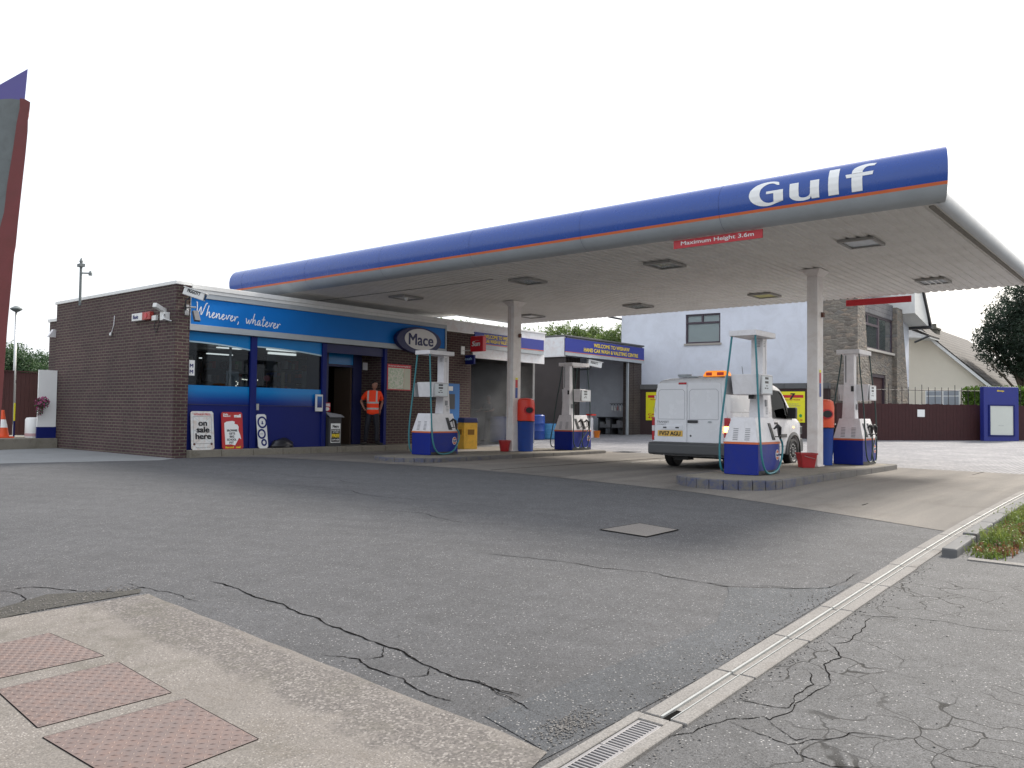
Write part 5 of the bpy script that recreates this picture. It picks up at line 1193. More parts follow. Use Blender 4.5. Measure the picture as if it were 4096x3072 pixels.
for i in range(7): x = bv0+.1+i*(bv1-bv0-.2)/7; mb.box(BU-.5, BU-.2, x, x+random.uniform(.15, .25), gz+.34, gz+.34+random.uniform(.12, .38))
o = mb.build('stored_boxes', m_grey, t)
t = thing('bottle_rail', 'rail of pale spray bottles hanging in the right bay', 'rail', (BU, VR2+1.2, gz+1.4))
P = at(*Z5(1430, 1030), 0, BU-.3); Q = at(*Z5(1545, 1030), 0, BU-.3)
mb = MB(); mb.tube([(P.x, P.y+.1, P.z+.02), (P.x, Q.y-.1, P.z+.02)], .012, 6); mb.build('rail', m_dark, t)
for i in range(5):
    yb_ = P.y+(Q.y-P.y)*(i+.3)/4.6; M_ = Matrix.Translation((P.x-.03, yb_, P.z-.2-(i % 2)*.03))
    o = MB().lathe([(.04, -.10), (.045, -.08), (.045, .04), (.015, .10), (.015, .14)], 10, M_).build('spray_bottle', [m_paper, m_white, pm('pink_bottle', (.5, .25, .25), .4), m_paper, m_white][i], None, auto=40)
    tag(o, 'one of the pale spray bottles hanging from the rail in the right bay', 'bottle', 'spray bottles in the car wash'); mb = MB(); mb.box(P.x-.05, P.x-.01, yb_-.02, yb_+.05, P.z-.06, P.z-.02); mb.build('trigger', m_ink, o)
P = at(*Z5(1280, 1305), 1, VR2-.3)
gb = G(P.x, VR2-.3)
t = thing('detergent_canister', 'white canister standing left of the car wash doorway', 'canister', (P.x-.1, VR2-.2, gb)); mb = MB(); mb.lathe([(.12, 0), (.13, .02), (.13, .5), (.05, .58), (.05, .62)], 14, Matrix.Translation((P.x-.12, VR2-.15, gb+.3))); mb.box(P.x-.28, P.x+.05, VR2-.3, VR2, gb, gb+.3); mb.build('can', m_cream, t, auto=40); mb = MB(); mb.box(P.x-.28, P.x+.05, VR2-.33, VR2-.05, gb+.92, gb+.98); mb.build('orange_top', m_redor, t)
t = thing('orange_bucket', 'small orange bucket on the ground by the car wash doorway', 'bucket', (P.x, VR2-.4, gb)); mb = MB(); mb.lathe([(.10, 0), (.14, .28), (.15, .29), (.13, .28), (.09, .02)], 14, Matrix.Translation((P.x+.02, VR2-.4, gb))); mb.build('pail', pm('orange_plastic', (.70, .20, .02), .4), t, auto=40)
# blue drums by the bays
for i, (x, y, r_, h, lb) in enumerate(((772, 1330, .30, .98, 'dark blue plastic drum right of the left pillar bin'), (860, 1345, .42, .62, 'light blue covered tub in front of the dark wall'), (430, 1330, .32, .95, 'blue drum in the steam behind the left pillar'))):
    P = at(*Z5(x, y), 1, 20.2 if i != 2 else 20.0); g_ = G(P.x, P.y)
    t = thing('water_drum', lb, 'drum', (P.x, P.y, g_), 0, 'blue drums by the car wash')
    mb = MB(); mb.lathe([(r_*.9, 0), (r_, .04), (r_, h*.33), (r_*1.03, h*.35), (r_, h*.37), (r_, h*.64), (r_*1.03, h*.66), (r_, h*.68), (r_*.98, h*.96), (r_*.85, h)], 24, Matrix.Translation((P.x, P.y, g_))); mb.build('body', m_binblue if i != 1 else pm('pale_blue_plastic', (.05, .22, .42), .5), t, auto=35)
    mb = MB(); mb.lathe([(r_*.8, h), (r_*.8, h+.02), (r_*.1, h+.03)], 24, Matrix.Translation((P.x, P.y, g_))); mb.build('lid', m_navyd, t)
# CCTV camera by the right bay
t = thing('security_camera', 'white lettered security camera above the far pump, in front of the car wash', 'security camera', (27, 19.6, 1.8))
A = at(*Z5(1228, 665), 1, 19.6); B_ = at(*Z5(1345, 690), 1, 19.3); d = B_-A; L = d.length; xd = d.normalized(); yd = (Vector((0, 0, 1))-xd*xd.z).normalized(); f = FR(A, xd, yd)
mb = MB(); mb.box(0, L, -.12, .12, -.22, 0, f); mb.build('housing', m_white, t, bev=.02)
mb = MB(); mb.box(-.02, L+.04, .121, .14, -.24, .02, f); mb.build('sunshield', m_paper, t)
mb = MB(); mb.box(L, L+.012, -.08, .08, -.19, -.03, f); mb.build('lens_window', m_glass_dk, t)
lettering('lettering', 'PIGGOTT', f, L*.42, .04, L*.55, .09, m_ink, t, .006, bold=.03)
mb = MB(); mb.tube([f @ Vector((L*.3, -.12, -.1)), f @ Vector((L*.2, -.25, -.1)), (A.x-.05, 20.6, A.z-.3)], .03, 8); mb.build('bracket', m_dark, t)
# steam
m_st = bpy.data.materials.new('steam'); m_st.use_nodes = True; n = m_st.node_tree.nodes; l = m_st.node_tree.links
for x in list(n):
    if x.type == 'BSDF_PRINCIPLED': n.remove(x)
pv = n.new('ShaderNodeVolumePrincipled'); pv.inputs['Color'].default_value = (.9, .9, .92, 1)
g_ = n.new('ShaderNodeNewGeometry'); dn = ramp(n, l, noise(n, l, 1.3, 4, .6, g_.outputs['Position']), [(.38, (.05, .05, .05)), (.65, (1, 1, 1))])
mu = n.new('ShaderNodeMath'); mu.operation = 'MULTIPLY'; mu.inputs[1].default_value = .5; l.new(dn, mu.inputs[0]); l.new(mu.outputs[0], pv.inputs['Density'])
l.new(pv.outputs[0], n['Material Output'].inputs['Volume'])
mb = MB(); mb.box(20.0, 23.4, 18.5, 22.8, -1.0, 1.75); o = mb.build('steam', m_st); tag(o, 'pale steam drifting in the left car wash bay', 'steam', kind='stuff')

# ================================================================ HOUSE, WALL, FENCE
th = R(97.366)
hd = Vector((math.cos(th), math.sin(th), 0)); HC = Vector((35.35, 10.8, 0))      # left (−x) face runs from the corner along hd
hn = Vector((-math.sin(th), math.cos(th), 0))                                      # outwards, towards the viewer
if hn.x > 0: hn = -hn
FH = lambda s, z=0, o=0: FR(HC+hd*s+Vector((0, 0, z))+hn*o, -hd, (0, 0, 1))        # frame on the white wall (x to the right)
hs = thing('white_house', 'white roughcast house with rustic stone front and dark framed windows', 'house', tuple(HC+Vector((0, 0, -.8))))
LH = 10.6
m_stone = nt('rustic_stone'); m, n, l, b = m_stone; m_stone = m
g_ = n.new('ShaderNodeNewGeometry'); mp = n.new('ShaderNodeMapping'); mp.inputs['Scale'].default_value = (1, 1, 2.4); l.new(g_.outputs['Position'], mp.inputs[0])
vo = n.new('ShaderNodeTexVoronoi'); vo.inputs['Scale'].default_value = 3.4; l.new(mp.outputs[0], vo.inputs['Vector']); ve = n.new('ShaderNodeTexVoronoi'); ve.feature = 'DISTANCE_TO_EDGE'; ve.inputs['Scale'].default_value = 3.4; l.new(mp.outputs[0], ve.inputs['Vector'])
se = n.new('ShaderNodeSeparateColor'); l.new(vo.outputs['Color'], se.inputs[0])
c_ = ramp(n, l, se.outputs[0], [(0, (.155, .135, .115)), (.45, (.215, .195, .165)), (.8, (.26, .21, .165)), (1, (.19, .18, .165))])
c_ = mixc(n, l, 1.0, c_, ramp(n, l, noise(n, l, 14, 4, .7, g_.outputs['Position']), [(.3, (.7, .7, .7)), (.7, (1.2, 1.2, 1.2))]), 'MULTIPLY')
eg = ramp(n, l, ve.outputs['Distance'], [(.015, (.7, .7, .7)), (.05, (0, 0, 0))]); l.new(mixc(n, l, eg, c_, (.17, .155, .13)), b.inputs['Base Color']); b.inputs['Roughness'].default_value = .9; bump(n, l, b, ve.outputs['Distance'], 1.0, .05)
# white wall with the window opening left free
w0, w1 = 18.13, 16.52
sL = LH; wz0, wz1 = 3.34, 4.68
sA = (Vector((34.4, 18.13, 0))-HC).dot(hd); sB = (Vector((34.61, 16.52, 0))-HC).dot(hd); sS = (Vector((35.18, 12.15, 0))-HC).dot(hd)
mb = MB()
def hb(mb, s0, s1, z0, z1, o0, o1):
    P = [HC+hd*s0+hn*o0, HC+hd*s1+hn*o0, HC+hd*s1+hn*o1, HC+hd*s0+hn*o1]
    lo = [mb.b.verts.new((p.x, p.y, z0)) for p in P]; hi = [mb.b.verts.new((p.x, p.y, z1)) for p in P]
    mb.b.faces.new(lo); mb.b.faces.new(hi[::-1])
    for i in range(4): mb.b.faces.new((lo[i], hi[i], hi[(i+1) % 4], lo[(i+1) % 4]))
for q in ((sS, sB, -.9, 6.2), (sA, sL, -.9, 6.2), (sB, sA, -.9, wz0), (sB, sA, wz1, 6.2)): hb(mb, *q, -.3, 0)
mb.build('white_wall', m_render, hs)
mb = MB(); hb(mb, 0, sS, -.9, 6.2, -.3, .012); mb.build('stone_return', m_stone, hs)
mb = MB(); fw_ = .07
for q in ((sB, sA, wz0, wz0+fw_), (sB, sA, wz1-fw_, wz1), (sB, sB+fw_, wz0+fw_, wz1-fw_), (sA-fw_, sA, wz0+fw_, wz1-fw_), (sB+fw_, sA-fw_, wz0+.90, wz0+.98), ((sA+sB)/2+.0, (sA+sB)/2+.08, wz0+.98, wz1-fw_)): hb(mb, *q, -.14, -.06)
W = mb.build('window', m_frame, hs)
mb = MB(); hb(mb, sB+.02, sA-.02, wz0+.02, wz1-.02, -.16, -.145); mb.build('blind', m_blind, W)
mb = MB(); hb(mb, sB+.02, sA-.02, wz0+.02, wz1-.02, -.12, -.115); mb.build('pane', m_clear, W)
mb = MB(); hb(mb, sB-.06, sA+.06, wz0-.09, wz0-.002, -.05, .06); mb.build('sill', pm('stone_sill', (.36, .33, .29), .8), W)
# stone front facing the yard (runs along x at y = 10.8)
VH = 10.8; UE = 43.4
def pv_(x, y, v=VH): return at(3100+x*.5907, 1000+y*.5907, 1, v)
b1r_t, b1r_b = 36.2, 37.35
f = FV((0, VH, 0))
mb = MB(); mb.prism([(35.36, -.9), (b1r_b, -.9), (b1r_t, 5.2), (35.36, 5.2)], -.35, .0, f); mb.build('stone_buttress', m_stone, hs); mb = MB(); mb.prism([(41.1, -.9), (43.55, -.9), (42.0, 5.2), (41.1, 5.2)], -.35, 0.0, f); mb.build('stone_buttress', m_stone, hs)
mb = MB(); x0, x1 = 36.0, 41.15; vv = VH+.2; z0w, z1w = 3.05, 4.58; d0, d1 = 37.9, 40.0
mb.box(x0, x1, vv, vv+.3, 2.0, z0w); mb.box(x0, d0, vv, vv+.3, -.9, 2.0); mb.box(d1, x1, vv, vv+.3, -.9, 2.0); mb.build('stone_front', m_stone, hs)
mb = MB(); mb.box(x0, x1, vv-.02, vv+.3, z1w, 5.3); mb.build('grey_tile_hanging', brickmat('grey_hung_tiles', (.13, .13, .14), (.17, .17, .18), (.06, .06, .06), .3, .2), hs)
mb = MB(); wx0, wx1 = 36.35, 41.1; mx = 38.9
for q in ((wx0, wx1, z0w, z0w+.08), (wx0, wx1, z1w-.08, z1w), (wx1-.08, wx1, z0w+.08, z1w-.08), (wx0, wx0+.08, z0w+.08, z1w-.08), (mx, mx+.22, z0w+.08, z1w-.08), (wx0+.08, mx, z0w+1.02, z0w+1.12), (37.4, 37.5, z0w+1.12, z1w-.08)): mb.box(q[0], q[1], vv+.02, vv+.10, q[2], q[3])
W = mb.build('window', m_frame, hs)
mb = MB(); mb.box(wx0, wx1, vv+.10, vv+.11, z0w, z1w); mb.build('blind', m_blind, W); mb = MB(); mb.box(wx0+.02, wx1-.02, vv+.055, vv+.06, z0w+.02, z1w-.02); mb.build('pane', pm('mirror_glass', (.6, .65, .68), .03, .9, var=.02), W)
mb = MB(); mb.box(wx0-.1, wx1+.1, vv-.12, vv+.02, z0w-.10, z0w-.002); mb.build('sill', pm('pale_sill', (.5, .47, .42), .8), W)
mb = MB(); mb.box(d0, d1, vv+.12, vv+.2, -.9, 2.0); dr_ = mb.build('door', m_brownwood, hs); mb = MB(); mb.box(d0, d0+.1, vv+.05, vv+.12, -.9, 2.0); mb.box(d1-.1, d1, vv+.05, vv+.12, -.9, 2.0); mb.box(d0+.1, d1-.1, vv+.05, vv+.12, 1.86, 2.0); mb.build('door_surround', m_frame, dr_)
mb = MB(); mb.box(43.0, 44.35, VH+.3, VH+3, -.9, 5.0); mb.build('white_end_wall', m_render, hs)
# gable roof edge seen at the right
mb = MB(); f = FV((0, VH-.1, 0)); 
mb.prism([(42.05, 5.0), (44.3, 4.62), (44.6, 4.62), (44.2, 5.35), (42.9, 6.6), (42.05, 6.6)], -3.0, .45, f); mb.build('boxed_eaves', m_white, hs)
mb = MB(); mb.prism([(44.75, 4.60), (44.9, 4.66), (43.0, 6.8), (42.9, 6.65)], -3.0, .55, f); mb.build('roof_edge', m_dark, hs)
mb = MB(); mb.prism([(44.5, 4.5), (44.95, 4.5), (44.95, 4.62), (44.5, 4.62)], -3, .6, f); mb.build('gutter', m_dark, hs)
rb = [HC+hd*LH, HC, HC-hn*7, HC+hd*LH-hn*7]
mb = MB(); lo = [mb.b.verts.new((p.x, p.y, 6.2)) for p in rb]; q0 = (rb[0]+rb[1])*.5; q1 = (rb[2]+rb[3])*.5
mb.b.faces.new(lo); ra = mb.b.verts.new((q0.x, q0.y, 8.2)); rc = mb.b.verts.new((q1.x, q1.y, 8.2)); mb.b.faces.new((lo[0], ra, lo[1])); mb.b.faces.new((lo[2], rc, lo[3])); mb.b.faces.new((lo[1], ra, rc, lo[2])); mb.b.faces.new((lo[3], rc, ra, lo[0])); mb.build('roof', m_rtile, hs)
# small gutter end at the far left of the white wall (in view under the canopy)
mb = MB(); P = at(*Z5(1535, 285), 0, 34.0); mb.tube([(P.x-.1, P.y+.05, 4.62), (P.x-.15, P.y+.75, 4.78)], .045, 8); mb.build('gutter_end', m_dark, hs)

# boundary wall with yellow boards
WC = Vector((34.25, 11.57, 0)); WL = 8.3; wo = hn
FWl = lambda s, z: FR(WC+hd*s+Vector((0, 0, z))+hn*.001, -hd, (0, 0, 1))
bw = thing('boundary_wall', 'dark brown yard wall with grey coping in front of the white house', 'wall', tuple(WC+Vector((0, 0, -.85))))
def wb(mb, s0, s1, z0, z1, o0, o1):
    P = [WC+hd*s0+hn*o0, WC+hd*s1+hn*o0, WC+hd*s1+hn*o1, WC+hd*s0+hn*o1]
    lo = [mb.b.verts.new((p.x, p.y, z0)) for p in P]; hi = [mb.b.verts.new((p.x, p.y, z1)) for p in P]
    mb.b.faces.new(lo); mb.b.faces.new(hi[::-1])
    for i in range(4): mb.b.faces.new((lo[i], hi[i], hi[(i+1) % 4], lo[(i+1) % 4]))
mb = MB(); wb(mb, 0, WL, -1.1, 1.22, -.2, 0); mb.build('wall', m_darkwall, bw)
mb = MB(); s_ = 0
while s_ < WL: wb(mb, s_+.004, min(WL, s_+.9)-.004, 1.222, 1.45, -.26, .05); s_ += .9
mb.build('coping', m_coping, bw, bev=.015)
sv = lambda y: (Vector((WC.x+(y-WC.y)*hd.x/hd.y, y, 0))-WC).dot(hd)
rows_ = [('1', 19.49, 18.35, 'yellow price board nearest the car wash, partly behind the van'), ('3', 15.1, 14.05, 'yellow price board hidden mostly behind the pump and van'), ('5', 14.0, 13.56, 'yellow price board left of the one marked seven'), ('7', 13.51, 12.53, 'yellow price board marked 7 right of the van cab')]
for num, ya, yb, lb in rows_:
    s0, s1 = sv(yb), sv(ya); t = thing('price_board', lb, 'sign', tuple(WC+hd*(s0+s1)/2+Vector((0, 0, -.18))), 0, 'yellow price boards on the dark wall'); W = s1-s0; H = 1.28
    f = FR(WC+hd*s1+hn*.02+Vector((0, 0, -.18)), -hd, (0, 0, 1))
    mb = MB(); mb.box(0, W, 0, H, -.018, 0, f); mb.build('panel', m_ylw, t)
    mb = MB(); mb.box(.10, W-.06, H-.26, H-.14, .001, .003, f); mb.build('red_bar', m_red, t)
    lettering('number', num, f, W*.5, H-.20, None, .24, m_ink, t, .005, bold=.04, shear=.2)
    if W > .6:
        lettering('heading', 'FULL VALET PACKAGE' if num == '7' else 'WASH & GO', f, W*.5, H-.34, W*.62, .06, m_red, t, .003, bold=.02)
        lettering('small_print', 'WASH AND LEATHER OFF\nFULL HOOVER INSIDE AND BOOT\nINTERIOR CLEANED\nWINDOWS IN AND OUT\nSEATS AND CARPETS\nPOLISH' if num == '7' else 'WASH\nRINSE\nLEATHER\nDRY OFF\nWHEELS', f, W*.46, H*.46, W*(.74 if num == '7' else .3), .40, m_grey, t, .003, align='CENTER')
        lettering('prices', 'CARS - £25  4X4 / MPV - £30' if num == '7' else 'CARS  £5\n4X4 - £6', f, W*.5, .10 if num == '7' else .2, W*.8, .07 if num == '7' else .22, m_red, t, .003, bold=.02)
        if num == '7': mb = MB(); mb.ell(W*.83, .28, .06, .07, .002, .004, f, 16); mb.build('green_badge', pm('green_badge', (.03, .3, .08), .5), t)
# yard fence
FA = Vector((33.45, 11.04, 0)); FD = Vector((2.94, -3.14, 0)).normalized(); FN = Vector((FD.y, -FD.x, 0)); 
FN = -FN if FN.x > 0 else FN
fe = thing('yard_fence', 'dark red-brown boarded fence along the back of the paved yard', 'fence', tuple(FA+Vector((0, 0, -.85))))
rs = random.Random(5); mb = MB(); s_ = 0
def fb(mb, s0, s1, z0, z1, o0, o1, A=FA):
    P = [A+FD*s0+FN*o0, A+FD*s1+FN*o0, A+FD*s1+FN*o1, A+FD*s0+FN*o1]
    lo = [mb.b.verts.new((p.x, p.y, z0)) for p in P]; hi = [mb.b.verts.new((p.x, p.y, z1)) for p in P]
    mb.b.faces.new(lo); mb.b.faces.new(hi[::-1])
    for i in range(4): mb.b.faces.new((lo[i], hi[i], hi[(i+1) % 4], lo[(i+1) % 4]))
while s_ < 11: fb(mb, s_, s_+.135, -1.0, .62+rs.uniform(-.015, .015), rs.uniform(0, .008), .03); s_ += .14
mb.build('boards', m_brownwood, fe)
mb = MB()
for k in range(5): fb(mb, k*2.4, k*2.4+.1, -1.0, .6, -.12, -.02)
fb(mb, 0, 11, -.6, -.5, -.05, -.005); fb(mb, 0, 11, .3, .4, -.05, -.005); mb.build('rails_and_posts', m_brownwood, fe)
rl = thing('railing', 'thin dark metal railing rising behind the boarded fence', 'railing', tuple(FA+FD*3.5+Vector((0, 0, .6))))
mb = MB(); RA = FA-FN*.9
for k in range(34):
    s_ = -.2+k*.28; p = RA+FD*s_; mb.tube([(p.x, p.y, -.8), (p.x, p.y, 1.33+.10*((k*7) % 5 == 0))], .013, 5)
a = RA+FD*-.3; c_ = RA+FD*6.6; mb.tube([(a.x, a.y, 1.2), (c_.x, c_.y, 1.2)], .016, 5); mb.tube([(a.x, a.y, .2), (c_.x, c_.y, .2)], .016, 5); mb.build('bars', m_rail, rl)
P = FA+FD*((Vector((35.8, 8.55, 0))-FA).dot(FD)); f = FR(P+FN*.04+Vector((0, 0, .11)), FD, (0, 0, 1))
mb = MB(); mb.box(-.15, .15, 0, .29, 0, .01, f); tag(mb.build('fence_notice', m_paper, None), 'small pale notice fixed to the dark fence', 'notice')
# totem board at the right
f = FR(Vector((37.45, 6.45, -.87)), FD, (0, 0, 1)); f = f if True else f
t = thing('totem_board', 'tall blue board with empty white panel standing before the fence at right', 'sign', (37.9, 5.9, -.87))
TA = Vector((36.75, 6.05, -.87)); f = FR(TA, FD, (0, 0, 1)); f2 = f
pA = at(3100+1413*.5907, 1000+925*.5907, 0, 36.9); 
FDa = FD; A0 = pA.copy(); A0.z = 0
dirn = ray(3100+1650*.5907, 1600); # right edge ray
# intersect right edge with line A0+FD*s
s_w = (A0.x*dirn.y-A0.y*dirn.x)/(FD.y*dirn.x-FD.x*dirn.y)
HT = pA.z+.87
f = FR(Vector((A0.x, A0.y, -.87)), FD, (0, 0, 1))
mb = MB(); mb.box(0, s_w, 0, HT, -.25, 0, f); mb.build('body', pm('totem_blue', (.018, .028, .22), .4, dirt=.15), t, bev=.02)
mb = MB(); mb.box(s_w*.17, s_w*.83, HT*.14, HT*.66, .001, .02, f); pn_ = mb.build('white_panel', m_blind, t, bev=.005)
mb = MB()
for q in ((.13, .17, .12, .68), (.83, .87, .12, .68), (.17, .83, .12, .14), (.17, .83, .66, .68)): mb.box(s_w*q[0], s_w*q[1], HT*q[2], HT*q[3], .001, .04, f)
mb.build('panel_frame', m_navy, t)
lettering('lettering', 'Shop', f, s_w*.48, HT*.925, s_w*.20, HT*.035, m_yt, t, .004, bold=.03)
lettering('panel_writing', 'closed', f, s_w*.47, HT*.31, s_w*.15, HT*.012, m_grey, t, .024)
mb = MB(); mb.box(-.5, s_w+.6, -.06, .0, -.5, .7, f); mb.build('concrete_base', m_coping, t)
# hedge and bungalow
def crown(mb, blobs, n, size, rs, flat=.5, up_=0):
    tot = sum(r[0]*r[1]*r[2] for _, r in blobs)
    for c_, r in blobs:
        k = int(n*r[0]*r[1]*r[2]/tot) if tot else 0
        for _ in range(k):
            d = Vector((rs.gauss(0, 1), rs.gauss(0, 1), rs.gauss(0, 1))).normalized(); q = rs.random()**.33
            q = .55+.45*q if rs.random() < .8 else q
            bmpy = 1+.18*math.sin(d.x*7+c_[0])*math.sin(d.z*6+c_[1])+.12*math.sin(d.y*11+c_[2])
            p = Vector((c_[0]+d.x*r[0]*q*bmpy, c_[1]+d.y*r[1]*q*bmpy, c_[2]+d.z*r[2]*q*bmpy))
            a = Vector((rs.gauss(0, 1), rs.gauss(0, 1), rs.gauss(0, 1)+up_)).normalized()*size*rs.uniform(.6, 1.4); b_ = Vector((rs.gauss(0, 1), rs.gauss(0, 1), rs.gauss(0, 1))).cross(a).normalized()*a.length*flat
            mb.b.faces.new([mb.b.verts.new(v_) for v_ in (p-a*.5, p+b_*.5, p+a*.5, p-b_*.5)])
rs = random.Random(11)
hg = thing('hedge', 'bright green clipped hedge beside the bungalow behind the blue board', 'hedge', (43, 7, -.8))
mb = MB(); mb.box(44.0, 47.2, 4.2, 8.2, -.8, 1.35)
P1 = at(3100+1265*.5907, 1000+930*.5907, 0, 44.0); HZ = P1.z-.1
mb.b.clear(); mb.box(44.1, 47, 2, P1.y-.1, -.8, HZ-.1); mb.build('core', m_leafh, hg)
mb = MB()
for _ in range(15000):
    if rs.random() < .6: p = Vector((44.05+rs.gauss(0, .06), rs.uniform(2, P1.y), rs.uniform(-.3, HZ)))
    else: p = Vector((rs.uniform(44, 47), rs.uniform(2, P1.y), HZ+rs.gauss(0, .06)+.05*math.sin(rs.random()*6)))
    a = Vector((rs.gauss(0, 1), rs.gauss(0, 1), rs.gauss(0, 1))).normalized()*rs.uniform(.04, .09); b_ = Vector((rs.gauss(0, 1), rs.gauss(0, 1), rs.gauss(0, 1))).cross(a).normalized()*a.length*.5
    mb.b.faces.new([mb.b.verts.new(v_) for v_ in (p-a, p+b_, p+a, p-b_)])
mb.build('foliage', m_leafh, hg, fixn=False)
bg_ = thing('bungalow', 'cream bungalow with brown tiled roof beyond the fence', 'house', (48, 9, -.8))
q = lambda x, y, u=48: at(3100+x*.5907, 1000+y*.5907, 0, u)
apx = q(1040, 592); vb = q(1410, 905); lw = q(940, 600)
mb = MB(); f = FU((48, 0, 0)); yl = 14.5
mb.prism([(-yl, -1), (-vb.y+.0, -1), (-vb.y, vb.z), (-(apx.y+.9), apx.z+.75), (-yl, apx.z-2.2)], -8, 0, f); mb.build('gable_wall', m_creamr, bg_)
A_ = (-(apx.y+.9), apx.z+.80); B_ = (-(vb.y-.35), vb.z-.25)
mb = MB(); dx, dy = B_[0]-A_[0], B_[1]-A_[1]; L = math.hypot(dx, dy); nx, ny = -dy/L, dx/L
mb.prism([A_, B_, (B_[0]+nx*.14, B_[1]+ny*.14), (A_[0]+nx*.14, A_[1]+ny*.14)][::-1] if False else [A_, B_, (B_[0]+abs(nx)*.14, B_[1]+abs(ny)*.14), (A_[0]+abs(nx)*.14, A_[1]+abs(ny)*.14)], 0, .35, f); mb.build('white_bargeboard', m_paper, bg_)
A2 = (A_[0]+.1, A_[1]+.16); B2 = (B_[0]+.15, B_[1]+.14)
rr_ = q(1610, 905, 62); 
mb = MB(); mb.b.faces.new([mb.b.verts.new(v_) for v_ in ((47.6, -A2[0], A2[1]), (47.6, -B2[0], B2[1]), (62, -B2[0]-.2, B2[1]), (62, -A2[0], A2[1]))]); mb.b.faces.new([mb.b.verts.new(v_) for v_ in ((47.6, -A2[0], A2[1]), (62, -A2[0], A2[1]), (62, -A2[0]+6, A2[1]-3), (47.6, -A2[0]+6, A2[1]-3))])
m_rt2, n, l, b = nt('ribbed_roof_tiles'); g_ = n.new('ShaderNodeNewGeometry'); wv = n.new('ShaderNodeTexBrick'); mp = n.new('ShaderNodeMapping'); mp.inputs['Scale'].default_value = (1, 1, 1); s_ = n.new('ShaderNodeSeparateXYZ'); l.new(g_.outputs['Position'], s_.inputs[0]); cbn = n.new('ShaderNodeCombineXYZ'); l.new(s_.outputs[0], cbn.inputs[0]); l.new(s_.outputs[2], cbn.inputs[1]); l.new(cbn.outputs[0], wv.inputs['Vector'])
wv.inputs['Scale'].default_value = 1; wv.inputs['Brick Width'].default_value = .42; wv.inputs['Row Height'].default_value = .22; wv.inputs['Mortar Size'].default_value = .035; wv.inputs['Color1'].default_value = (.062, .056, .052, 1); wv.inputs['Color2'].default_value = (.085, .076, .070, 1); wv.inputs['Mortar'].default_value = (.025, .022, .02, 1)
l.new(wv.outputs['Color'], b.inputs['Base Color']); b.inputs['Roughness'].default_value = .85
mb.build('tiled_roof', m_rt2, bg_)
c0 = q(1037, 540, 50.5); c1 = q(1095, 612, 50.5); mb = MB(); mb.box(50.5, 51.3, c1.y, c0.y, 3.6, c0.z); mb.box(50.45, 51.35, c1.y-.06, c0.y+.06, c0.z, c0.z+.1); mb.lathe([(.13, 0), (.12, .25)], 10, Matrix.Translation((50.9, (c0.y+c1.y)/2, c0.z+.1))); mb.build('chimney', pm('mossy_chimney', (.16, .15, .12), .9, var=.4), bg_)
w0_, w1_ = q(1020, 950), q(1255, 1035); mb = MB(); mb.box(47.93, 47.99, w1_.y, w0_.y, w1_.z-.3, w0_.z); W = mb.build('window', m_paper, bg_)
mb = MB(); yy = w0_.y; n3 = 2
for k in range(n3): a = w0_.y-(w0_.y-w1_.y)*(k/n3)-.06; c_ = w0_.y-(w0_.y-w1_.y)*((k+1)/n3)+.06; mb.box(47.91, 47.928, c_, a, w0_.z-.28, w0_.z-.06); mb.box(47.91, 47.928, c_, a, w1_.z-.25, w0_.z-.34)
mb.build('pane', pm('net_curtain_glass', (.35, .38, .42), .2), W)
# second gable roof edge left of the bungalow
eg_ = thing('porch_roof', 'dark mossy roof edge with white soffit between house and bungalow', 'roof', (46, 11.6, 4))
e = [q(880, 505, 46), q(1050, 575, 46), q(1040, 590, 46), q(930, 560, 46), q(880, 545, 46)]
mb = MB(); mb.prism([(-e[0].y, e[0].z), (-e[1].y, e[1].z), (-e[1].y, e[1].z-.1), (-e[0].y, e[0].z-.16)], -2, 0, FU((46, 0, 0))); mb.build('tiles', m_rt2, eg_)
mb = MB(); mb.prism([(-e[0].y, e[0].z-.17), (-e[1].y, e[1].z-.11), (-e[1].y, e[1].z-.16), (-e[0].y-.4, e[0].z-.62), (-e[0].y, e[0].z-.62)], -2, -.02, FU((46, 0, 0))); mb.build('soffit', m_white, eg_)
g0, g1 = q(1045, 582, 45.9), q(945, 625, 45.9); mb = MB(); mb.tube([g0, g1], .05, 8); mb.build('downpipe', m_dark, eg_)

# ================================================================ TREES AND SHRUBS
def tree(label, name, base, h, blobs, n, size, mat, group, seed, trunk=.12, flat=.5, up_=0):
    rs = random.Random(seed); t = thing(name, label, 'tree' if 'shrub' not in name else 'shrub', base, 0, group)
    mb = MB(); mb.tube([base, (base[0]+.05*h, base[1], base[2]+h*.35), (base[0], base[1]+.03*h, base[2]+h*.8)], [trunk, trunk*.7, trunk*.25], 7)
    for k in range(7):
        z = base[2]+h*rs.uniform(.25, .7); c_ = rs.choice(blobs)[0]; mb.tube([(base[0], base[1], z), ((base[0]+c_[0])/2, (base[1]+c_[1])/2, (z+c_[2])/2+.1), c_], [trunk*.4, trunk*.25, trunk*.08], 5)
    mb.build('trunk', m_bark, t)
    mb = MB(); crown(mb, blobs, n, size, rs, flat, up_); mb.build('crown', mat, t, fixn=False)
    return t
def Pd(x, y, d):                                         # a point at distance d (along the view axis) in the direction of a pixel
    r_ = ray(x, y); return r_*d
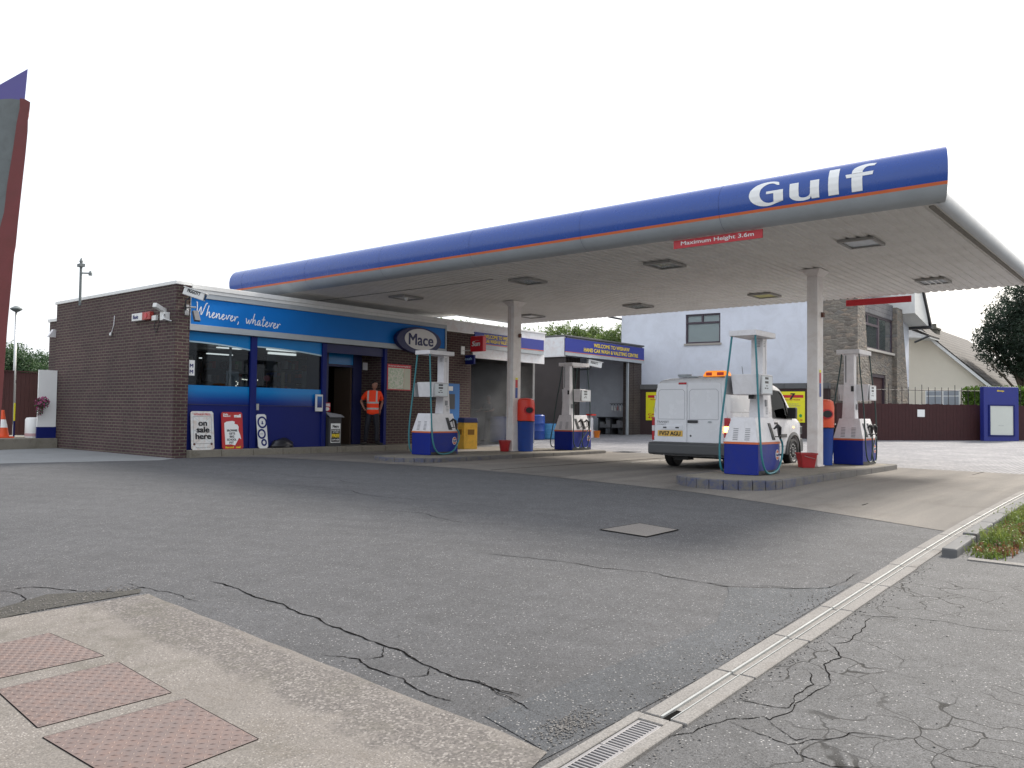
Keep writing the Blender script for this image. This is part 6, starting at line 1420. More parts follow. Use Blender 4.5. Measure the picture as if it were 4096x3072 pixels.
# conifer right
ctr = Pd(4030, 1330, 44); rs = random.Random(21)
bl = []
k = 44/FOC
def off(dx, dy, dd=0): return tuple(Pd(4030+dx, 1330+dy, 44+dd))
for (dx, dy, r_) in ((60, -130, .95), (10, -60, 1.15), (110, -60, 1.3), (-50, 20, 1.0), (40, 10, 1.5), (140, 10, 1.6), (-60, 70, .8), (20, 90, 1.1), (100, 90, 1.3), (-90, 40, .45), (-30, -90, .5), (60, 140, .7), (150, 120, 1.0), (130, -130, 1.1), (-15, -150, .35), (30, -180, .5), (-60, -40, .55), (-100, 0, .4), (-120, 60, .3), (-75, -75, .35), (-40, -130, .3), (0, -190, .28), (-95, 100, .35), (-50, 130, .4), (-10, 150, .45), (70, -200, .5), (-110, 25, .3)):
    bl.append((off(dx, dy, rs.uniform(-1, 1)), (r_, r_, r_*.85)))
tree('large dark evergreen at the right edge beyond the fence', 'evergreen_tree', tuple(Vector((ctr.x+1, ctr.y-.6, -.8))), 6, bl, 34000, .17, m_leafd, None, 21, .22, .3)
# shrubs beyond the car wash
bx = [(1690, 1330, 'leafy shrub above the brick wall just right of the oval sign'), (1840, 1320, 'bright shrub tips seen left of the left pillar'), (1975, 1330, 'bright leafy shrub directly behind the left pillar'), (2120, 1350, 'low leafy shrub just right of the left pillar'), (2265, 1330, 'tallest bright bush above the right car wash bay'), (2385, 1345, 'bright bush left of the white house'), (2480, 1350, 'bright bush touching the white house wall')]
hts = [1262, 1285, 1310, 1325, 1297, 1312, 1305]
for i, (x, y, lb) in enumerate(bx):
    top = hts[i]; d = 47+(i % 2)*1.5; rs = random.Random(40+i); bl = []
    for kx in range(-3, 4):
        for lay in range(2):
            tx = top+abs(kx)*9+rs.uniform(-6, 16)+lay*75; p = Pd(x+kx*26+rs.uniform(-8, 8), tx+45, d+rs.uniform(-.6, .6)); bl.append((tuple(p), (.52, .52, .72)))
    for kx in range(9):                                  # upright shoots
        p = Pd(x+rs.uniform(-80, 80), top+rs.uniform(8, 30), d+rs.uniform(-.4, .4)); bl.append((tuple(p), (.10, .10, .45)))
    c_ = Pd(x, 1600, d); tree(lb, 'leafy_shrub', (c_.x, c_.y, G(c_.x, c_.y)), 5.2, bl, 12000, .15, m_leafb, 'bright shrubs behind the car wash', 60+i, .07, .35, .8)
# far left trees
for i, (x, y, r_, lb) in enumerate(((10, 1440, 1.5, 'leafy tree behind the sign pylon at far left'), (62, 1420, 1.6, 'rounded tree behind the street lamp'), (120, 1450, 1.4, 'low tree between lamp and brick wall'), (175, 1458, 1.4, 'low tree touching the brick wall'))):
    rs = random.Random(80+i); bl = []
    for kx in range(10):
        p = Pd(x+rs.uniform(-28, 28), y+rs.uniform(-25, 45), 58+rs.uniform(-2, 2)); bl.append((tuple(p), (r_*.45,)*3))
    for kx in range(8):
        p = Pd(x+rs.uniform(-30, 30), y+rs.uniform(40, 160), 58); bl.append((tuple(p), (r_*.6,)*3))
    c_ = Pd(x, 1600, 58); tree(lb, 'broadleaf_tree', (c_.x, c_.y, -1.1), 4.5, bl, 7000, .16, m_leafm, 'trees beyond the brown gate', 90+i, .15)
tree('small dark tree between the bungalow roof and the evergreen', 'small_tree', tuple(Vector((Pd(3900, 1500, 56).x, Pd(3900, 1500, 56).y, -.8))), 4, [(tuple(Pd(3885, 1415, 56)), (.6, .6, .5)), (tuple(Pd(3905, 1420, 56)), (.5, .5, .5)), (tuple(Pd(4020, 1510, 56)), (1.2, 1.2, .6)), (tuple(Pd(4080, 1500, 56)), (1.2, 1.2, .8)), (tuple(Pd(3975, 1520, 56)), (.8, .8, .5))], 5000, .14, m_leafd, None, 33)

# ================================================================ LEFT EDGE
VG = 25.7
ZP = at(150, 1753, 1, 24.3).z
mb = MB(); mb.box(-6, UW-.01, 24.2, 40, -1.4, ZP); struct(mb.build('raised_pavement', m_step, None, bev=.02))
def ZL(x, y, v=VG): return at(x*.5424, 1000+y*.5424, 1, v)
GT = ZL(100, 900).z; g0 = ZL(-60, 900); g1 = ZL(105, 900); g2 = ZL(125, 900); g3 = ZL(292, 900)
for nm, a, c_, lb in (('timber_gate', g0, g1, 'brown boarded gate leaf at the far left behind the cone'), ('timber_gate', g2, g3, 'brown boarded gate leaf beside the white and blue board')):
    t = thing(nm, lb, 'gate', ((a.x+c_.x)/2, VG, ZP), 0, 'brown gate leaves')
    mb = MB(); x = a.x
    while x < c_.x-.02: mb.box(x, min(x+.11, c_.x), VG, VG+.03, ZP+.05, GT+random.uniform(-.01, .01)); x += .125 if x > a.x+.6 else .114
    mb.build('boards', m_brownwood, t)
    mb = MB(); mb.box(a.x, c_.x, VG+.032, VG+.08, -.6, -.5); mb.box(a.x, c_.x, VG+.032, VG+.08, .7, .8); mb.box(a.x, c_.x, VG-.01, VG+.04, GT+.01, GT+.04); mb.build('rails', m_brownwood if a is g0 else m_brownwood, t)
BV = 24.35; b0 = ZL(288, 900, BV); b1_ = ZL(392, 900, BV); t = thing('painted_board', 'white board with blue foot between the gate and brick wall', 'board', (b0.x, BV, ZP))
ZQ = ZL(288, 1305, BV).z; ZT = ZL(300, 883, BV).z
mb = MB(); mb.box(b0.x, UW-.015, BV, BV+.05, ZQ, ZT); mb.build('white_panel', m_paper, t); mb = MB(); mb.box(b0.x-.01, UW-.012, BV-.01, BV+.06, ZP, ZQ); mb.build('blue_foot', m_navy, t)
p = ZL(242, 1380, 24.9); t = thing('plastic_drum', 'small white drum at the foot of the painted board', 'drum', (p.x, 24.9, ZP)); mb = MB(); mb.lathe([(.19, 0), (.20, .03), (.20, .5), (.17, .55), (.10, .56)], 18, Matrix.Translation((p.x, 24.9, ZP))); mb.build('body', m_paper, t, auto=40); mb = MB(); mb.lathe([(.203, .04), (.203, .12)], 18, Matrix.Translation((p.x, 24.9, ZP))); mb.build('pink_band', pm('faded_pink', (.55, .35, .36), .5), t)
p = ZL(305, 1130, 24.22); t = thing('flower_basket', 'small hanging basket of pink flowers on the white board', 'flowers', (p.x, 24.20, p.z))
mb = MB(); rs = random.Random(2); crown(mb, [((p.x, 24.20, p.z), (.17, .12, .14)), ((p.x-.05, 24.20, p.z-.2), (.09, .08, .14))], 420, .05, rs); mb.build('leaves', m_leafm, t, fixn=False)
mb = MB(); crown(mb, [((p.x, 24.17, p.z+.02), (.18, .13, .15)), ((p.x-.05, 24.20, p.z-.2), (.09, .08, .14))], 260, .045, rs, .8); mb.build('petals', pm('pink_petals', (.35, .05, .16), .6), t, fixn=False)
p = ZL(15, 1378, 25.0); gz_ = ZP; t = thing('traffic_cone', 'orange and white traffic cone at the far left', 'traffic cone', (p.x, 25, gz_)); M_ = Matrix.Translation((p.x, 25, gz_))
mb = MB(); mb.box(-.22, .22, -.22, .22, 0, .04, M_); mb.lathe([(.17, .04), (.125, .28)], 20, M_); mb.lathe([(.075, .50), (.035, .75), (.02, .755)], 20, M_); mb.build('body', pm('cone_orange', (.75, .09, .02), .5), t, auto=40)
mb = MB(); mb.lathe([(.125, .281), (.076, .499)], 20, M_); mb.build('white_sleeve', m_paper, t, auto=40)
t0 = ZL(107, 1000, 60); tt = ZL(120, 445, 60); t = thing('street_lamp', 'pale street lamp with flat dark head beyond the gate', 'street lamp', (t0.x, 60, -1.1))
mb = MB(); mb.tube([(t0.x, 60, -1.1), (tt.x, 60, tt.z)], [.11, .07], 10); mb.build('pole', m_metal, t, smooth=True)
mb = MB(); mb.lathe([(.05, -.12), (.16, -.08), (.35, .05), (.36, .12), (.1, .28), (.02, .3)], 16, Matrix.Translation((tt.x, 60, tt.z))); mb.build('lamp_head', m_web, t, auto=40)
t = thing('yellow_post', 'yellow and blue post between the gate leaves', 'post', (g1.x, 25.7, ZP)); mb = MB(); x = ZL(112, 1100, 25.72).x; mb.box(x-.02, x+.02, 25.72, 25.75, -.35, .15); mb.build('yellow_part', m_ylw, t); mb = MB(); mb.box(x-.02, x+.02, 25.72, 25.75, ZP, -.35); mb.build('lower_part', m_navy, t)
# sign pylon at the left edge
DP = 6.6
def L1(x, y, d=DP): return Pd(x*.463, 200+y*.463, d)
D3 = DP+.32
t = thing('sign_pylon', 'leaning steel sign pylon with rusty red flange at the left edge', 'sign pylon', tuple(Pd(-40, 1900, DP)))
cr = ray(30, 1000); cr.z = 0; cr.normalize(); 
def extr(mb, pts, depth, push=0):
    a = [mb.b.verts.new(Vector(p)+cr*push) for p in pts]; c_ = [mb.b.verts.new(Vector(p)+cr*(push+depth)) for p in pts]; n_ = len(pts)
    mb.b.faces.new(a); mb.b.faces.new(c_[::-1])
    for i in range(n_): mb.b.faces.new((a[i], c_[i], c_[(i+1) % n_], a[(i+1) % n_]))
foot = 2350
mb = MB(); extr(mb, [L1(-260, 440), L1(40, 412), L1(100, 410), L1(178, 420), L1(176, 500), L1(150, 640), L1(120, 860), L1(70, 1160), L1(45, 1400), L1(0, 1600), Pd(-60, 1500, DP), Pd(-110, foot, DP), Pd(-500, foot, DP), Pd(-300, 700, DP)], .16, .03); mb.build('grey_column', m_web, t)
mb = MB(); extr(mb, [L1(172, 417), L1(215, 424), L1(262, 450), L1(258, 500), L1(243, 560), L1(240, 700), L1(226, 850), L1(195, 1130), L1(160, 1450), L1(140, 1659), Pd(58.6, 1000, DP), Pd(30, 1300, DP), Pd(5, 1651, DP), Pd(-40, foot, DP), Pd(-130, foot, DP), Pd(-70, 1500, DP), L1(-20, 1600), L1(35, 1400), L1(62, 1160), L1(112, 860), L1(142, 640), L1(170, 500)], .22, 0); mb.build('red_flange', m_rusty, t)
mb = MB(); extr(mb, [L1(-600, 640, D3), L1(0, 298, D3), L1(240, 163, D3), L1(228, 290, D3), L1(213, 440, D3), L1(180, 700, D3), L1(-600, 700, D3)], .10, 0); mb.build('blue_sign_panel', m_violet, t)

# ================================================================ VAN
VU, VV, VZ = 16.12, 8.40, -1.115
t = van = thing('white_van', 'white high-roof panel van with amber roof beacon between the pump islands', 'van', (VU, VV, VZ))
def vb(mb, name, mat, par=None, **k): return mb.build(name, mat, par or van, local=True, **k)
Lv = 4.45
def topz(x):
    K = [(0, 1.80), (.06, 1.90), (.3, 1.955), (1.5, 1.97), (2.5, 1.93), (2.95, 1.85), (3.15, 1.70), (3.40, 1.46), (3.62, 1.24), (3.72, 1.16), (4.0, 1.08), (4.25, .98), (4.38, .86), (4.45, .70)]
    for (a, za), (b_, zb) in zip(K, K[1:]):
        if x <= b_: return za+(zb-za)*(x-a)/(b_-a)
    return .7
def hw(x, z):
    w_ = .885
    if x < .06: w_ -= .02
    if x > 3.9: w_ -= .22*((x-3.9)/.55)**2
    if z > 1.05: w_ -= (z-1.05)*.115
    if z < .45: w_ -= (.45-z)*.12
    return w_
xs = [0, .03, .10, .3, .7, 1.1, 1.5, 1.9, 2.3, 2.6, 2.85, 3.0, 3.15, 3.3, 3.45, 3.6, 3.7, 3.8, 3.95, 4.1, 4.22, 4.32, 4.40, 4.45]
mb = MB(); rows = []
for x in xs:
    T = topz(x); row = []; z0 = .28
    R_ = .13 if T > 1.2 else .10
    zs = [z0, .36, .5, .7]; zh = T-R_
    zs += [.7+(zh-.7)*k/4 for k in (1, 2, 3, 4)] if zh > .72 else [.7+.001*k for k in (1, 2, 3, 4)]
    half = [(hw(x, z), z) for z in zs]; wt = half[-1][0]; zt = half[-1][1]
    for a in (25, 50, 75): half.append((wt-R_*(1-math.cos(R(a))), zt+(T-zt)*math.sin(R(a))))
    half += [(wt*.6, T+.006), (0, T+.012)]
    full = [(0, z0)]+half+[(-y, z) for y, z in half[-2::-1]]
    rows.append([mb.b.verts.new((x, y, z)) for y, z in full])
for a, c_ in zip(rows, rows[1:]):
    for i in range(len(a)): mb.b.faces.new((a[i], a[(i+1) % len(a)], c_[(i+1) % len(a)], c_[i]))
mb.b.faces.new(rows[0][::-1]); mb.b.faces.new(rows[-1])
body = vb(mb, 'body', m_vanw)
# cut wheel arches and the cab side window
def cutter(f):
    c_ = MB(); f(c_); bmesh.ops.recalc_face_normals(c_.b, faces=c_.b.faces); me = bpy.data.meshes.new('cut'); c_.b.to_mesh(me); c_.b.free()
    o = bpy.data.objects.new('cut', me); C.objects.link(o); o.matrix_basis = Matrix.Translation((VU, VV, VZ)); return o
XR, XF, WR = .83, 3.60, .32
cuts_ = []
for x in (XR, XF):
    for s in (1, -1):
        cuts_.append(cutter(lambda c_: c_.lathe([(.39, -.5), (.39, .5)], 28, Matrix.Translation((x, s*.95, .32)) @ Matrix.Rotation(R(90), 4, 'X') @ Matrix.Diagonal((1, 1, .62, 1)))))
WIN = [(2.36, 1.12), (3.48, 1.10), (3.40, 1.22), (3.02, 1.66), (2.90, 1.72), (2.40, 1.74)]
cuts_.append(cutter(lambda c_: c_.prism(WIN, -1.2, 1.2, FR((0, 0, 0), (1, 0, 0), (0, 0, 1)))))
for c_ in cuts_:
    md = body.modifiers.new('b', 'BOOLEAN'); md.object = c_; md.operation = 'DIFFERENCE'; md.solver = 'EXACT'
dg = bpy.context.evaluated_depsgraph_get(); dg.update()
me = bpy.data.meshes.new_from_object(body.evaluated_get(dg)); body.modifiers.clear(); body.data = me
me.polygons.foreach_set('use_smooth', [True]*len(me.polygons)); me.set_sharp_from_angle(angle=R(38))
for c_ in cuts_: bpy.data.objects.remove(c_)
def sidey(x, z, s): return s*hw(x, z)
def sidepoly(mb, pts, s, off, thick=.008):               # a plate following the body side
    a = [mb.b.verts.new((x, s*(hw(x, z)+off), z)) for x, z in pts]; c_ = [mb.b.verts.new((x, s*(hw(x, z)+off-thick), z)) for x, z in pts]; n_ = len(pts)
    mb.b.faces.new(a); mb.b.faces.new(c_[::-1])
    for i in range(n_): mb.b.faces.new((a[i], c_[i], c_[(i+1) % n_], a[(i+1) % n_]))
for s in (-1, 1):
    mb = MB(); sidepoly(mb, WIN, s, -.012, .004); vb(mb, 'side_window', m_cabglass)
    mb = MB()                                            # black window surround
    for a, c_ in zip(WIN, WIN[1:]+WIN[:1]):
        cx, cz = 2.85, 1.4
        o_ = lambda p: (p[0]+(p[0]-cx)*.05, p[1]+(p[1]-cz)*.08)
        sidepoly(mb, [a, c_, o_(c_), o_(a)], s, .004, .02)
    sidepoly(mb, [(3.28, 1.10), (3.34, 1.10), (3.22, 1.44), (3.17, 1.50)], s, .004, .03)
    vb(mb, 'window_surround', m_dark)
    mb = MB()                                            # seams
    for pts in ([(2.27, .42), (2.282, .42), (2.282, 1.80), (2.27, 1.80)], [(3.50, .80), (3.512, .80), (3.50, 1.10), (3.488, 1.10)], [(1.30, .45), (1.31, .45), (1.31, 1.78), (1.30, 1.78)], [(2.3, .455), (3.2, .455), (3.2, .465), (2.3, .465)], [(.15, 1.22), (2.27, 1.22), (2.27, 1.228), (.15, 1.228)]): sidepoly(mb, pts, s, .001, .004)
    vb(mb, 'door_seam', m_grey)
    mb = MB(); sidepoly(mb, [(2.36, .66), (3.14, .66), (3.14, .74), (2.36, .74)], s, .022, .03); sidepoly(mb, [(1.30, .66), (2.2, .66), (2.2, .74), (1.30, .74)], s, .022, .03); vb(mb, 'rub_strip', m_vang)
    mb = MB(); sidepoly(mb, [(2.38, .97), (2.56, .97), (2.56, 1.01), (2.38, 1.01)], s, .03, .035); vb(mb, 'door_handle', m_dark)
    mb = MB(); sidepoly(mb, [(3.56, .88), (3.62, .88), (3.62, .915), (3.56, .915)], s, .006, .01); vb(mb, 'indicator', pm('amber_lamp', (.8, .3, .05), .3, emit=(1, .45, .1), es=2.5) if 'amber_lamp' not in bpy.data.materials else bpy.data.materials['amber_lamp'])
    for x in (XR, XF):                                   # arch mouldings
        mb = MB(); n_ = 22; ring = []
        for k in range(n_+1):
            a = R(-8+196*k/n_); r0, r1 = .392, .465; ring.append([(x+r_*math.cos(a), .32+r_*math.sin(a)) for r_ in (r0, r1)])
        for p, q in zip(ring, ring[1:]):
            ys = s*(hw(x, .6)+.030); yi = s*(hw(x, .6)-.06)
            v1 = [mb.b.verts.new((a[0], y, a[1])) for a, y in ((p[0], ys), (p[1], ys-.018*s), (q[1], ys-.018*s), (q[0], ys))]; mb.b.faces.new(v1)
            v2 = [mb.b.verts.new((a[0], y, a[1])) for a, y in ((p[1], ys-.018*s), (p[1], yi), (q[1], yi), (q[1], ys-.018*s))]; mb.b.faces.new(v2)
            v3 = [mb.b.verts.new((a[0], y, a[1])) for a, y in ((p[0], ys), (p[0], yi), (q[0], yi), (q[0], ys))]; mb.b.faces.new(v3)
        vb(mb, 'wheel_arch', m_vang, smooth=False)
    # mirror
    mb = MB(); mb.box(3.16, 3.28, s*.90 if s > 0 else s*1.10, s*1.10 if s > 0 else s*.90, 1.10, 1.36); mb.box(3.20, 3.25, min(s*.84, s*.92), max(s*.84, s*.92), 1.12, 1.18); vb(mb, 'door_mirror', m_dark, bev=.02)
    for x in (XR, XF):
        y0 = s*.80; M_ = Matrix.Translation((x, y0, WR)) @ Matrix.Rotation(R(90*s), 4, 'X').inverted() if False else Matrix.Translation((x, y0, WR)) @ Matrix.Rotation(R(-90*s), 4, 'X')
        mb = MB(); mb.lathe([(.20, -.10), (.29, -.105), (.318, -.08), (.322, 0), (.318, .07), (.30, .092), (.245, .098), (.225, .085), (.21, .05)], 36, M_); wh = vb(mb, 'wheel', m_black, auto=35)
        mb = MB(); mb.lathe([(.222, .05), (.222, .08), (.19, .06), (.12, .045), (.10, .075), (.05, .085), (.01, .085)], 36, M_); vb(mb, 'rim', m_vang, wh, auto=35)
        mb = MB()
        for k in range(14):
            a = k/14*6.283; f = M_ @ Matrix.Rotation(a, 4, 'Z'); mb.box(.15, .185, -.018, .018, .060, .072, f)
        for k in range(5):
            a = k/5*6.283; f = M_ @ Matrix.Rotation(a, 4, 'Z'); mb.box(.06, .085, -.012, .012, .078, .092, f)
        vb(mb, 'hub_trim', m_metal, wh)
mb = MB(); mb.box(.4, 4.2, -.7, .7, .22, .30); mb.box(.25, .5, .15, .5, .18, .3); vb(mb, 'underbody', m_ink)
mb = MB(); mb.prism([(-.16, .30), (-.18, .34), (-.18, .52), (-.14, .56), (.06, .57), (.06, .28)], -.90, .90, FR((0, 0, 0), (1, 0, 0), (0, 0, 1))); vb(mb, 'rear_bumper', m_vang, bev=.025)
mb = MB(); mb.prism([(4.2, .26), (4.52, .30), (4.54, .46), (4.46, .62), (4.2, .64)], -.78, .78, FR((0, 0, 0), (1, 0, 0), (0, 0, 1))); vb(mb, 'front_bumper', m_vang, bev=.03)
mb = MB()
for k in range(6):
    x0, x1 = 3.02+k*.105, 3.02+(k+1)*.105
    for a0, a1 in ((-.68, .68),): mb.poly([(x0, a0, topz(x0)+.018), (x1, a0, topz(x1)+.018), (x1, a1, topz(x1)+.018), (x0, a1, topz(x0)+.018)])
vb(mb, 'windscreen', m_glass_dk, fixn=True)
for s in (-1, 1):
    mb = MB(); mb.box(4.16, 4.40, min(s*.62, s*.80), max(s*.62, s*.80), .72, .92); vb(mb, 'headlight', m_glass_dk, bev=.02)
# rear face: frame looking from -x. x right = -y
f = FU((-.004, 0, 0))
def rearx(z): return .03 if z < 1.6 else .03
rd = []
for nm, x0, x1 in (('rear_door', -.83, -.045), ('rear_door', -.035, .80)):
    mb = MB(); w_ = .07; zt = 1.84
    out = [(x0, .57), (x1, .57), (x1 if nm and x0 < -.5 else x1-.075, zt-.03), (x1-.1 if x0 > -.5 else x1, zt), (x0+.1 if x0 < -.5 else x0, zt), (x0+.075 if x0 < -.5 else x0, zt-.03)]
    mb.prism(out, 0, .022, f); d_ = vb(mb, 'rear_door', m_vanw, bev=.008, seg=2); rd.append(d_)
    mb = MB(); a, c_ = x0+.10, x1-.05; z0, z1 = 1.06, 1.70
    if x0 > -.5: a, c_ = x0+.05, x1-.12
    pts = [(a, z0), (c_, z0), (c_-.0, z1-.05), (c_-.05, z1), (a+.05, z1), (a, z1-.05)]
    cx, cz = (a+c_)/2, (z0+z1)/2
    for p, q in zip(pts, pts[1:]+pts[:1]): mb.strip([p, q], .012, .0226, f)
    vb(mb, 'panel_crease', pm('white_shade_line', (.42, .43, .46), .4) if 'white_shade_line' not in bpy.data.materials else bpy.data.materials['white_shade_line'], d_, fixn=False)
mb = MB(); mb.box(-.015, .22, .985, 1.045, .024, .055, f); vb(mb, 'door_handle', m_dark, rd[0], bev=.012)
mb = MB(); mb.ell(.49, 1.01, .045, .02, .023, .04, f, 16); vb(mb, 'lock', m_silver, rd[1])
mb = MB(); mb.ell(.02+.03, .79-.08, .02, .022, .023, .03, f, 14); vb(mb, 'keyhole', m_dark, rd[1])
mb = MB(); mb.box(-.68, -.14, .83, .93, .022, .040, f); hnd = vb(mb, 'plate_lamp_housing', m_vanw, rd[0], bev=.008)
mb = MB()
for x in (-.60, -.30): mb.box(x, x+.08, .865, .895, .041, .05, f)
vb(mb, 'plate_lamp', m_dark, hnd)
mb = MB(); mb.box(-.74, -.14, .69, .815, .024, .032, f); pl2 = vb(mb, 'number_plate', pm('plate_yellow', (.80, .50, .10), .4), rd[0])
mb2 = MB(); add_text(mb2, 'FV57 AGU', f, -.44, .752, .50, .085, .034, bold=.03); vb(mb2, 'lettering', m_ink, pl2, fixn=False)
mb2 = MB(); add_text(mb2, 'TRANSIT', f, -.62, 1.0, .30, .045, .024, bold=.02); add_text(mb2, 'CONNECT', f, -.65, .945, .22, .026, .024, bold=.01); vb(mb2, 'badge_lettering', m_grey, rd[0], fixn=False)
for s in (-1, 1):
    x0, x1 = (.805, .895) if s > 0 else (-.895, -.835)
    ml = pm('red_lamp', (.45, .01, .02), .2) if 'red_lamp' not in bpy.data.materials else bpy.data.materials['red_lamp']
    def seg(z0, z1, mat, nm, par):
        mb = MB(); y0, y1 = (-x1, -x0); mb.box(-.012, .10, y0-.004, y1+.004, z0, z1); return vb(mb, nm, mat, par, bev=.012)
    tl = seg(.60, .80, ml, 'tail_light', None); seg(.80, .92, pm('lit_amber', (.9, .35, .05), .3, emit=(1, .38, .06), es=7) if s > 0 else m_cream, 'indicator_lens', tl); seg(.92, 1.10, ml, 'upper_lens', tl)
    mb = MB()
    for z in (.62, 1.22, 1.5): mb.box(-.028, -.018, -s*.815-.012, -s*.815+.012, z, z+.07)
    vb(mb, 'hinge', m_vanw)
mb = MB(); mb.box(-.24, -.05, 1.805, 1.85, .024, .034, f); vb(mb, 'high_brake_light', ml, bev=.006)
mb = MB(); mb.box(.28, .55, -.05, .20, 1.97, 2.0); vb(mb, 'vent_base', m_silver, bev=.01)
mb = MB(); mb.lathe([(.13, 1.98), (.15, 2.02), (.15, 2.04), (.05, 2.05)], 18, Matrix.Translation((.42, .33, 0))); vb(mb, 'roof_vent', m_silver, auto=40)
lb = MB(); lb.box(.80, 1.05, -.50, .10, 1.975, 2.005); lbo = vb(lb, 'beacon_base', m_dark, bev=.008)
mb = MB(); P = [(-.48, 2.006), (-.50, 2.03), (-.44, 2.12), (-.38, 2.135), (-.02, 2.135), (.04, 2.12), (.10, 2.03), (.08, 2.006)]
mb.prism([(-p[0], p[1]) for p in P], -1.03, -.82, FU((0, 0, 0))); vb(mb, 'beacon_lens', pm('amber_lens', (.85, .22, .01), .15, emit=(1, .3, .02), es=.35), lbo, bev=.015)
mb = MB(); mb.box(.815, .819, -.40, -.24, 2.03, 2.10); mb.box(.815, .819, -.12, .02, 2.03, 2.10); vb(mb, 'reflector', m_redor, lbo)
mb = MB(); mb.lathe([(.035, 1.97), (.035, 2.02), (.045, 2.04), (.02, 2.06)], 12, Matrix.Translation((1.15, -.62, 0))); vb(mb, 'aerial_base', m_stonegate)
mb = MB(); mb.tube([(1.5, -.55, 1.96), (1.42, -.55, 2.25)], .006, 5); vb(mb, 'aerial', m_dark)

# ================================================================ PEOPLE
def skinmesh(name, chains, mat, parent, M_, sub=2, root=0):
    verts, rad, edges, idx = [], [], [], {}
    for ch in chains:
        prev = None
        for p in ch:
            if isinstance(p, str): i = idx[p]
            else:
                nm, co, r_ = p if len(p) == 3 else (None, p[0], p[1]); i = len(verts); verts.append(co); rad.append(r_)
                if nm: idx[nm] = i
            if prev is not None: edges.append((prev, i))
            prev = i
    me = bpy.data.meshes.new(name); me.from_pydata(verts, edges, []); o = bpy.data.objects.new(name, me); C.objects.link(o)
    o.modifiers.new('s', 'SKIN'); o.modifiers.new('u', 'SUBSURF').levels = sub
    o.modifiers['u'].render_levels = sub; o.modifiers['s'].use_smooth_shade = True
    sv_ = me.skin_vertices[0].data
    for i, r_ in enumerate(rad): sv_[i].radius = r_ if isinstance(r_, tuple) else (r_, r_); sv_[i].use_root = (i == root)
    dg = bpy.context.evaluated_depsgraph_get(); me2 = bpy.data.meshes.new_from_object(o.evaluated_get(dg)); bpy.data.objects.remove(o)
    me2.transform(M_); me2.polygons.foreach_set('use_smooth', [True]*len(me2.polygons)); return me2
def join_mesh(name, meshes, mat, parent):
    b = bmesh.new()
    for m_ in meshes: b.from_mesh(m_)
    mb = MB(); mb.b.free(); mb.b = b
    o = mb.build(name, mat, parent, smooth=True, fixn=True); return o
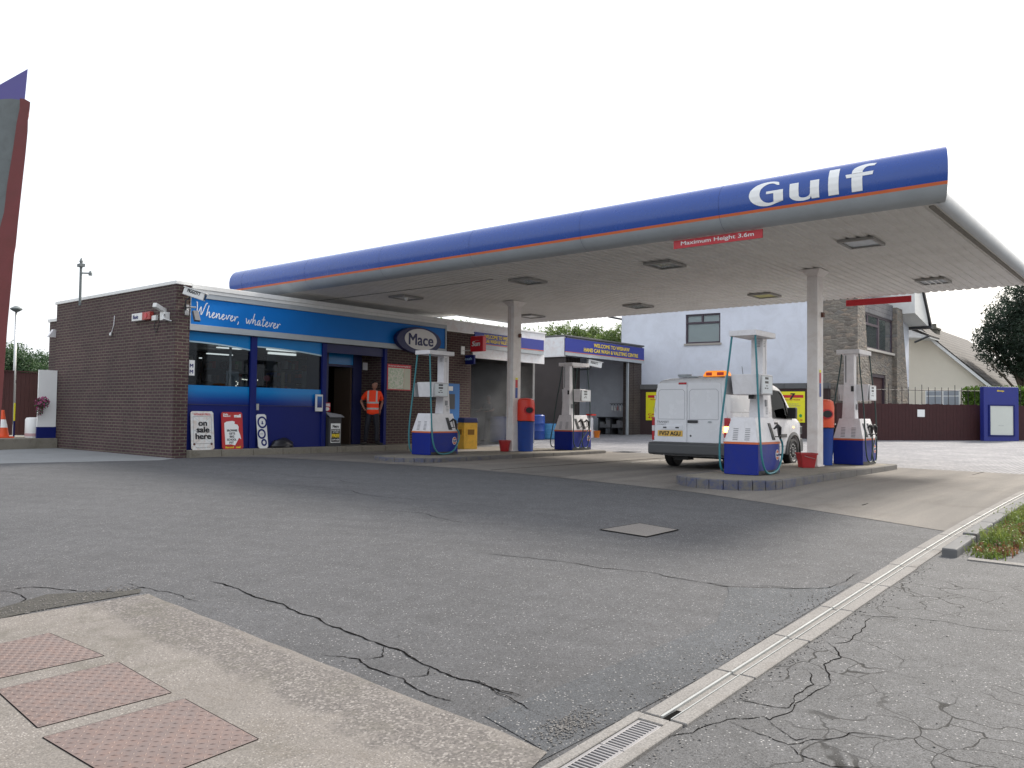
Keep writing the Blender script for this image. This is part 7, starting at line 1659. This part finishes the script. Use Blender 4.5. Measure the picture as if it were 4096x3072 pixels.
def person(label, base, rz, J, shirt, trouser, hips=True, k=1.0, lookr=55):
    t = thing('person', label, 'person', base, rz); M_ = Matrix.Translation(base) @ Matrix.Rotation(rz, 4, 'Z') @ Matrix.Scale(k, 4)
    g = lambda n_: Vector(J[n_])
    mid = lambda a, b_, s=.5: tuple(g(a).lerp(g(b_), s))
    ch = [[('p', J['pelvis'], (.10, .075)), ('w', J['waist'], (.115, .08)), ('c', J['chest'], (.15, .10)), ('nb', J['neck'], (.06, .06)), ('n2', tuple(g('neck')+Vector((.0, -.01, .07))), (.055, .055))]]
    for s in 'RL':
        ch.append(['c', (J['sh'+s], .055), (mid('sh'+s, 'el'+s), .047), ('e'+s, J['el'+s], .038), (mid('el'+s, 'wr'+s, .4), .038), ('w'+s, J['wr'+s], .026)])
        ch.append(['p', (J['hip'+s], .07), (mid('hip'+s, 'kn'+s), .07), (J['kn'+s], .056), (mid('kn'+s, 'an'+s, .35), .055), (J['an'+s], .038)])
        h = g('wr'+s); d = (h-g('el'+s)).normalized(); hd_ = Vector(J['hd'+s]).normalized(); sd_ = d.cross(hd_).normalized()
        palm = h+hd_*.055; 
        ch.append(['w'+s, ('pm'+s, tuple(palm), (.030, .018))])
        for q, L in ((-1.5, .062), (-.5, .075), (.5, .078), (1.5, .066)):
            b0_ = palm+sd_*q*.017+hd_*.02; ch.append(['pm'+s, (tuple(b0_), .010), (tuple(b0_+hd_*L*.5), .009), (tuple(b0_+hd_*L*.8+Vector((0, .012, -.012))), .008), (tuple(b0_+hd_*L+Vector((0, .022, -.02))), .007)])
        tb = h+hd_*.02-sd_*.028; ch.append(['w'+s, (tuple(tb), .011), (tuple(tb+hd_*.03-sd_*.02), .010), (tuple(tb+hd_*.055-sd_*.028), .008)])
    bd = skinmesh('b', ch, None, None, M_)
    # head
    H = g('neck')+Vector((0, -.015, .175)); hm = bmesh.new(); bmesh.ops.create_uvsphere(hm, u_segments=28, v_segments=20, radius=1)
    RH = Matrix.Translation(H) @ Matrix.Rotation(R(lookr), 4, 'Z') @ Matrix.Rotation(R(6), 4, 'X')
    for v_ in hm.verts:
        x, y, z = v_.co
        X = x*.076*(1-.22*max(0, -z)); Y = y*.096*(1-.12*max(0, -z)); Zc = z*.118
        if y < -.2:
            Y -= .008*math.exp(-((z+.78)**2)/.05)*(1 if abs(x) < .5 else .3)               # chin
            Y -= .020*math.exp(-(x/.17)**2-((z+.12)/.20)**2)                               # nose
            Y += .008*(math.exp(-((abs(x)-.38)/.16)**2-((z-.06)/.12)**2))                 # eye sockets
            Y -= .005*math.exp(-(x/.30)**2-((z+.42)/.07)**2)                               # lips
        v_.co = (X, Y, Zc)
    for s in (-1, 1):
        r_ = bmesh.ops.create_icosphere(hm, subdivisions=2, radius=1)
        for v_ in r_['verts']: v_.co = Vector((v_.co.x*.010+s*.078, v_.co.y*.017+.01, v_.co.z*.030-.005))
    hm.transform(RH); hm.transform(M_); me_h = bpy.data.meshes.new('h'); hm.to_mesh(me_h); hm.free()
    bo = join_mesh('body', [bd, me_h], m_skin, t)
    mb = MB(); mb.b.free(); mb.b = bmesh.new(); bmesh.ops.create_uvsphere(mb.b, u_segments=24, v_segments=16, radius=1)
    dl = [v_ for v_ in mb.b.verts if (v_.co.z < .22 and v_.co.y < -.05) or v_.co.z < -.45 or (v_.co.z < .42 and v_.co.y < -.5)]
    bmesh.ops.delete(mb.b, geom=dl, context='VERTS')
    for v_ in mb.b.verts: x, y, z = v_.co; v_.co = Vector((x*.083, y*.104+.003, z*.126+.003))*(1+.02*math.sin(40*x+31*z))
    mb.b.transform(RH); mb.b.transform(M_); mb.build('hair', m_hair, t, smooth=True)
    mb = MB()
    for s in (-1, 1):
        c_ = Vector((s*.030, -.090, .008)); mb.lathe([(.002, 0), (.009, .001), (.002, .004)], 8, M_ @ RH @ Matrix.Translation(c_) @ Matrix.Rotation(R(90), 4, 'X'))
        mb.box(s*.03-.014, s*.03+.014, -.097, -.088, .024, .029, M_ @ RH)
    mb.build('eyes', m_hair, bo)
    # shirt with sleeves
    ch = [[('p', tuple(g('pelvis')+Vector((0, 0, -.13))), (.188, .145)), (tuple(g('pelvis')+Vector((0, 0, .02))), (.185, .142)), (tuple(g('waist')+Vector((0, 0, .0))), (.172, .13)), ('c', tuple(g('chest')+Vector((0, 0, 0))), (.185, .13)), (tuple(g('neck')+Vector((0, 0, -.03))), (.085, .08))]]
    for s in 'RL': ch.append(['c', (tuple(g('sh'+s)+Vector((0, 0, .0))), .088), (mid('sh'+s, 'el'+s, .82), .068)])
    sm_ = skinmesh('s', ch, None, None, M_); join_mesh('shirt', [sm_], shirt, t)
    ch = [[('p', tuple(g('pelvis')+Vector((0, 0, .03))), (.155, .115)), (tuple(g('pelvis')+Vector((0, 0, -.08))), (.14, .11))]]
    ch[0][1] = ('q', ch[0][1][0], ch[0][1][1])
    for s in 'RL': ch.append(['q', (J['hip'+s], .100), (mid('hip'+s, 'kn'+s), .092), (J['kn'+s], .074), (mid('kn'+s, 'an'+s), .070), (tuple(g('an'+s)+Vector((0, 0, -.01))), .064)])
    tm_ = skinmesh('t', ch, None, None, M_); join_mesh('trousers', [tm_], trouser, t)
    for s in 'RL':
        a = g('an'+s); d = Vector(J['ft'+s]).normalized()
        me_ = skinmesh('f', [[(tuple(a-d*.05+Vector((0, 0, -.035))), .042), (tuple(a+d*.05+Vector((0, 0, -.04))), .042), (tuple(a+d*.15+Vector((0, 0, -.05))), (.042, .030)), (tuple(a+d*.20+Vector((0, 0, -.052))), .024)]], None, None, M_, 2); join_mesh('shoe', [me_], m_shoe, t)
    return t
# orange hi-vis shirt with silver tape woven on it
m_hv, n, l, b = nt('orange_work_shirt'); v = coord(n, l); s_ = n.new('ShaderNodeSeparateXYZ'); l.new(v, s_.inputs[0])
def band(src, lo, hi):
    a = n.new('ShaderNodeMath'); a.operation = 'GREATER_THAN'; a.inputs[1].default_value = lo; l.new(src, a.inputs[0]); c_ = n.new('ShaderNodeMath'); c_.operation = 'LESS_THAN'; c_.inputs[1].default_value = hi; l.new(src, c_.inputs[0]); m_ = n.new('ShaderNodeMath'); m_.operation = 'MULTIPLY'; l.new(a.outputs[0], m_.inputs[0]); l.new(c_.outputs[0], m_.inputs[1]); return m_.outputs[0]
def orr(a, b_):
    m_ = n.new('ShaderNodeMath'); m_.operation = 'MAXIMUM'; l.new(a, m_.inputs[0]); l.new(b_, m_.inputs[1]); return m_.outputs[0]
def andd(a, b_):
    m_ = n.new('ShaderNodeMath'); m_.operation = 'MULTIPLY'; l.new(a, m_.inputs[0]); l.new(b_, m_.inputs[1]); return m_.outputs[0]
ax = n.new('ShaderNodeMath'); ax.operation = 'ABSOLUTE'; l.new(s_.outputs[0], ax.inputs[0])
torso = band(ax.outputs[0], -1, .205)
bz = orr(band(s_.outputs[2], 1.175, 1.225), band(s_.outputs[2], 1.005, 1.055)); st_ = andd(band(ax.outputs[0], .10, .145), band(s_.outputs[2], 1.21, 1.7))
l.new(mixc(n, l, orr(andd(bz, torso), st_), (1.0, .055, .004), (.50, .48, .46)), b.inputs['Base Color']); b.inputs['Roughness'].default_value = .7
l.new(mixc(n, l, orr(andd(bz, torso), st_), (1.0, .055, .004), (0, 0, 0)), b.inputs['Emission Color']); b.inputs['Emission Strength'].default_value = 0.0
J = dict(pelvis=(0, 0, .93), waist=(0, 0, 1.08), chest=(.0, .01, 1.32), neck=(.04, 0, 1.48), shR=(-.17, .0, 1.42), elR=(-.34, .06, 1.20), wrR=(-.24, .0, 1.00), hdR=(.75, .2, -.65), shL=(.185, .02, 1.42), elL=(.235, .16, 1.18), wrL=(.20, .10, .99), hdL=(-.3, .2, -.95),
    hipR=(-.09, 0, .86), knR=(-.15, -.02, .48), anR=(-.20, .04, .085), ftR=(-.45, -.75, 0), hipL=(.09, 0, .86), knL=(.13, -.04, .48), anL=(.13, -.02, .085), ftL=(.9, -.35, 0))
PF = at(1488, 1790, 1, VF+.02)
person('man in orange high visibility shirt and black trousers standing outside the shop door', (PF.x, PF.y, FL+.008), R(-50), J, m_hv, m_trouser, k=1.03)
J2 = dict(J); J2.update(elR=(-.30, -.18, 1.22), wrR=(-.28, -.42, 1.12), hdR=(-.5, -.8, 0), elL=(.22, -.15, 1.18), wrL=(.05, -.40, 1.12), hdL=(-.6, -.7, 0), chest=(0, -.04, 1.30), neck=(.0, -.09, 1.45))
P = at(*Z5(350, 1120), 1, 20.6)
person('worker in dark blue clothes holding a spray lance in the car wash steam', (P.x, 20.6, G(P.x, 20.6)), R(-70), J2, pm('navy_overalls', (.015, .02, .05), .8), m_trouser, lookr=-30)
A = at(*Z5(340, 1075), 1, 20.3); B_ = at(*Z5(185, 1080), 1, 20.2)
t = thing('spray_lance', 'pressure washer lance held by the worker in the steam', 'lance', tuple(A)); mb = MB(); mb.tube([A, B_], .012, 6); mb.build('tube', m_metal, t); mb = MB(); mb.tube([A, A+Vector((.1, .05, -.12))], .02, 6); mb.build('grip', m_dark, t)
